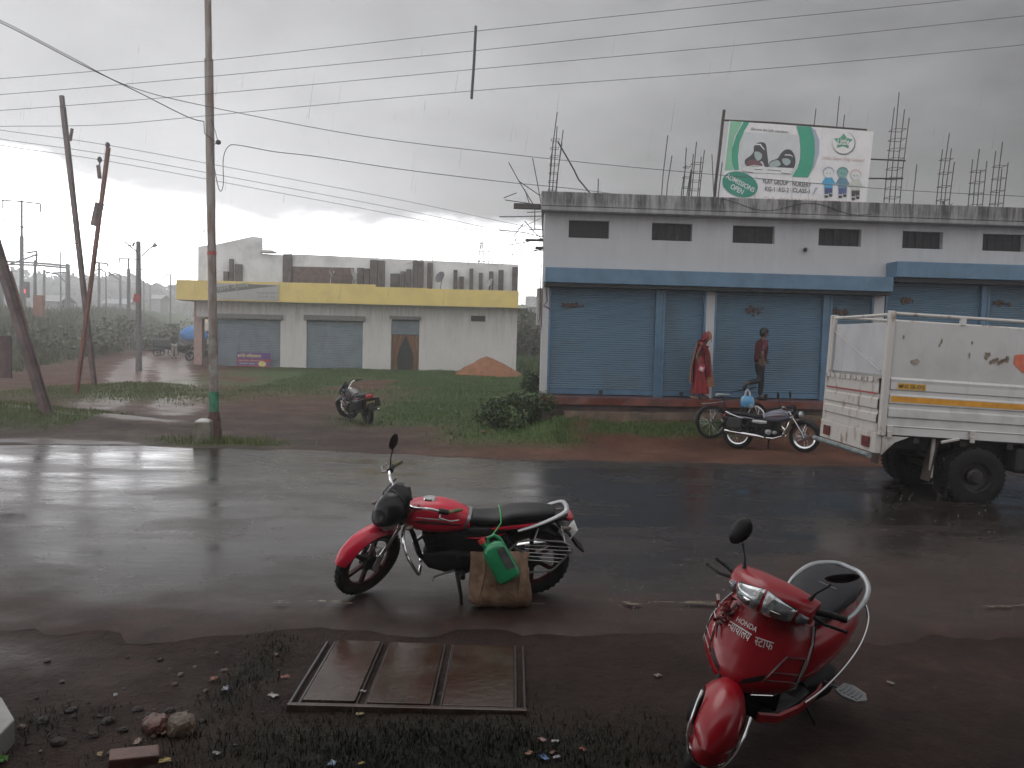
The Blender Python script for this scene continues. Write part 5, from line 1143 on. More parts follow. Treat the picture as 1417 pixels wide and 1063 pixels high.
    if plate_txt:
        rot = Matrix.Rotation(R(-30), 4, 'Y'); pc_ = Vector((-.945, 0, .615)); nx_ = rot.to_3x3() @ Vector((-1, 0, 0)); ux_ = rot.to_3x3() @ Vector((0, 0, 1))
        text('lettering', plate_txt[0], inkm, pl_, frame(pc_ + nx_ * .0035 + ux_ * .025, (0, -1, 0), ux_), width=.12, height=.035, bold=.02); text('lettering', plate_txt[1], inkm, pl_, frame(pc_ + nx_ * .0035 - ux_ * .022, (0, -1, 0), ux_), width=.16, height=.04, bold=.02)
    MB.warp = None
    MB().arch(-.63, RW, RW + .03, R(20), R(130), .075, .05, n=16).build('inner_fender', blackp, o)
    MB.warp = W_
    # engine
    e_ = MB().xloft([(.22, .36, .06, .06, 3.5), (.18, .36, .10, .10, 3.5), (.05, .35, .125, .125, 3.5), (-.12, .35, .125, .12, 3.5), (-.22, .36, .09, .09, 3.5)], 20)
    e_.lathe([(.001, .135), (.07, .135), (.09, .12), (.095, .08)], (-.10, 0, .36), 'y', 20).lathe([(.001, -.14), (.08, -.14), (.10, -.12), (.10, -.08)], (-.04, 0, .35), 'y', 20)
    for k_ in range(9): e_.box((.10 + .016 * k_ * .35, 0, .455 + k_ * .021), (.17, .19, .008), Matrix.Rotation(R(10), 3, 'Y'))
    e_.box((.13, 0, .54), (.12, .13, .22), Matrix.Rotation(R(10), 3, 'Y')).box((.155, 0, .66), (.14, .15, .05), Matrix.Rotation(R(10), 3, 'Y')); e_.xloft([(.10, .56, .06, .10, 3), (-.02, .55, .10, .13, 3), (-.16, .53, .115, .14, 3), (-.30, .52, .115, .13, 3), (-.38, .53, .09, .08, 3)], 18).build('engine', engm, o)
    MB().lathe([(.001, .16), (.055, .158), (.06, .14)], (-.10, 0, .36), 'y', 18).build('engine_cover', alum, o) if wheel_style == 'spoke' else None
    MB().lathe([(.001, -.16), (.062, -.155), (.07, -.135)], (-.02, 0, .38), 'y', 18).lathe([(.001, -.158), (.04, -.155), (.05, -.13)], (.10, 0, .37), 'y', 16).build('clutch_cover', alum, o)
    MB().tube([(.20, -.05, .56), (.29, -.08, .46), (.26, -.12, .30), (.08, -.15, .235), (-.15, -.155, .245)], .02, 8).tube([(-.12, -.16, .25), (-.25, -.165, .27), (-.55, -.18, .315), (-.86, -.19, .37), (-.88, -.19, .373)], [.025, .045, .05, .042, .02], 12).build('exhaust', chrome, o)
    MB().xloft([(-.24, .35, .012, .05, 3, .105), (-.60, .34, .012, .05, 3, .115), (-.70, .33, .01, .03, 3, .115)], 12).build('chain_cover', blackp, o)
    for s_ in (-1, 1):
        MB().tube([(-.50, s_ * .115, .33), (-.40, s_ * .125, .64)], .028, 10).tube([(-.495, s_ * .115, .345), (-.43, s_ * .123, .54)], .036, 10).build('shock_absorber', blackp, o)
        MB().tube([(-.08, s_ * .12, .27), (-.08, s_ * .26, .275)], .012, 6).tube([(-.08, s_ * .17, .277), (-.08, s_ * .27, .28)], .02, 8).build('foot_peg', blackp, o)
    MB().tube([(-.02, .13, .27), (.10, .16, .25), (.14, .20, .25)], .008, 6).ell((.145, .21, .245), (.012, .025, .012)).build('gear_lever', alum, o)
    st = MB().tube([(-.04, .11, .25), (-.07, .22, .10), (-.075, .27, -.04)], [.018, .014, .012], 8).box((-.075, .28, -.042), (.05, .04, .01)).build('side_stand', blackp, o)
    if guard: MB().tube(sm([(.36, .04, .70), (.37, .16, .66), (.34, .24, .52), (.28, .25, .36), (.25, .2, .28), (.24, .04, .27)]), .0125, 8).tube(sm([(.36, -.04, .70), (.37, -.16, .66), (.34, -.24, .52), (.28, -.25, .36), (.25, -.2, .28), (.24, -.04, .27)]), .0125, 8).build('crash_guard', chrome, o)
    if saree:
        g_ = MB(); fr = [(-.36, .17, .40), (-.50, .19, .60), (-.62, .20, .625), (-.84, .20, .60), (-.91, .19, .545), (-.92, .19, .50), (-.80, .2, .33), (-.76, .2, .29), (-.42, .19, .26), (-.36, .17, .40)]
        g_.tube(fr, .0085, 6)
        for k_ in range(5): z = .57 - .04 * k_; g_.tube([(-.55 - .02 * k_ * 0, .195, z), (-.915 + .0 * k_ + (0 if k_ < 2 else .02 * k_), .195, z - .035)], .005, 5)
        g_.tube([(-.62, .2, .62), (-.66, .11, .70)], .007, 5).tube([(-.86, .2, .59), (-.84, .11, .72)], .007, 5).build('saree_guard', M('guard_steel', (.28, .28, .28), .35, .7), o)
    if rack:
        MB().span((-.52, -.30, .42), (-.80, -.155, .72)).build('saddle_bag', M('black_canvas_bag', (.016, .016, .017), .6, var=.3, scale=12, bmp=.3), o, bevel=.03); MB().span((-.52, .155, .42), (-.80, .30, .72)).build('saddle_bag', blackp, o, bevel=.03)
    MB.warp = None
    return o
def bikeloc(pf, pr, hf=0, hr=0):
    a, b_ = drop(*pf), drop(*pr); m_ = (a + b_) / 2; d = a - b_; return m_, math.atan2(d.y, d.x), d.length
def settle(o, ground):
    """tilt and lower a two-wheeler until both tyres rest on the ground"""
    ws = [c for c in kids(o) if c.name.split('.')[0] == 'wheel']
    for _ in range(3):
        bpy.context.view_layer.update(); low = []
        for w_ in ws:
            p = min((w_.matrix_world @ v_.co for v_ in w_.data.vertices), key=lambda q: q.z); low.append((p, p.z - ground(p.x, p.y)))
        inv = o.matrix_world.inverted(); a_, b_ = [(inv @ q[0]).x for q in low]
        o.rotation_euler.y += math.atan2(low[1][1] - low[0][1], (b_ - a_) * o.scale.x) if b_ > a_ else -math.atan2(low[1][1] - low[0][1], (a_ - b_) * o.scale.x)
        o.location.z -= (low[0][1] + low[1][1]) / 2 + .003
    bpy.context.view_layer.update()
# the red motorcycle in front
def roadz(x, y):
    t_ = (y - (float(near_edge(x)) - .25)) / 8.4; return .012 + .05 * math.sin(math.pi * min(1, max(0, t_)))
a, b_ = onz(497, 822, .03), onz(739, 821, .03); m_ = (a + b_) / 2; d = a - b_
print('red bike wheelbase', d.length, m_, math.degrees(math.atan2(d.y, d.x)))
m_.x += .03; RB_POS = Vector((m_.x, m_.y, roadz(m_.x, m_.y) + .004)); RB_H = math.atan2(d.y, d.x); RB_L = R(-11)
rbk = motorcycle('motorcycle', RB_POS, RB_H, RB_L, 'red motorcycle on its stand in the wet road with sack and green can', steer=R(46), sc=1.0, spin=.5, plate_txt=('CG 15', 'CD 4581'), rimm=M('dark_red_rim', (.05, .012, .014), .4, .3), mrot=R(100))
settle(rbk, lambda x, y: roadz(x, y) + (float(fbm(x, y, .5, 41)) - .5) * .03)
RBM = rbk.matrix_world.copy()
# sack and can hanging on its near side
def bag(name, M4, label, cat, mat, secs, n=28, wob=.02, seed=1):
    o = empty(name, M4.to_translation(), label, cat); o.rotation_euler = M4.to_euler()
    rs = []
    for (z, hx, hy, ox, oy, p) in secs:
        ring = []
        for j in range(n):
            a = 2 * math.pi * j / n; ca, sa = math.cos(a), math.sin(a)
            k_ = 1 + wob * 2 * (float(fbm(ca * 2 + 7 + z * 3, sa * 2 + z * 5, 1.6, seed, 3)) - .5)
            ring.append(Vector((ox + hx * k_ * math.copysign(abs(ca) ** (2 / p), ca), oy + hy * k_ * math.copysign(abs(sa) ** (2 / p), sa), z + wob * .6 * (float(fbm(ca * 3, sa * 3 + z, 1.5, seed + 3)) - .5))))
        rs.append(ring)
    MB().rings(rs).build('sack' if cat == 'sack' else 'body', mat, o, sub=1); return o
jute = M('jute_sacking', (.27, .175, .11), .75, var=.3, scale=9, col2=(.12, .062, .03), thr=(.36, .66), bmp=.6, bscale=26)
bp_ = RBM @ Vector((-.33, .245, .33)); up_ = bp_
sack = bag('sack', Matrix.Translation((bp_.x + .03, bp_.y - .01, bp_.z - .33 + .055)) @ Matrix.Rotation(RB_H - math.pi, 4, 'Z'), 'stuffed brown jute sack hanging on the near side of the red motorcycle', 'sack', jute,
    [(.0, .10, .03, -.01, 0, 3), (.012, .205, .085, .01, 0, 3), (.06, .238, .108, .008, -.005, 3), (.16, .232, .110, .004, -.01, 3), (.27, .216, .09, .0, -.005, 3), (.36, .205, .06, .0, .005, 3), (.42, .205, .035, 0, .01, 3), (.455, .21, .014, .0, .015, 3), (.45, .20, .006, 0, .015, 3)], wob=.16, seed=5); sack.scale = (1.06, 1, .9)
for k_, (x0, x1) in enumerate(((-.11, -.16), (-.02, -.05), (.14, .12))):
    MB().tube([(x0, -.055, .43), (x0 * .95 + x1 * .05, -.098, .32), ((x0 + x1) / 2, -.112, .18), (x1, -.095, .06)], [.003, .006, .005, .003], 6).build('fold', jute, sack)
# green jerry can
cp = RBM @ Vector((-.345, .36, .475))
gcan = M('green_plastic', (.012, .22, .085), .3, var=.15, scale=4, coat=.4)
can = empty('jerry_can', cp, 'green plastic can with red cap hung by green cord over sack', 'jerry can'); can.rotation_euler = (R(-8), R(-30), RB_H - math.pi)
secs = [(-.175, .06, .045), (-.165, .09, .06), (-.15, .098, .065), (.06, .098, .065), (.10, .088, .06), (.125, .055, .042), (.135, .03, .03)]
MB().rings([[Vector((hx * math.copysign(abs(math.cos(a)) ** .6, math.cos(a)) * (1 - .05 * (abs(z) < .1)), hy * math.copysign(abs(math.sin(a)) ** .6, math.sin(a)), z)) for a in [2 * math.pi * j / 24 for j in range(24)]] for z, hx, hy in secs]).build('body', gcan, can, sub=1)
MB().tube([(-.045, 0, .13), (-.05, 0, .165)], .022, 12).build('neck', gcan, can); MB().tube([(-.05, 0, .158), (-.052, 0, .19)], .028, 14).build('cap', M('red_cap', (.45, .04, .03), .4), can)
MB().tube([(-.02, 0, .13), (.0, 0, .175), (.05, 0, .17), (.075, 0, .13), (.078, 0, .05)], .014, 8).build('handle', gcan, can)
MB().add([(.02, -.068, .08), (.075, -.062, .07), (.079, -.062, -.10), (.015, -.068, -.09)], [(0, 1, 2, 3)], False).build('worn_label', M('worn_label', (.05, .055, .05), .6, var=.5, scale=20), can)
cw = [can.matrix_basis @ Vector((0, 0, .16))] if False else None
bpy.context.view_layer.update()
c0 = can.matrix_world @ Vector((.03, 0, .175)); s0_ = RBM @ Vector((-.37, .141, .665)); s1_ = RBM @ Vector((-.37, 0, .722)); s2_ = RBM @ Vector((-.37, -.144, .66))
tag(MB().tube([c0, (c0 + s0_) / 2 + Vector((0, -.02, 0)), s0_ + Vector((0, -.012, 0)), RBM @ Vector((-.37, .11, .708)), s1_, RBM @ Vector((-.37, -.11, .706)), s2_], .0055, 6).build('cord', M('green_cord', (.05, .32, .08), .5)), 'bright green cord over the motorcycle seat holding the can', 'cord')

# grey motorcycle and black motorcycle across the road
m_, hd, L_ = bikeloc((1113, 626), (1019, 621)); print('grey bike', L_, m_, math.degrees(hd))
greyb = paint('violet_grey_paint', (.16, .16, .21), .4, .3)
gbk = motorcycle('motorcycle', Vector((m_.x, m_.y, gzf(m_.x, m_.y) + .0)), hd, R(-6), 'violet grey motorcycle with wire wheels and black saddlebag before the shop', steer=R(-12), body=greyb, fender=blackp, wheel_style='spoke', mirrors=(-1, 1), saree=False, grip=blackp, cowl='round', tail=greyb, rack=True, rimm=chrome, grab=chrome)
settle(gbk, gzf)
gsd = MB().xloft([(-.06, .545, .012, .03, 2.5, -.125), (-.2, .55, .014, .04, 2.5, -.138), (-.33, .56, .012, .03, 2.5, -.138)], 10).build('side_cover', silver, gbk)
m_, hd, L_ = bikeloc((484, 581), (510, 587)); print('black bike', L_, m_, math.degrees(hd))
dgrey = paint('dark_grey_paint', (.03, .03, .034), .4, .3)
bbk = motorcycle('motorcycle', Vector((m_.x, m_.y, gzf(m_.x, m_.y))), R(122), R(-10), 'black motorcycle seen from behind on the grassy dirt, yellow plate', steer=R(38), body=dgrey, fender=dgrey, mirrors=(), grip=blackp, tail=lensr, saree=False, guard=True, plate=plateY, grab=blackp, rack=True, plate_txt=('CG 15', 'B 2746'))
settle(bbk, gzf)
MB().ell((-.925, 0, .70), (.03, .10, .04), p=3).build('tail_cluster', lensr, bbk)
# small red motorcycle by the porch, far off
m2 = drop(281, 499)

# ---------------------------------------------------------------- bicycle behind the grey motorcycle
a, b_ = drop(985, 607), drop(1052, 602); print('bicycle', a, b_); bm2 = (a + b_) / 2; d = b_ - a
bhd = math.atan2(d.y, d.x)
bi = empty('bicycle', Vector((a.x + .50 * math.cos(bhd), a.y + .5 * math.sin(bhd), gzf(a.x, a.y) + .02)), 'old black bicycle behind the grey motorcycle with pale wet saddle', 'bicycle', rz=bhd, rx=R(-5))
bst = M('bicycle_black', (.02, .02, .024), .4); bbl = M('bicycle_blue', (.03, .035, .16), .4)
piv = Vector((.42, 0, .78)); S = steering(piv, R(20), R(22))
wheel(bi, (-.5, 0, .34), .34, .04, I4, 'bicycle', rimm=chrome); wheel(bi, (.56, 0, .34), .34, .04, S, 'bicycle', rimm=chrome)
MB().tube([(.40, 0, .84), (-.18, 0, .80)], .016, 8).tube([(.41, 0, .74), (-.08, 0, .30)], .016, 8).tube([(-.20, 0, .86), (-.08, 0, .30)], .016, 8).tube([(-.08, .02, .30), (-.5, .06, .34)], .011, 6).tube([(-.08, -.02, .30), (-.5, -.06, .34)], .011, 6).tube([(-.18, 0, .80), (-.5, .06, .34)], .010, 6).tube([(-.18, 0, .80), (-.5, -.06, .34)], .010, 6).tube([(.39, 0, .88), (.43, 0, .70)], .02, 8).build('frame', bst, bi)
MB().tube([(.44, .05, .70), (.50, .05, .5), (.56, .05, .34)], .012, 6).tube([(.44, -.05, .70), (.50, -.05, .5), (.56, -.05, .34)], .012, 6).tube([(.385, 0, .9), (.37, 0, .99)], .013, 6).xf(S).build('fork', bst, bi)
MB().tube([(.20, .28, .98), (.34, .27, 1.0), (.40, .16, 1.0), (.37, 0, .98), (.40, -.16, 1.0), (.34, -.27, 1.0), (.20, -.28, .98)], .011, 6).xf(S).build('handlebar', blackp, bi)
MB().xloft([(-.36, .90, .04, .02), (-.32, .91, .095, .03), (-.24, .905, .09, .03), (-.12, .90, .04, .022), (-.04, .895, .02, .015)], 14).build('saddle', M('wet_grey_saddle', (.30, .32, .31), .3), bi)
MB().arch(-.5, .34, .375, R(25), R(185), .028, .014, n=16).build('rear_mudguard', bst, bi); MB().arch(.56, .34, .375, R(-5), R(140), .028, .014, n=16).xf(S).build('front_mudguard', bst, bi)
MB().tube([(-.22, .05, .76), (-.5, .07, .74), (-.74, .06, .735), (-.74, -.06, .735), (-.5, -.07, .74), (-.22, -.05, .76)], .007, 5).tube([(-.66, .07, .735), (-.5, .07, .36)], .006, 5).tube([(-.66, -.07, .735), (-.5, -.07, .36)], .006, 5).tube([(-.45, -.07, .74), (-.45, .07, .74)], .006, 5).build('carrier', chrome, bi)
MB().lathe([(.07, -.045), (.09, -.045), (.09, -.038), (.07, -.038)], (-.08, 0, .30), 'y', 24).tube([(-.08, -.06, .30), (.02, -.065, .16), (.02, -.14, .16)], .009, 5).tube([(-.08, .06, .30), (-.18, .065, .44), (-.18, .14, .44)], .009, 5).build('crank', bst, bi)
settle(bi, gzf)
hp = bi.matrix_world @ Vector((.16, -.02, .80))
hp = at(1034, 556, bm2.y - .1)
sbg = bag('shopping_bag', Matrix.Translation(hp - Vector((0, 0, .14))), 'blue and white plastic carrier bag hanging on the bicycle', 'bag', M('blue_plastic', (.09, .28, .48), .35, var=.3, scale=6, col2=(.40, .50, .58), thr=(.5, .62)), [(0, .08, .06, 0, 0, 3), (.02, .13, .09, 0, 0, 3), (.12, .15, .10, 0, 0, 3), (.20, .135, .07, 0, 0, 3), (.26, .12, .02, 0, 0, 3)], wob=.15)
MB().tube([(-.06, 0, .24), (-.04, 0, .36), (.0, 0, .40), (.03, 0, .36), (.05, 0, .24)], .012, 6).tube([(-.03, .03, .24), (-.02, .02, .34), (.01, .02, .38), (.05, .02, .34), (.08, .03, .24)], .012, 6).build('handle', M('white_plastic', (.55, .57, .58), .4), sbg)

# ---------------------------------------------------------------- scooter
def scooter(loc, head, lean, steer):
    o = empty('scooter', loc, 'deep red scooter with silver grab rail parked at the near right', 'scooter', rz=head, rx=lean, sc=.915)
    piv = Vector((.34, 0, .85)); S = steering(piv, R(26), steer + R(20)); RW = .225
    wheel(o, (-.62, 0, RW), RW, .10, I4, 'alloy', .1, alum); wheel(o, (.62, 0, RW), RW, .10, S, 'alloy', .5, M('silver_rim', (.38, .38, .38), .3, .7), disc=.03)
    # front fender: deep rounded shell
    MB().arch(.62, RW, RW + .085, R(16), R(150), .112, .10, th=.008, n=22, k=13, pw=2.3).xf(S).build('front_fender', redscoot, o)
    MB().arch(.62, RW, RW + .06, R(0), R(24), .098, .07, th=.008, n=10, k=11, pw=2.3).xf(S).build('front_mudflap', redscoot, o)
    gd = MB()
    for s_ in (-1, 1):
        gd.tube(sm([(.66, s_ * .135, .45), (.745, s_ * .135, .39), (.82, s_ * .12, .30), (.875, s_ * .075, .225), (.885, 0, .205)]), .0085, 8).tube(sm([(.72, s_ * .128, .34), (.79, s_ * .122, .29), (.862, s_ * .08, .25), (.878, 0, .24)]), .0055, 6)
    gd.xf(S).build('fender_guard', chrome, o)
    MB().tube([(.62, .085, RW), (.52, .07, .40), (.44, .05, .56)], .022, 10).tube([(.62, -.085, RW), (.52, -.07, .40), (.44, -.05, .56)], .022, 10).ell((.60, -.115, .32), (.07, .03, .10)).ell((.60, .115, .32), (.07, .03, .10)).xf(S).build('fork', blackp, o)
    # apron
    LV = [(.445, .485, .10), (.46, .515, .135), (.49, .53, .178), (.55, .525, .213), (.64, .50, .222), (.73, .468, .215), (.81, .435, .196), (.87, .41, .170), (.885, .402, .155)]
    LV = [(a_, b_, c_ * 1.28) for a_, b_, c_ in LV]
    def apron(z, t):
        zs = [q[0] for q in LV]; i = max(0, min(len(LV) - 2, sum(1 for q in zs[1:-1] if q <= z))); f_ = (z - zs[i]) / (zs[i + 1] - zs[i]); xc = LV[i][1] * (1 - f_) + LV[i + 1][1] * f_; hw = LV[i][2] * (1 - f_) + LV[i + 1][2] * f_
        return Vector((xc - (.155 * abs(t) ** 2.0 + .05 * abs(t) ** 6), hw * t - .022 * min(1, (.90 - z) / .25), z))
    rs = []; n_ = 19
    zz = [.445 + (.885 - .445) * i / 22 for i in range(23)]
    for z in zz:
        fr = [apron(z, -1 + 2 * j / (n_ - 1)) for j in range(n_)]; bk = [p + Vector((-.05, -.01 * (1 if p.y > 0 else -1), 0)) for p in fr[::-1]]; rs.append(fr + bk)
    MB().rings(rs).build('apron', redscoot, o, sharp=50)
    def ap(z, t, off=.004): 
        p = apron(z, t); e = .01; n_ = (apron(z, t + e) - apron(z, t - e)).cross(apron(z + e, t) - apron(z - e, t)).normalized(); n_ = n_ if n_.x > 0 else -n_; return p + n_ * off
    def patch(name, outline, mat, off=.004, parent=o, nu=6):
        """quad patch (z,t corners) laid over the apron"""
        (a, b_, c, d) = outline; vs_ = []; m_ = nu + 1
        for i in range(m_):
            for j in range(m_):
                u, v_ = i / nu, j / nu; z = (a[0] * (1 - u) + b_[0] * u) * (1 - v_) + (d[0] * (1 - u) + c[0] * u) * v_; t = (a[1] * (1 - u) + b_[1] * u) * (1 - v_) + (d[1] * (1 - u) + c[1] * u) * v_; vs_.append(ap(z, t, off))
        return MB().add(vs_, [(i * m_ + j, i * m_ + j + 1, (i + 1) * m_ + j + 1, (i + 1) * m_ + j) for i in range(nu) for j in range(nu)]).build(name, mat, parent)
    # black air slots either side of the nose, sharp panel below
    for s_ in (-1, 1):
        patch('air_slot', [(.515, s_ * .24), (.565, s_ * .54), (.605, s_ * .57), (.545, s_ * .26)], blackp, .003)
        tr = MB().tube([ap(.475, s_ * .56, .010), ap(.60, s_ * .60, .010), ap(.715, s_ * .74, .010), ap(.71, s_ * .97, .010), ap(.58, s_ * .985, .010), ap(.475, s_ * .93, .010), ap(.475, s_ * .56, .010)], .0045, 6)
        tr.tube([ap(.625, s_ * .64, .010), ap(.625, s_ * .97, .010)], .003, 5).tube([ap(.58, s_ * .61, .010), ap(.58, s_ * .97, .010)], .003, 5).build('apron_trim', chrome, o)
    for s_ in (-1, 1): MB().tube([ap(z, s_ * 1.0, .006) for z in (.47, .55, .68, .78, .86)], .006, 6).build('edge_trim', silver, o)
    # lettering
    def atext(body, z, t, width, h=None):
        p = ap(z, t, .006); a = ap(z, t + .05, .006); up = ap(z + .03, t, .006)
        return text('lettering', body, M('sticker_silver', (.66, .62, .60), .4), o, frame(p, a - p, up - p), width=width, height=h, bold=.008)
    atext('HONDA', .800, -.10, .125, .028)
    atext([('न', .62), ('य', 1), ('ा', 1), ('य', 1), ('ा', 1), ('ल', 1), ('य', 1)], .752, -.17, .145, .044); atext([('स', .6), ('ट', 1), ('ा', 1), ('फ', 1)], .748, .34, .095, .044)
    # inner leg shield, steering column, floor
    MB().rings([[apron(z, -1 + 2 * j / 10) + Vector((-.052, 0, 0)) for j in range(11)] + [Vector((.245 - .0 * z + .03 * (z > .7), .17 * (1 - 2 * j / 10), z)) for j in range(11)] for z in (.33, .45, .6, .75, .86)]).build('leg_shield', blackp, o)
    MB().tube([(.34, 0, .84), (.30, 0, .95)], .05, 10).xf(S).build('steering_neck', blackp, o)
    MB().rings([[Vector((x, y, z)) for y, z in ((-w_, .27), (w_, .27), (w_, .325), (w_ * .8, .335), (-w_ * .8, .335), (-w_, .325))] for x, w_ in ((.34, .14), (.20, .19), (-.05, .20), (-.18, .19))], smooth=False).build('floorboard', blackp, o, bevel=.01)
    for s_ in (-1, 1): MB().rings([[Vector((x, s_ * (w_ + dy), z + dz)) for dy, dz in ((0, -.03), (.012, -.025), (.014, .02), (0, .028))] for x, w_, z in ((.40, .13, .33), (.25, .185, .30), (0, .205, .285), (-.25, .20, .29), (-.33, .19, .31))]).build('floor_skirt', redscoot, o)
    # rear body
    sec = [(-.06, .47, .10, .15, 3), (-.12, .50, .165, .17, 3), (-.22, .535, .20, .175, 3), (-.36, .575, .222, .165, 2.8), (-.52, .605, .225, .15, 2.6), (-.68, .64, .20, .125, 2.4), (-.80, .675, .15, .092, 2.3), (-.88, .70, .09, .055, 2.2), (-.905, .708, .04, .025, 2.2)]
    MB().xloft(sec, 30).build('body_panel', redscoot, o)
    MB().xloft([(-.02, .52, .12, .20, 3), (-.06, .54, .14, .19, 3), (-.12, .55, .13, .17, 3)], 20).build('seat_front_panel', blackp, o)
    MB().xloft([(-.02, .715, .06, .03, 3), (-.05, .735, .115, .045, 3), (-.14, .75, .14, .055, 3), (-.28, .76, .155, .06, 3), (-.36, .775, .162, .066, 3), (-.42, .80, .172, .066, 3), (-.58, .825, .176, .064, 3), (-.72, .84, .158, .058, 3), (-.82, .845, .105, .045, 3), (-.845, .845, .05, .02, 3)], 28).build('seat', M('grey_black_vinyl', (.022, .022, .025), .42, spec=.25, var=.2, scale=8, bmp=.15, bscale=90), o)
    MB().add([(-.30, .12, .829), (-.30, .02, .836), (-.36, .02, .846), (-.36, .12, .839)], [(0, 1, 2, 3)], False)
    for k_ in range(3): MB().span((-.335 - .035 * k_, -.02, .872 - .0), (-.325 - .035 * k_, .09 - .02 * k_, .8722)).xf(Matrix.Translation((-.12, 0, .0))).build('seat_lettering', M('seat_print', (.2, .2, .2), .5), o)
    rail = [(-.44, .195, .72), (-.52, .21, .76), (-.64, .21, .81), (-.76, .175, .855), (-.87, .085, .88), (-.885, 0, .882), (-.87, -.085, .88), (-.76, -.175, .855), (-.64, -.21, .81), (-.52, -.21, .76), (-.44, -.195, .72)]
    g_ = MB(); g_.tube(sm(rail, 4), [.012 + .007 * math.sin(math.pi * k_ / 40) ** .5 for k_ in range(41)], 10); g_.build('grab_rail', M('pale_silver_rail', (.36, .37, .38), .35, .3), o)
    MB().ell((-.89, 0, .69), (.035, .10, .04), p=2.6).build('tail_lamp', lensr, o)
    MB().box((-.90, 0, .52), (.02, .17, .28), Matrix.Rotation(R(-18), 3, 'Y')).build('rear_mudguard', blackp, o); MB().box((-.925, 0, .52), (.004, .18, .10), Matrix.Rotation(R(-18), 3, 'Y')).build('number_plate', platem, o)
    # chrome guards, step plate, stand, engine
    for s_ in (-1, 1): MB().tube(sm([(-.02, s_ * .225, .325), (-.20, s_ * .25, .37), (-.45, s_ * .262, .45), (-.66, s_ * .255, .545), (-.82, s_ * .215, .64), (-.90, s_ * .15, .70)]), .0095, 8).build('body_guard', chrome, o)
    sp_ = MB().rings([[Vector((x, y, .315 + (.012 if k_ else 0))) for x, y in ((-.50, .27), (-.36, .27), (-.33, .32), (-.35, .40), (-.43, .435), (-.51, .40), (-.53, .32))] for k_ in (0, 1)], smooth=False)
    for k_ in range(5): sp_.span((-.49 + .005 * k_, .29 + .024 * k_, .3275), (-.37, .30 + .024 * k_, .333))
    sp_.tube([(-.43, .15, .30), (-.43, .29, .312)], .012, 6).build('step_plate', M('grey_step_plate', (.24, .25, .26), .4, .4), o)
    MB().xloft([(-.22, .26, .10, .09, 3, .06), (-.40, .25, .12, .10, 3, .07), (-.60, .235, .09, .10, 3, .10), (-.72, .23, .05, .07, 3, .10)], 18).build('engine', engm, o); MB().tube([(-.15, -.12, .22), (-.45, -.16, .24), (-.85, -.19, .31)], [.02, .045, .05], 10).build('exhaust', engm, o)
    MB().tube([(-.30, .12, .20), (-.34, .22, .08), (-.35, .27, -.045)], .012, 6).build('side_stand', blackp, o)
    # handle cowl (steered)
    S = steering(piv, R(26), steer)
    def cw(y, a):
        u = abs(y) / .235; y = y * .99; xc = .36 - .085 * u ** 1.6; zc = .975 - .012 * u ** 2; rx_ = .118 * (1 - .45 * u ** 2.2); rz_ = .086 * (1 - .40 * u ** 2); ca, sa = math.cos(a), math.sin(a)
        return Vector((xc + rx_ * math.copysign(abs(ca) ** .85, ca) - .025 * sa, y, zc + rz_ * math.copysign(abs(sa) ** .85, sa)))
    MB().rings([[cw(y, 2 * math.pi * j / 26) for j in range(26)] for y in [-.235 + .47 * i / 26 for i in range(27)]]).xf(S).build('handle_cowl', redscoot, o, sharp=60)
    def cpatch(name, corners, mat, off, nu=10, par=o):
        (a, b_, c, d) = corners; vs_ = []; m_ = nu + 1
        for i in range(m_):
            for j in range(m_):
                u, v_ = i / nu, j / nu; y = (a[0] * (1 - u) + b_[0] * u) * (1 - v_) + (d[0] * (1 - u) + c[0] * u) * v_; an = (a[1] * (1 - u) + b_[1] * u) * (1 - v_) + (d[1] * (1 - u) + c[1] * u) * v_
                p = cw(y, R(an)); e = .01; n_ = (cw(y + e, R(an)) - cw(y - e, R(an))).cross(cw(y, R(an) + e) - cw(y, R(an) - e)).normalized(); n_ = n_ if n_.dot(p - Vector((.33, y, .975))) > 0 else -n_
                rim_ = min(u, 1 - u, v_, 1 - v_); vs_.append(p + n_ * (off + .010 * min(1, rim_ * 6) ** .6))
        return MB().add(vs_, [(i * m_ + j, i * m_ + j + 1, (i + 1) * m_ + j + 1, (i + 1) * m_ + j) for i in range(nu) for j in range(nu)]).xf(S).build(name, mat, par)
    for s_ in (-1, 1):
        h_ = cpatch('headlight', [(s_ * .006, 34), (s_ * .165, 8), (s_ * .150, -52), (s_ * .012, -66)], M('headlight_lens', (.34, .36, .37), .1, .55, coat=1, var=.5, scale=22), .003)
        cpatch('headlight_border', [(s_ * .001, 44), (s_ * .178, 16), (s_ * .160, -62), (s_ * .002, -78)], blackp, -.004)
        cpatch('reflector', [(s_ * .045, -8), (s_ * .105, -12), (s_ * .10, -42), (s_ * .05, -46)], chrome, .006, 8, h_)
        cpatch('position_lamp', [(s_ * .016, 25), (s_ * .055, 14), (s_ * .03, -4), (s_ * .018, -4)], platem, .008, 6, h_)
        cpatch('indicator', [(s_ * .176, 4), (s_ * .226, -6), (s_ * .216, -50), (s_ * .168, -54)], M('smoky_indicator', (.10, .10, .11), .15, coat=1), .002)
        MB().tube([(.27, s_ * .22, .965), (.235, s_ * .29, .975), (.20, s_ * .37, .975)], [.018, .0185, .018], 10).xf(S).build('grip', blackp, o)
        MB().tube([(.31, s_ * .22, .955), (.315, s_ * .30, .945), (.27, s_ * .39, .94)], [.010, .009, .008], 6).ell((.266, s_ * .395, .94), (.011, .011, .011)).xf(S).build('brake_lever', blackp, o)
        MB().tube([(.30, s_ * .185, 1.025), (.29, s_ * .20, 1.07), (.26, s_ * .235, 1.115), (.255, s_ * .25, 1.14)], [.014, .006, .006, .006], 7).xf(S).build('mirror_stalk', blackp, o)
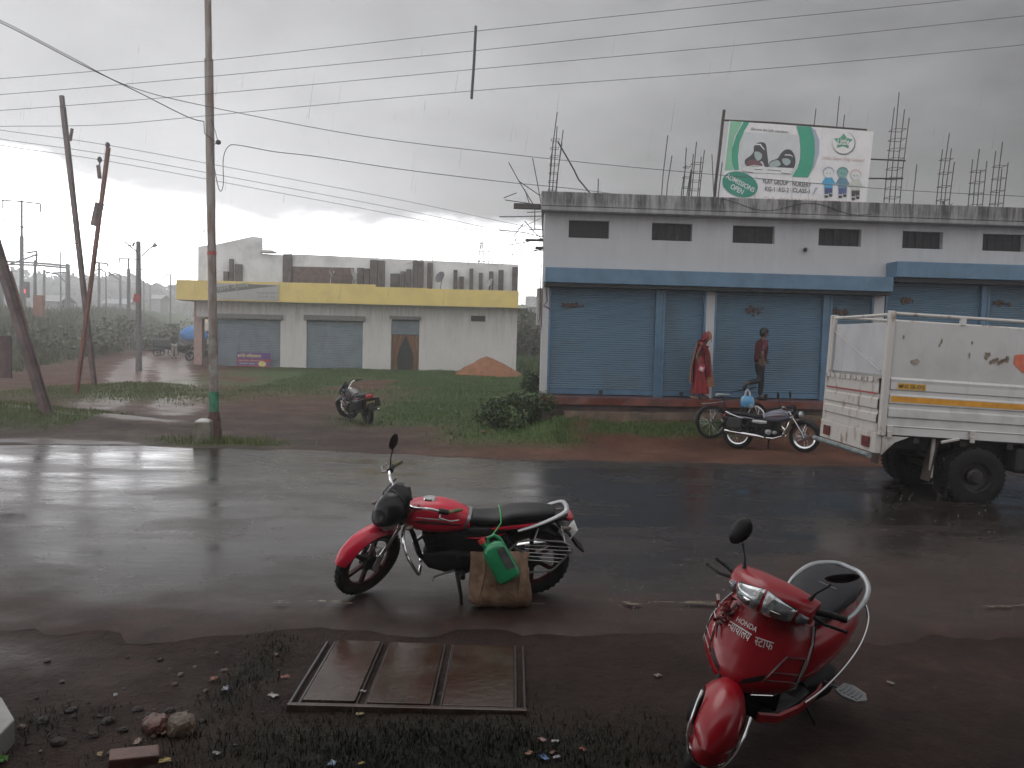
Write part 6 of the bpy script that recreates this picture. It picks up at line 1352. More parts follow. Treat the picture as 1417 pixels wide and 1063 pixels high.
        q = Matrix.Translation((.245, s_ * .285, 1.195)) @ Matrix.Rotation(R(-22 if s_ < 0 else -58), 4, 'X') @ Matrix.Rotation(R(-14 if s_ < 0 else 62), 4, 'Z')
        mh = MB().lathe([(.001, .03), (.03, .028), (.052, .016), (.06, .0), (.058, -.006)], ax='x', n=22); mh.v = [(x * .8, y * .95 * (1 + 2.2 * z), z * 1.5) for x, y, z in mh.v]; mh.xf(S @ q).build('mirror', blackp, o)
        mg = MB().lathe([(.001, -.004), (.056, -.006)], ax='x', n=22); mg.v = [(x * .8, y * .95 * (1 + 2.2 * z), z * 1.5) for x, y, z in mg.v]; mg.xf(S @ q).build('mirror_glass', mirm, o)
    return o
a, b_ = Vector((.965, 3.95, 0)), Vector((1.715, 4.785, 0)); d = a - b_; print('scooter', d.length, a, b_, math.degrees(math.atan2(d.y, d.x)))
sm_ = (a + b_) / 2
SC = scooter(Vector((sm_.x, sm_.y, gzf(sm_.x, sm_.y) + .0)), math.atan2(d.y, d.x), R(-13), R(7))
settle(SC, gzf)
gp = SC.matrix_world @ Vector((.40, -.20, .80))
o = empty('cloth_bow', gp, 'bunch of red and white ceremonial cloth tied to the scooter apron', 'cloth bow')
for nm, n_, mt, sd_ in (('red_cloth', 16, M('red_cloth', (.22, .025, .03), .8), 1), ('white_cloth', 9, M('pale_cloth', (.38, .30, .28), .8), 2)):
    g_ = MB(); rr = random.Random(sd_)
    for k_ in range(n_):
        p = Vector((rr.gauss(0, .018), rr.gauss(-.02, .022), rr.gauss(0, .045))); g_.tube([p, p + Vector((rr.uniform(-.03, .03), rr.uniform(-.03, .03), rr.uniform(-.01, .03))), p + Vector((rr.uniform(-.04, .04), rr.uniform(-.05, .03), rr.uniform(-.05, .02)))], [.004, .011, .003], 6)
    g_.build(nm, mt, o)
# ---------------------------------------------------------------- white truck
wht = M('dirty_white_paint', (.60, .59, .57), .38, var=.08, scale=2.2, col2=(.40, .37, .345), thr=(.52, .8), coat=.2)
wht2 = M('dented_white_sheet', (.52, .505, .49), .42, var=.08, scale=1.4, col2=(.40, .38, .36), thr=(.5, .8), bmp=.12, bscale=3)
rustw = M('rust_streaked_white', (.52, .49, .455), .5, col2=(.20, .11, .06), scale=7, thr=(.55, .72), stretch=(1, 1, .5)); chas = M('truck_chassis_black', (.016, .015, .015), .55, var=.4, scale=8); galv = M('galvanised_bar', (.22, .25, .25), .4, .4, var=.3)
ory = M('orange_reflective_tape', (.62, .28, .02), .3); orr = M('orange_sticker', (.55, .13, .07), .5)
TX, TY = at(1211, 600, 10.9).x, 10.9
tk = empty('truck', (TX, TY, 0), 'white open backed truck with high sheet sides at the right frame edge', 'truck', ry=R(2.3))
ZB = .93; ZL = 1.66; ZT = 2.42; BW = 1.95; BL2 = 3.3    # bed bottom, drop side top, sheet top; y runs away from the camera
# local: x toward the cab, y away from camera
def ribbed(x0, x1, y, zs, out):
    vs_ = []
    for z, d in zs: vs_ += [(x0, y + out * d, z), (x1, y + out * d, z)]
    k_ = len(zs); return MB().add(vs_, [(2 * i, 2 * i + 1, 2 * i + 3, 2 * i + 2) for i in range(k_ - 1)], False)
zs = [(ZB, 0), (ZB + .10, 0), (ZB + .115, .012), (ZB + .125, 0), (ZB + .22, 0), (ZB + .24, .025), (ZB + .34, .025), (ZB + .36, 0), (ZB + .40, 0), (ZB + .42, .025), (ZB + .52, .025), (ZB + .54, 0), (ZB + .585, 0), (ZB + .60, .022), (ZB + .69, .022), (ZL, .03), (ZL + .03, .0), (ZL + .03, -.03), (ZB, -.03)]
for yy, out, nm in ((0, -1, 'drop_side'), (BW, 1, 'drop_side')):
    d_ = ribbed(.10, BL2, yy, zs, out).build(nm, wht, tk)
    if out < 0:
        MB().add([(.12, -.0285, ZB + .435), (BL2, -.0285, ZB + .435), (BL2, -.0285, ZB + .51), (.12, -.0285, ZB + .51)], [(0, 1, 2, 3)], False).build('reflective_stripe', ory, d_)
        np_ = MB().add([(.19, -.0265, ZB + .605), (.56, -.0265, ZB + .605), (.56, -.0265, ZB + .685), (.19, -.0265, ZB + .685)], [(0, 1, 2, 3)], False).build('side_number', M('number_yellow', (.55, .30, .03), .4), d_)
        text('lettering', 'MP-65. GA.-0715', inkm, np_, Matrix.Translation((.375, -.028, ZB + .645)) @ Matrix.Rotation(R(90), 4, 'X'), width=.33, height=.05, bold=.015)
        for x in (.13, 1.22, 2.06, 2.9):
            MB().span((x - .035, -.05, ZB + .03), (x + .035, -.012, ZB + .12)).span((x - .028, -.065, ZB - .04), (x + .028, -.03, ZB + .05)).build('latch', rustw, d_, bevel=.008)
    MB().add([(.10, yy + out * .004, ZL + .035), (BL2, yy + out * .004, ZL + .035), (BL2, yy + out * .004, ZT), (.10, yy + out * .004, ZT), (.10, yy - out * .018, ZL + .035), (BL2, yy - out * .018, ZL + .035), (BL2, yy - out * .018, ZT), (.10, yy - out * .018, ZT)], [(0, 1, 2, 3), (4, 7, 6, 5), (0, 4, 5, 1), (3, 2, 6, 7), (0, 3, 7, 4), (1, 5, 6, 2)], False).build('side_sheet', wht2, tk)
    MB().tube([(.0, yy - out * .02, ZT + .10), (BL2, yy - out * .02, ZT + .10)], .022, 8).build('top_rail', rustw, tk)
    for x in (.98, 1.86, 2.7): MB().span((x - .035, yy - .02, ZT), (x + .035, yy + .02, ZT + .09)).build('rail_post', wht, tk)
    MB().span((.0, yy - .045, ZB - .02), (.085, yy + .045, ZT + .13)).build('corner_post', rustw, tk, bevel=.012)
tg = ribbed(0, 1, 0, [(ZB + .02, 0), (ZB + .13, 0), (ZB + .15, .02), (ZB + .25, .02), (ZB + .27, 0), (ZB + .31, 0), (ZB + .33, .02), (ZB + .45, .02), (ZB + .47, 0), (ZB + .52, 0), (ZB + .54, .02), (ZB + .66, .02), (ZL, .03), (ZL, -.03), (ZB + .02, -.03)], -1)
tg.v = [(y - .0, .05 + x * (BW - .10), z) for x, y, z in tg.v]; tg = tg.build('tailgate', rustw, tk)
MB().add([(-.0245, .08, ZB + .515), (-.0245, BW - .1, ZB + .515), (-.0245, BW - .1, ZB + .535), (-.0245, .08, ZB + .535)], [(0, 1, 2, 3)], False).build('red_stripe', redp, tg)
for k_ in range(9): MB().span((-.045, .2 + k_ * .19, ZL - .05), (-.032, .33 + k_ * .19, ZL + .012)).build('hinge', rustw, tg)
MB().span((.02, .06, ZL + .05), (.045, BW - .06, ZT - .02)).build('rear_sheet', M('grey_white_sheet', (.44, .44, .45), .4, var=.1, scale=2), tk); MB().tube([(.0, .1, ZL + .1), (.0, BW - .12, ZT - .1)], .008, 5).build('rear_stay', rustw, tk); MB().tube([(.03, 0, ZT + .08), (.03, BW, ZT + .08)], .022, 8).tube([(-.01, BW - .16, ZL + .05), (-.01, BW - .16, ZT + .07)], .02, 6).build('rear_rail', rustw, tk)
MB().span((.05, .03, ZB - .02), (BL2, BW - .03, ZB + .03)).build('bed_floor', chas, tk)
# rear beam, lamps, bumper tube
rbm = MB().span((-.03, .0, ZB - .26), (.06, BW, ZB + .015)).build('rear_beam', rustw, tk, bevel=.01)
for y in (.26, BW - .30): MB().span((-.055, y - .11, ZB - .20), (-.031, y + .11, ZB - .06)).build('tail_lamp', M('dark_red_lamp', (.13, .02, .02), .3, coat=.4), rbm)
MB().tube([(-.10, -.02, ZB - .29), (-.10, BW + .02, ZB - .29)], .038, 8).build('bumper', galv, tk)
MB().poly([(.06, -.02, ZB - .02), (.40, -.02, ZB - .02), (.22, -.02, ZB - .10), (.06, -.02, ZB - .27)], .02, (0, -1, 0)).build('rear_bracket', rustw, tk)
for y in (.42, BW - .5): MB().span((.06, y, ZB - .22), (5.0, y + .08, ZB - .03)).build('chassis_rail', chas, tk)
for k_ in range(5): MB().span((.5 + .62 * k_, .05, ZB - .10), (.58 + .62 * k_, BW - .05, ZB - .025)).build('cross_member', chas, tk)
RW = .385; AX = 1.34
def twheel(x, y, out):
    zc = RW + .0 + x * math.tan(R(2.3)) * 1.0
    w = MB().lathe([(.20, -.10), (.28, -.115), (.345, -.11), (.375, -.09), (.385, -.05), (.385, .05), (.375, .09), (.345, .11), (.28, .115), (.20, .10)], (x, y, zc), 'y', 40)
    for k_ in range(40):
        q = 2 * math.pi * k_ / 40
        for s_ in (-1, 1): w.box((x + .383 * math.cos(q + .04 * s_), y + s_ * .05, zc + .383 * math.sin(q + .04 * s_)), (.03, .085, .014), Matrix.Rotation(-q + math.pi / 2, 3, 'Y'))
    w = w.build('wheel', rubber, tk); s_ = out
    MB().lathe([(.215, s_ * .095), (.20, s_ * .10), (.185, s_ * .075), (.175, s_ * .03), (.11, s_ * .015), (.105, s_ * .06), (.075, s_ * .085), (.07, s_ * .125), (.001, s_ * .13)], (x, y, zc), 'y', 28).build('rim', M('dusty_dark_rim', (.020, .017, .016), .6, var=.4, scale=14), w)
    return w
for y in (.08, .32): twheel(AX, y, -1)
for y in (BW - .08, BW - .32): twheel(AX, y, 1)
axz = RW + AX * math.tan(R(2.3))
MB().tube([(AX, .2, axz), (AX, BW - .2, axz)], .07, 10).ell((AX, BW / 2, axz), (.2, .2, .2)).build('rear_axle', chas, tk)
for y in (.46, BW - .46): MB().tube([(AX - .6, y, ZB - .24), (AX - .25, y, axz + .12), (AX, y, axz + .09), (AX + .25, y, axz + .12), (AX + .6, y, ZB - .24)], .045, 6).build('leaf_spring', chas, tk)
for y in (.05, BW - .33): MB().add([(AX - .50, y, ZB - .02), (AX - .50, y + .26, ZB - .02), (AX - .58, y + .26, .33), (AX - .58, y, .33)], [(0, 1, 2, 3)], False).build('mud_flap', M('brown_mud_flap', (.05, .03, .022), .7, var=.4), tk)
MB().span((AX - .56, .10, ZB - .55), (AX - .52, .14, ZB - .02)).tube([(AX - .5, -.0, ZB - .06), (AX - .28, -.02, ZB + .0)], .022, 6).build('flap_bracket', rustw, tk)
MB().span((AX + .56, .10, ZB - .42), (AX + 1.3, .5, ZB - .08)).build('fuel_tank', chas, tk, bevel=.05)
# marks on the near sheet
mk = M('rust_mark', (.20, .15, .11), .7, var=.4, scale=25)
def mark(name, pts, mat): return MB().add([(x, -.0095, z) for x, z in pts], [tuple(range(len(pts)))], False).build(name, mat, tk)
def blot(cx, cz, rx_, rz_, sd):
    rr = random.Random(sd); return [(cx + rx_ * rr.uniform(.6, 1.1) * math.cos(q), cz + rz_ * rr.uniform(.6, 1.1) * math.sin(q)) for q in [2 * math.pi * i / 14 for i in range(14)]]
mark('rust_patch', blot(.40, 1.90, .075, .05, 1), M('rust_patch_brown', (.30, .25, .20), .7, var=.3, scale=30))
for k_, (x, z) in enumerate(((.22, 2.22), (.72, 2.19), (1.12, 2.20), (1.10, 2.04), (.70, 2.14))): mark('scratch', blot(x, z, .014, .05 if k_ % 2 else .03, 10 + k_), mk)
mark('orange_sticker', [(x - .24, z - .05) for x, z in [(1.93, 2.13), (2.60, 2.21), (2.62, 2.04), (2.3, 1.97), (2.24, 1.90), (2.06, 1.90), (1.98, 1.96), (1.92, 2.02)]], orr)
for k_ in range(9): mark('worn_sticker', blot(1.32 + .035 * k_, 1.98 + .025 * math.sin(k_ * 2.1) + (.06 if k_ in (0, 1, 8) else 0), .03, .06 if k_ in (0, 8) else .035, 30 + k_), mk)
# cab beyond the frame
CX = BL2 + .12
cabm = wht
MB().rings([[Vector((x, y, z)) for x, z in ((CX, .62 + .12), (CX + 1.55, .74), (CX + 1.62, 1.25), (CX + 1.40, 1.45), (CX + 1.05, 2.15), (CX + .06, 2.18))] for y in (.04, BW - .04)], smooth=False).build('cab', cabm, tk, bevel=.05)
for y, n_ in ((.036, -1), (BW - .036, 1)): MB().poly([(CX + .30, y, 1.42), (CX + 1.22, y, 1.42), (CX + .96, y, 2.02), (CX + .30, y, 2.02)], .012, (0, n_, 0)).build('side_window', vism, tk)
MB().poly([(CX + 1.41, .15, 1.47), (CX + 1.41, BW - .15, 1.47), (CX + 1.075, BW - .2, 2.13), (CX + 1.075, .2, 2.13)], .012, (1, 0, .5)).build('windscreen', vism, tk)
for y in (.13, BW - .13): w = twheel(CX + .95, y, -1 if y < 1 else 1)
MB().span((CX + 1.56, .02, .55), (CX + 1.70, BW - .02, .80)).build('front_bumper', chas, tk, bevel=.03)

# ---------------------------------------------------------------- people
skinm = M('brown_skin', (.115, .06, .04), .5, var=.1); hairm = M('black_hair', (.010, .009, .009), .4, var=.2)
def head_on(c, s_, rot, par, face=True, hair=True, neck_mat=skinm):
    """face features on the body's head (c = head centre, s_ = head height)"""
    q = rot
    def T(v): return Vector(c) + q @ (Vector(v) * s_)
    for s2 in (-1, 1):
        MB().ell(T((.40, s2 * .15, .03)), (s_ * .035,) * 3, n=8, m=6).build('eye', M('eye_white', (.35, .33, .31), .3) if s2 < 0 else bpy.data.materials['eye_white'], par)
        MB().ell(T((.0, s2 * .345, -.02)), (s_ * .05, s_ * .025, s_ * .09), n=8, m=6).build('ear', neck_mat, par)
    MB().tube([T((.40, 0, .05)), T((.50, 0, -.09)), T((.43, 0, -.13))], [s_ * .03, s_ * .055, s_ * .03], 7).build('nose', neck_mat, par)
    MB().ell(T((.415, 0, -.235)), (s_ * .04, s_ * .11, s_ * .028), q.to_3x3() if len(q) == 4 else q, n=8, m=6).build('mouth', M('lips', (.10, .035, .03), .5), par)
def hand(wr, d, palm_n, s_, par, mat, curl=.5, thumb=1):
    """palm with four fingers and a thumb, joined into one skinned mesh rooted at the wrist"""
    d = Vector(d).normalized(); n_ = Vector(palm_n); n_ = (n_ - d * n_.dot(d)).normalized(); w_ = d.cross(n_)
    pts = [Vector(wr), Vector(wr) + d * .045 * s_]; ed = [(0, 1)]; rad = [(.020 * s_, .026 * s_), (.016 * s_, .034 * s_)]
    for i, (o_, L_) in enumerate(((-.030, .068), (-.010, .078), (.010, .073), (.029, .058))):
        b0 = len(pts); p = pts[1] + d * .035 * s_ + w_ * o_ * s_; pts.append(p); ed.append((1, b0)); rad.append((.0105 * s_,) * 2); q = p; dd = d.copy()
        for k_ in range(3):
            dd = (dd + n_ * curl * (.5 + .12 * i)).normalized(); q = q + dd * L_ * s_ / 3; pts.append(q); ed.append((b0 + k_, b0 + k_ + 1)); rad.append(((.0095 - .0012 * k_) * s_,) * 2)
    b0 = len(pts); t0 = Vector(wr) + d * .025 * s_ - w_ * .028 * s_ * thumb; pts.append(t0); ed.append((0, b0)); rad.append((.012 * s_,) * 2)
    for k_ in range(2): t0 = t0 + (d * .8 - w_ * .55 * thumb + n_ * .4).normalized() * .032 * s_; pts.append(t0); ed.append((b0 + k_, b0 + k_ + 1)); rad.append((.010 * s_,) * 2)
    return pts, ed, rad
def person(name, loc, rz, label, J, rad, edges, hands, sc=1.0):
    o = empty(name, loc, label, 'person', rz=rz, sc=sc)
    pts = [Vector(J[k]) for k in J]; idx = {k: i for i, k in enumerate(J)}; ed = [(idx[a], idx[b]) for a, b in edges]; rr = [rad[k] for k in J]
    for (wk, d, n_, th, cu) in hands:
        hp_, he, hr = hand(J[wk], d, n_, 1.0, o, skinm, cu, th); b0 = len(pts); m_ = {0: idx[wk]}
        for i in range(1, len(hp_)): m_[i] = len(pts); pts.append(hp_[i]); rr.append(hr[i])
        ed += [(m_[a], m_[b]) for a, b in he]
    skinned('body', pts, ed, rr, skinm, o, 2, idx['pelvis']); return o
EDG = [('pelvis', 'waist'), ('waist', 'chest'), ('chest', 'neckb'), ('neckb', 'neck'), ('neck', 'head'), ('head', 'crown'), ('pelvis', 'hipl'), ('pelvis', 'hipr'), ('hipl', 'kneel'), ('kneel', 'ankl'), ('ankl', 'toel'), ('hipr', 'kneer'), ('kneer', 'ankr'), ('ankr', 'toer'), ('chest', 'shl'), ('chest', 'shr'), ('shl', 'ell'), ('ell', 'wrl'), ('shr', 'elr'), ('elr', 'wrr')]
RAD = dict(pelvis=(.12, .145), waist=(.10, .125), chest=(.105, .15), neckb=(.06, .08), neck=(.05, .05), head=(.095, .078), crown=(.07, .062), hipl=.085, hipr=.085, kneel=.055, kneer=.055, ankl=.036, ankr=.036, toel=(.026, .038), toer=(.026, .038), shl=.052, shr=.052, ell=.040, elr=.040, wrl=.027, wrr=.027)
RAD = {k: (v if isinstance(v, tuple) else (v, v)) for k, v in RAD.items()}
# man in a dark red shirt, walking right along the plinth, seen from behind and the side; x forward, y left
J = dict(pelvis=(0, 0, .90), waist=(.015, 0, 1.04), chest=(.04, 0, 1.24), neckb=(.055, 0, 1.40), neck=(.08, 0, 1.48), head=(.105, 0, 1.58), crown=(.105, 0, 1.66), hipl=(.0, .085, .86), hipr=(0, -.085, .86), kneel=(.13, .09, .47), ankl=(.10, .09, .07), toel=(.25, .10, .03), kneer=(-.04, -.09, .47), ankr=(-.40, -.10, .40), toer=(-.47, -.10, .28), shl=(.05, .17, 1.36), shr=(.03, -.17, 1.36), ell=(.13, .22, 1.10), wrl=(.30, .20, .95), elr=(-.10, -.24, 1.10), wrr=(-.06, -.22, .85))
p = at(1046, 566, F0.y - .05); lx, ly = local_f(p.x, p.y)
mpos = world_f(float(sx(1041, 540)), -.42, PZ)
man = person('person', mpos, R(16), 'man in dark red shirt and black trousers striding right along shop plinth', J, RAD, EDG, [('wrl', (.6, .1, -.8), (.5, -.6, .3), 1, .35), ('wrr', (.25, .05, -1), (.5, .6, .0), -1, .45)], sc=.97)
V3 = Vector; shirtm = M('dark_red_shirt', (.075, .012, .016), .75, var=.3, scale=7, bmp=.25, bscale=10); trm = M('black_trousers', (.012, .013, .018), .7, var=.25, scale=8, bmp=.2, bscale=12)
sh = dict(a=(0, 0, .86), b=(.015, 0, 1.04), c=(.04, 0, 1.24), d=(.052, 0, 1.395), e=(.06, 0, 1.44), f=(.05, .165, 1.355), g=(.125, .215, 1.13), h=(.03, -.165, 1.355), i=(-.09, -.235, 1.13))
skinned('shirt', [sh[k] for k in sh], [(0, 1), (1, 2), (2, 3), (3, 4), (2, 5), (5, 6), (2, 7), (7, 8)], [(.15, .185), (.128, .155), (.128, .172), (.085, .11), (.06, .066), (.074, .074), (.064, .064), (.074, .074), (.064, .064)], shirtm, man, 2, 0)
tp_ = dict(a=(0, 0, .96), b=(0, 0, .90), c=(0, .085, .84), d=(.13, .09, .47), e=(.10, .09, .10), f=(0, -.085, .84), g=(-.04, -.09, .47), h=(-.36, -.10, .405))
skinned('trousers', [tp_[k] for k in tp_], [(0, 1), (1, 2), (2, 3), (3, 4), (1, 5), (5, 6), (6, 7)], [(.118, .142), (.132, .158), (.102, .102), (.074, .074), (.058, .058), (.102, .102), (.076, .076), (.060, .060)], trm, man, 2, 1)
for a_, b_ in (((.08, .09, .035), (.27, .10, .025)), ((-.39, -.10, .38), (-.47, -.10, .26))): MB().tube([V3(a_) - (V3(b_) - V3(a_)) * .25, a_, (V3(a_) + V3(b_)) / 2, b_, V3(b_) + (V3(b_) - V3(a_)) * .08], [.02, .045, .045, .042, .015], 10).build('shoe', blackp, man)
mh_ = MB()
mh_.ell((.088, 0, 1.635), (.108, .088, .085), n=18, m=11).ell((.045, 0, 1.585), (.07, .086, .09), n=16, m=9)
mh_.build('hair', hairm, man)
head_on((.115, 0, 1.585), .215, Matrix.Rotation(R(10), 3, 'Y'), man)
# woman in a red sari, walking right, head bent and covered
Jw = dict(pelvis=(0, 0, .84), waist=(.0, 0, .97), chest=(.045, 0, 1.13), neckb=(.085, 0, 1.27), neck=(.12, 0, 1.33), head=(.165, 0, 1.40), crown=(.155, 0, 1.475), hipl=(0, .075, .80), hipr=(0, -.075, .80), kneel=(.08, .08, .45), ankl=(.10, .08, .07), toel=(.23, .09, .03), kneer=(-.02, -.08, .44), ankr=(-.12, -.08, .08), toer=(.01, -.09, .03), shl=(.07, .145, 1.225), shr=(.05, -.145, 1.225), ell=(.10, .20, 1.0), wrl=(.19, .15, .82), elr=(-.045, -.20, .99), wrr=(.045, -.215, .79))
RW_ = dict(RAD); RW_.update(pelvis=(.115, .14), waist=(.085, .11), chest=(.10, .125), shl=(.045, .045), shr=(.045, .045), ell=(.034, .034), elr=(.034, .034), wrl=(.024, .024), wrr=(.024, .024), head=(.088, .072), crown=(.066, .06))
wpos = world_f(float(sx(960, 540)), -.40, PZ)
wom = person('person', wpos, R(-22), 'woman in red sari with gold bordered veil walking along the shop plinth', Jw, RW_, EDG, [('wrl', (.3, -.1, -1), (.3, -.7, 0), 1, .4), ('wrr', (.35, .1, -.9), (.3, .8, 0), -1, .75)], sc=.99)
sarm = M('red_sari', (.21, .007, .011), .6, var=.3, scale=9, bmp=.35, bscale=9); goldm = M('gold_sari_border', (.27, .115, .055), .55, var=.3, scale=25); veilm = M('maroon_veil', (.17, .012, .022), .6, var=.3, scale=16)
skinned('blouse', [(.01, 0, 1.02), (.045, 0, 1.13), (.075, 0, 1.235), (.068, .14, 1.22), (.088, .175, 1.10), (.05, -.14, 1.22), (.0, -.178, 1.09)], [(0, 1), (1, 2), (2, 3), (3, 4), (2, 5), (5, 6)], [(.10, .118), (.116, .138), (.078, .10), (.058, .058), (.050, .050), (.058, .058), (.050, .050)], veilm, wom, 2, 1)
def pleats(secs, n=44, k_=9, amp=.06):
    rs = []
    for z, rx_, ry_, ox, oy, am in secs: rs.append([V3((ox + rx_ * math.cos(a) * (1 + am * math.sin(k_ * a + z * 3)), oy + ry_ * math.sin(a) * (1 + am * math.sin(k_ * a + z * 3 + .6)), z)) for a in [2 * math.pi * j / n for j in range(n)]])
    return rs
MB().rings(pleats([(.98, .105, .135, .0, 0, .0), (.93, .135, .16, 0, 0, .02), (.84, .150, .172, 0, 0, .03), (.66, .150, .165, .02, 0, .05), (.45, .165, .165, .03, 0, .07), (.25, .19, .17, .025, 0, .09), (.13, .205, .175, .02, 0, .10), (.12, .19, .16, .02, 0, .10)])).build('skirt', sarm, wom)
MB().rings(pleats([(.165, .208, .178, .021, 0, .10), (.135, .2095, .1795, .02, 0, .10), (.118, .2095, .1795, .02, 0, .10)])) 
# pallu: a broad strip from the left shoulder over the chest, hanging to the knee in front; gold edge
def strip(name, path, w_, mat, par, thick=.008, fold=.012):
    rs = []
    for i, (c, wd, a) in enumerate(path):
        c = V3(c); d = V3((math.cos(a), math.sin(a), 0)); n_ = V3((-d.y, d.x, 0)); k_ = 11
        top = [c + d * wd * (j / (k_ - 1) - .5) + n_ * fold * math.sin(j * 2.3 + i * .4) for j in range(k_)]
        rs.append(top + [q + n_ * thick for q in top[::-1]])
    return MB().rings(rs).build(name, mat, par)
pall = strip('pallu', [((.03, -.125, 1.30), .16, R(70)), ((.13, -.10, 1.20), .15, R(55)), ((.185, -.04, 1.05), .16, R(60)), ((.20, .0, .85), .17, R(55)), ((.225, .02, .62), .18, R(50)), ((.25, .03, .42), .20, R(45)), ((.26, .03, .28), .21, R(45))], 0, goldm, wom)
strip('pallu_panel', [((.085, -.155, 1.25), .10, R(65)), ((.17, -.125, 1.12), .10, R(55)), ((.205, -.085, .95), .10, R(50)), ((.215, -.08, .75), .11, R(50)), ((.235, -.09, .52), .11, R(45))], 0, veilm, pall)
back = strip('back_drape', [((-.035, -.02, 1.36), .24, R(95)), ((-.075, -.03, 1.15), .30, R(95)), ((-.12, -.05, .92), .28, R(100)), ((-.155, -.07, .65), .24, R(105)), ((-.16, -.08, .38), .20, R(105))], 0, veilm, wom)
strip('gold_edge', [((-.035, -.155, 1.30), .05, R(80)), ((-.075, -.19, 1.12), .05, R(80)), ((-.115, -.20, .90), .05, R(80)), ((-.155, -.20, .62), .05, R(80)), ((-.16, -.19, .38), .05, R(80))], 0, goldm, back)
# veil over the head: shell open at the front
rs = []
for i in range(9):
    ph = R(-62 + 16.5 * i); ring = []
    for j in range(15):
        a = R(52 + 256 * j / 14); rr_ = (.128, .108, .128)
        ring.append(V3((.150 + rr_[0] * math.cos(ph) * math.cos(a) - (.06 if ph < -.5 else 0), rr_[1] * math.cos(ph) * math.sin(a) * (1 + .35 * max(0, -math.sin(ph))), 1.425 + rr_[2] * math.sin(ph))))
    inn = [V3((.150, 0, 1.425)) + (q - V3((.150, 0, 1.425))) * .94 for q in ring[::-1]]; rs.append(ring + inn)
ve = MB().rings(rs).build('veil', veilm, wom)
ed_ = []
for i in range(9): ed_.append(rs[i][0])
ed2 = [rs[i][14] for i in range(8, -1, -1)]
MB().tube(ed_ + ed2, [.011 + .012 * math.sin(math.pi * k_ / 17) for k_ in range(18)], 6).build('gold_edge', goldm, ve)
for sgn, (x, y, z) in ((1, (.02, .09, 1.24)), (-1, (.02, -.09, 1.24))):
    pass
MB().xloft([(-.02, 1.285, .06, .05, 2.2), (.03, 1.29, .125, .055, 2.2), (.085, 1.275, .115, .05, 2.2), (.12, 1.25, .07, .03, 2.2)], 20).build('shoulder_drape', veilm, wom)
MB().ell((.15, 0, 1.42), (.098, .082, .105), n=16, m=10).build('hair', hairm, wom) if False else None
head_on((.172, 0, 1.392), .205, Matrix.Rotation(R(24), 3, 'Y'), wom)
for a_, b_ in (((.08, .08, .03), (.235, .09, .02)), ((-.13, -.08, .03), (.02, -.09, .02))): MB().tube([V3(a_) - V3((.03, 0, 0)), a_, (V3(a_) + V3(b_)) / 2, b_], [.03, .036, .038, .02], 10).build('slipper', M('tan_slipper', (.22, .13, .09), .6), wom)
for z_ in (.80, .815, .83): MB().lathe([(.030, z_ - .004), (.034, z_), (.030, z_ + .004)], (.04, -.214, 0), 'z', 14).build('bangle', M('red_bangle', (.4, .05, .06), .25), wom)
bpy.context.view_layer.update()
hp = wom.matrix_world @ V3((.085, -.225, .70))
pu = empty('purse', hp, 'small pink and white purse held in the right hand of the woman', 'purse', rz=R(-22)); pu.rotation_euler.y = R(20)
MB().box((0, 0, 0), (.13, .03, .12)).build('body', M('pink_purse', (.55, .12, .17), .5), pu, bevel=.012); MB().box((0, -.0165, 0), (.07, .006, .07)).build('patch', M('white_patch', (.6, .55, .55), .5), pu, bevel=.004); MB().tube([(-.05, 0, .055), (-.02, 0, .10), (.03, 0, .10), (.05, 0, .055)], .006, 6).build('strap', bpy.data.materials['pink_purse'], pu)

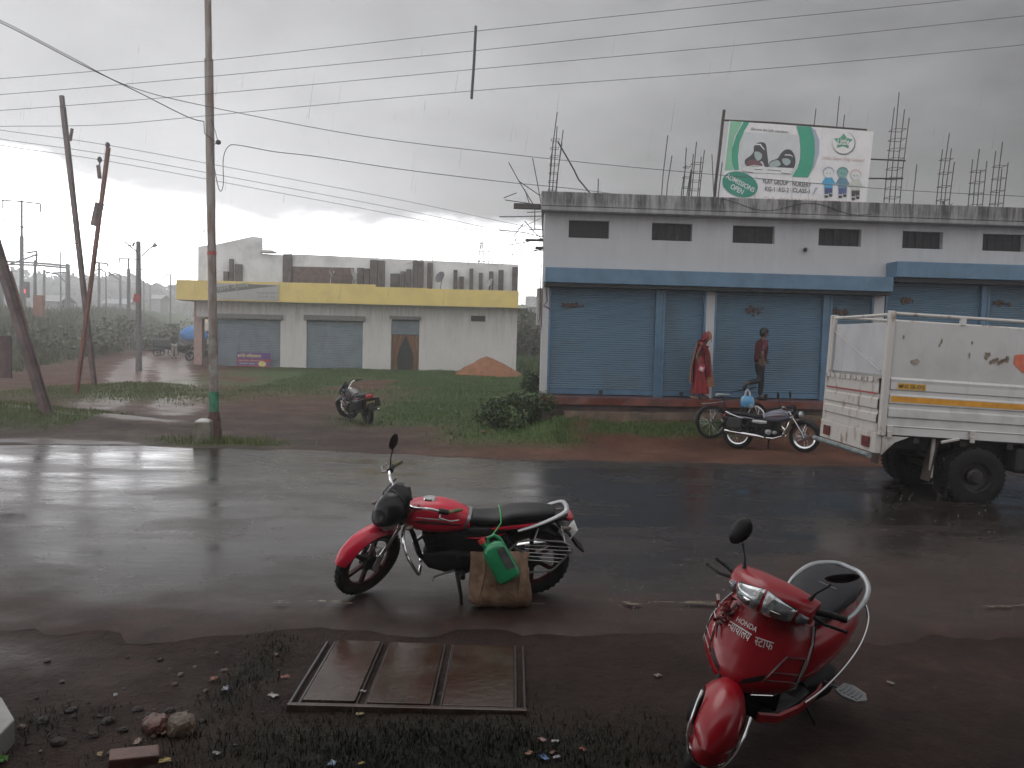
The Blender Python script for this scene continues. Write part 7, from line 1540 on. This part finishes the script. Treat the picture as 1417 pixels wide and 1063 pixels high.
# ---------------------------------------------------------------- far group by the dirt lane
def simple_person(px, py, label, shirt, lower, hgt=1.65, rz=0, sit=False):
    p = drop(px, py); o = empty('person', p, label, 'person', 'people far down the lane', rz=rz); k_ = hgt / 1.68
    J2 = {a: V3(b) * k_ for a, b in dict(pelvis=(0, 0, .90), waist=(0, 0, 1.04), chest=(.0, 0, 1.24), neckb=(.0, 0, 1.40), neck=(.01, 0, 1.48), head=(.02, 0, 1.58), crown=(.02, 0, 1.66), hipl=(.0, .085, .86), hipr=(0, -.085, .86), kneel=(.03, .10, .47), ankl=(0, .10, .07), toel=(.14, .12, .03), kneer=(.03, -.10, .47), ankr=(-.04, -.10, .07), toer=(.10, -.12, .03), shl=(0, .17, 1.36), shr=(0, -.17, 1.36), ell=(.02, .22, 1.10), wrl=(.12, .2, .90), elr=(.0, -.23, 1.10), wrr=(.1, -.2, .90)).items()}
    pts = list(J2.values()); ix = {a: i for i, a in enumerate(J2)}
    hs = []
    ed = [(ix[a], ix[b]) for a, b in EDG]; rr = [RAD[a] for a in J2]
    for wk, th in (('wrl', 1), ('wrr', -1)):
        hp_, he, hr = hand(J2[wk], (.4, 0, -1), (0, -th, 0), 1, o, skinm, .4, th); mm = {0: ix[wk]}
        for i in range(1, len(hp_)): mm[i] = len(pts); pts.append(hp_[i]); rr.append(hr[i])
        ed += [(mm[a], mm[b]) for a, b in he]
    skinned('body', pts, ed, rr, skinm, o, 1, 0)
    skinned('shirt', [J2['pelvis'], J2['waist'], J2['chest'], J2['neckb'], J2['shl'], J2['ell'] * .85 + J2['shl'] * .15, J2['shr'], J2['elr'] * .85 + J2['shr'] * .15], [(0, 1), (1, 2), (2, 3), (2, 4), (4, 5), (2, 6), (6, 7)], [(.15, .18), (.13, .155), (.13, .17), (.075, .09), (.072, .072), (.06, .06), (.072, .072), (.06, .06)], shirt, o, 1, 0)
    skinned('trousers', [J2['pelvis'], J2['hipl'], J2['kneel'], J2['ankl'] + V3((0, 0, .05)), J2['hipr'], J2['kneer'], J2['ankr'] + V3((0, 0, .05))], [(0, 1), (1, 2), (2, 3), (0, 4), (4, 5), (5, 6)], [(.13, .15), (.1, .1), (.075, .075), (.06, .06), (.1, .1), (.075, .075), (.06, .06)], lower, o, 1, 0)
    MB().ell(J2['head'] + V3((-.015, 0, .045)), (.10, .085, .085), n=10, m=7).build('hair', hairm, o)
    return o
pal = M('pale_cloth_far', (.42, .40, .38), .8); drk = M('dark_cloth_far', (.04, .04, .05), .8)
simple_person(241, 497, 'distant standing person in dark top and pale lower clothes', drk, pal, rz=R(-60))
simple_person(281, 495, 'distant person in dark clothes beside the pink pillar', M('brown_cloth_far', (.09, .045, .045), .8), drk, rz=R(200)); simple_person(262, 487, 'distant person in dark clothes behind the blue tarpaulin', drk, drk, 1.6, R(30))
m2 = drop(279, 500); fb = motorcycle('motorcycle', m2 + V3((.1, -.3, 0)), R(215), R(-7), 'distant dark motorcycle parked beside the pink pillar', steer=R(20), body=dgrey, fender=dgrey, mirrors=(1,), grip=blackp, saree=False, grab=blackp)
m3 = drop(252, 492); motorcycle('motorcycle', m3, R(160), R(-7), 'distant black motorcycle standing under the blue tarpaulin', steer=R(-10), body=dgrey, fender=blackp, mirrors=(), grip=blackp, saree=False, grab=blackp)
# hand cart
p = drop(230, 493); o = empty('hand_cart', p, 'dark loaded hand cart standing far down the lane', 'cart', rz=R(10))
MB().span((-.75, -.5, .55), (.75, .5, 1.15)).build('load', M('dark_tarp', (.05, .052, .055), .6, bmp=.5, bscale=6), o, bevel=.12)
MB().span((-.9, -.55, .45), (.9, .55, .54)).tube([(.9, -.4, .5), (1.5, -.4, .8)], .03, 5).tube([(.9, .4, .5), (1.5, .4, .8)], .03, 5).build('bed', trm, o)
for y in (-.52, .52): 
    for x in (-.45, .45): MB().lathe([(.20, -.02), (.25, -.03), (.25, .03), (.20, .02), (.20, -.02)], (x, y, .25), 'y', 18).tube([(x - .22, y, .25), (x + .22, y, .25)], .02, 4).tube([(x, y, .03), (x, y, .47)], .02, 4).build('wheel', rubber, o)
# blue tarpaulin over a cart, yellow van
p = drop(263, 489); o = empty('covered_cart', p + V3((0, .6, 0)), 'cart under a bulging bright blue tarpaulin far down the lane', 'cart')
mb = MB(); rs = []
for k_ in range(7):
    t_ = k_ / 6; rad = [1.0, 1.06, 1.02, .9, .7, .42, .05][k_]; z = 1.0 + [0, .15, .4, .62, .82, .95, 1.0][k_] * .95
    rs.append([V3((rad * .95 * math.cos(a) * (1 + .1 * math.sin(3 * a + k_)), rad * .6 * math.sin(a), z + .05 * math.sin(5 * a))) for a in [2 * math.pi * j / 20 for j in range(20)]])
mb.rings(rs).build('tarpaulin', M('blue_tarpaulin', (.05, .20, .50), .4, var=.2, scale=3), o); MB().span((-.8, -.5, .55), (.8, .5, .98)).build('body', M('cart_grey', (.12, .12, .11), .7), o)
for x in (-.5, .5):
    for y in (-.5, .5): MB().lathe([(.22, -.03), (.28, -.04), (.28, .04), (.22, .03), (.22, -.03)], (x, y, .28), 'y', 18).tube([(x, y - .03, .28), (x, y + .03, .28)], .22, 12).build('wheel', rubber, o)
p = drop(268, 487); o = empty('minibus', V3((p.x + .3, p.y + 4, gzf(p.x, p.y + 4))), 'cream and yellow minibus half hidden behind the pink pillar', 'minibus', rz=R(-75))
yv = M('minibus_cream', (.50, .45, .36), .4); zt = 2.35
MB().rings([[V3((x, y, z)) for x, z in ((-1.9, .5), (1.9, .5), (2.05, 1.1), (1.75, zt - .15), (1.6, zt), (-1.9, zt))] for y in (-.8, .8)], smooth=False).build('body', yv, o, bevel=.08)
MB().span((-1.8, -.82, 1.9), (1.5, .82, zt + .06)).build('roof', M('minibus_yellow', (.58, .45, .12), .4), o, bevel=.06)
for y, n_ in ((-.803, -1), (.803, 1)):
    for x in (-1.6, -.5, .6): MB().poly([(x, y, 1.3), (x + .9, y, 1.3), (x + .9, y, 1.86), (x, y, 1.86)], .01, (0, n_, 0)).build('window', vism, o)
MB().poly([(2.0, -.65, 1.3), (2.0, .65, 1.3), (1.83, .65, 1.88), (1.83, -.65, 1.88)], .01, (1, 0, .3)).build('windscreen', vism, o)
for x in (-1.2, 1.2):
    for y in (-.72, .72): MB().lathe([(.001, -.08), (.30, -.08), (.33, 0), (.30, .08), (.001, .08)], (x, y, .33), 'y', 20).build('wheel', rubber, o)

# ---------------------------------------------------------------- rubble and litter in the foreground
def stone(px, py, s_, label, mat, name='stone', cat='stone', grp=None, flat=.6, seed=1, rz=None, brick=None):
    p = drop(px, py); rr = random.Random(seed); mb = MB()
    if brick:
        mb.box((0, 0, brick[2] / 2), brick); o = mb.build(name, mat, bevel=.008)
    else:
        ring = []
        bm = bmesh.new(); bmesh.ops.create_icosphere(bm, subdivisions=3, radius=1)
        for v_ in bm.verts:
            k_ = .62 + .55 * float(fbm(v_.co.x * 2 + 9, v_.co.y * 2 + v_.co.z * 1.7, .9, seed, 5)) + .16 * abs(float(vnoise(v_.co.x * 3, v_.co.y * 3 + v_.co.z * 2, 1.3, seed + 2)) - .5) * 2; v_.co = V3((v_.co.x * k_, v_.co.y * k_ * .8, v_.co.z * k_ * flat)) * s_
        mb.add([tuple(v_.co) for v_ in bm.verts], [[v_.index for v_ in f.verts] for f in bm.faces], False); bm.free(); o = mb.build(name, mat)
    o.location = p + V3((0, 0, s_ * flat * .35 if not brick else -.005)); o.rotation_euler = (rr.uniform(-.15, .15), rr.uniform(-.15, .15), rz if rz is not None else rr.uniform(0, 6)); return tag(o, label, cat, grp)
stm = M('muddy_stone', (.055, .035, .026), .5, var=.4, scale=8, bmp=.5, bscale=20); bkm = M('wet_brick', (.085, .034, .025), .45, var=.4, scale=9, bmp=.4, bscale=25); dkst = M('dark_clod', (.018, .013, .011), .7, var=.4, scale=8, bmp=.6, bscale=18)
stone(216, 1010, .085, 'reddish flat faced stone at bottom left, left of the brown one', bkm, seed=3, flat=.7); stone(250, 1012, .095, 'brown wedge shaped stone right of the reddish one', M('brown_stone', (.075, .047, .028), .45, var=.4, scale=8, bmp=.4), seed=4, flat=.75)
stone(185, 1056, 0, 'broken wet brick lying flat at the bottom edge', bkm, 'brick', 'brick', seed=5, rz=R(24), brick=(.22, .11, .06))
for i, (px, py, s_) in enumerate(((150, 1000, .07), (190, 985, .06), (170, 1012, .05), (205, 992, .05), (100, 985, .06), (60, 1000, .07), (235, 985, .055), (130, 1020, .06), (80, 1030, .07), (280, 1000, .04), (310, 930, .05), (270, 925, .035), (250, 935, .04), (300, 905, .035))):
    stone(px, py, s_ * .55, 'dark clod of wet earth among others at the bottom left', dkst if i < 10 else stm, 'clod', 'clod', 'mud clods along the verge', seed=20 + i)
for i in range(26):   # pebbles and mud lumps over the verge
    px, py = rnd.uniform(20, 400), rnd.uniform(900, 1055)
    stone(px, py, rnd.uniform(.008, .026), 'small wet pebble strewn with others over the left verge', stm if i % 3 else dkst, 'pebble', 'pebble', 'pebbles on the verge', seed=60 + i)
for i, (px, py) in enumerate(((635, 599), (642, 601))): stone(px + 35, py, .10 - .03 * i, ('flat reddish stone at the grass edge of far roadside', 'smaller reddish stone beside the flat one at roadside')[i], bkm, seed=90 + i, flat=.4)
def litter(px, py, s_, col, label, seed, shape='wrapper'):
    s_ *= .75; col = tuple(q * .55 for q in col); p = drop(px, py); rr = random.Random(seed); n_ = 5; vs_ = []
    for i in range(n_):
        for j in range(n_): vs_.append(((i / 4 - .5) * s_ * 1.6 + rr.gauss(0, s_ * .07), (j / 4 - .5) * s_ + rr.gauss(0, s_ * .07), abs(rr.gauss(0, s_ * .16)) + .004))
    mb = MB().add(vs_, [(i * n_ + j, i * n_ + j + 1, (i + 1) * n_ + j + 1, (i + 1) * n_ + j) for i in range(4) for j in range(4)], False)
    o = mb.build('litter', M('litter_' + label.split()[0] + str(seed), col, .35, var=.3, scale=20)); o.location = p + V3((0, 0, .01)); o.rotation_euler.z = rr.uniform(0, 6); sl = o.modifiers.new('solid', 'SOLIDIFY'); sl.thickness = .0015
    return tag(o, label, 'litter', 'litter on the verge')
WH, OR, BLU, YL, BR_ = (.45, .43, .42), (.32, .10, .05), (.08, .18, .40), (.42, .30, .06), (.22, .13, .09)
for i, (px, py, s_, c, lb_) in enumerate(((228, 1057, .045, YL, 'yellow torn wrapper at the bottom edge beside the brick'), (190, 1030, .04, BR_, 'tan crumpled paper between the stones'), (226, 1018, .045, (.35, .22, .16), 'pale orange scrap between the two big stones'), (138, 1048, .035, (.3, .2, .05), 'ochre scrap left of the broken brick'), (295, 943, .05, OR, 'orange crumpled wrapper on the mud, left verge'), (312, 957, .045, (.28, .30, .34), 'grey blue plastic scrap on the mud'), (378, 966, .05, WH, 'white strip of paper at the grass edge by the slab'), (395, 940, .04, OR, 'rust orange scrap by the left slab edge'), (300, 1046, .03, WH, 'small white scrap near the bottom edge'), (750, 1027, .035, (.40, .22, .18), 'peach scrap in the litter right of the dark grass'), (768, 1030, .03, WH, 'white scrap right of the peach scrap'), (732, 1047, .035, (.42, .2, .14), 'orange red scrap at the left of the litter patch'), (752, 1053, .045, BLU, 'blue and white wrapper in the litter patch'), (770, 1052, .03, (.35, .36, .38), 'pale grey scrap right of the blue wrapper'), (806, 1041, .03, OR, 'orange scrap at the far right of litter patch'), (765, 1045, .03, BR_, 'brown scrap above the blue wrapper'), (460, 1060, .04, (.25, .35, .45), 'pale blue scrap at the bottom edge below dark grass'), (500, 1060, .025, YL, 'tiny yellow scrap at the bottom edge below dark grass'), (498, 992, .035, (.35, .27, .12), 'straw coloured leaf lying below the slab edge'), (470, 953, .03, (.5, .48, .45), 'white fleck on the left slab'), (502, 960, .03, (.45, .43, .4), 'white fleck right of the other on left slab'), (5, 1055, .05, (.10, .30, .04), 'bright green scrap at the bottom left corner'), (910, 938, .04, (.34, .24, .20), 'pale scrap on mud left of the scooter'), (1232, 948, .035, (.3, .26, .2), 'pale scrap on the mud right of the scooter'), (160, 965, .03, (.3, .32, .34), 'small grey scrap on the left mud'), (700, 946, .03, BR_, 'brown scrap on the right slab'))):
    litter(px, py, s_, c, lb_, 200 + i)
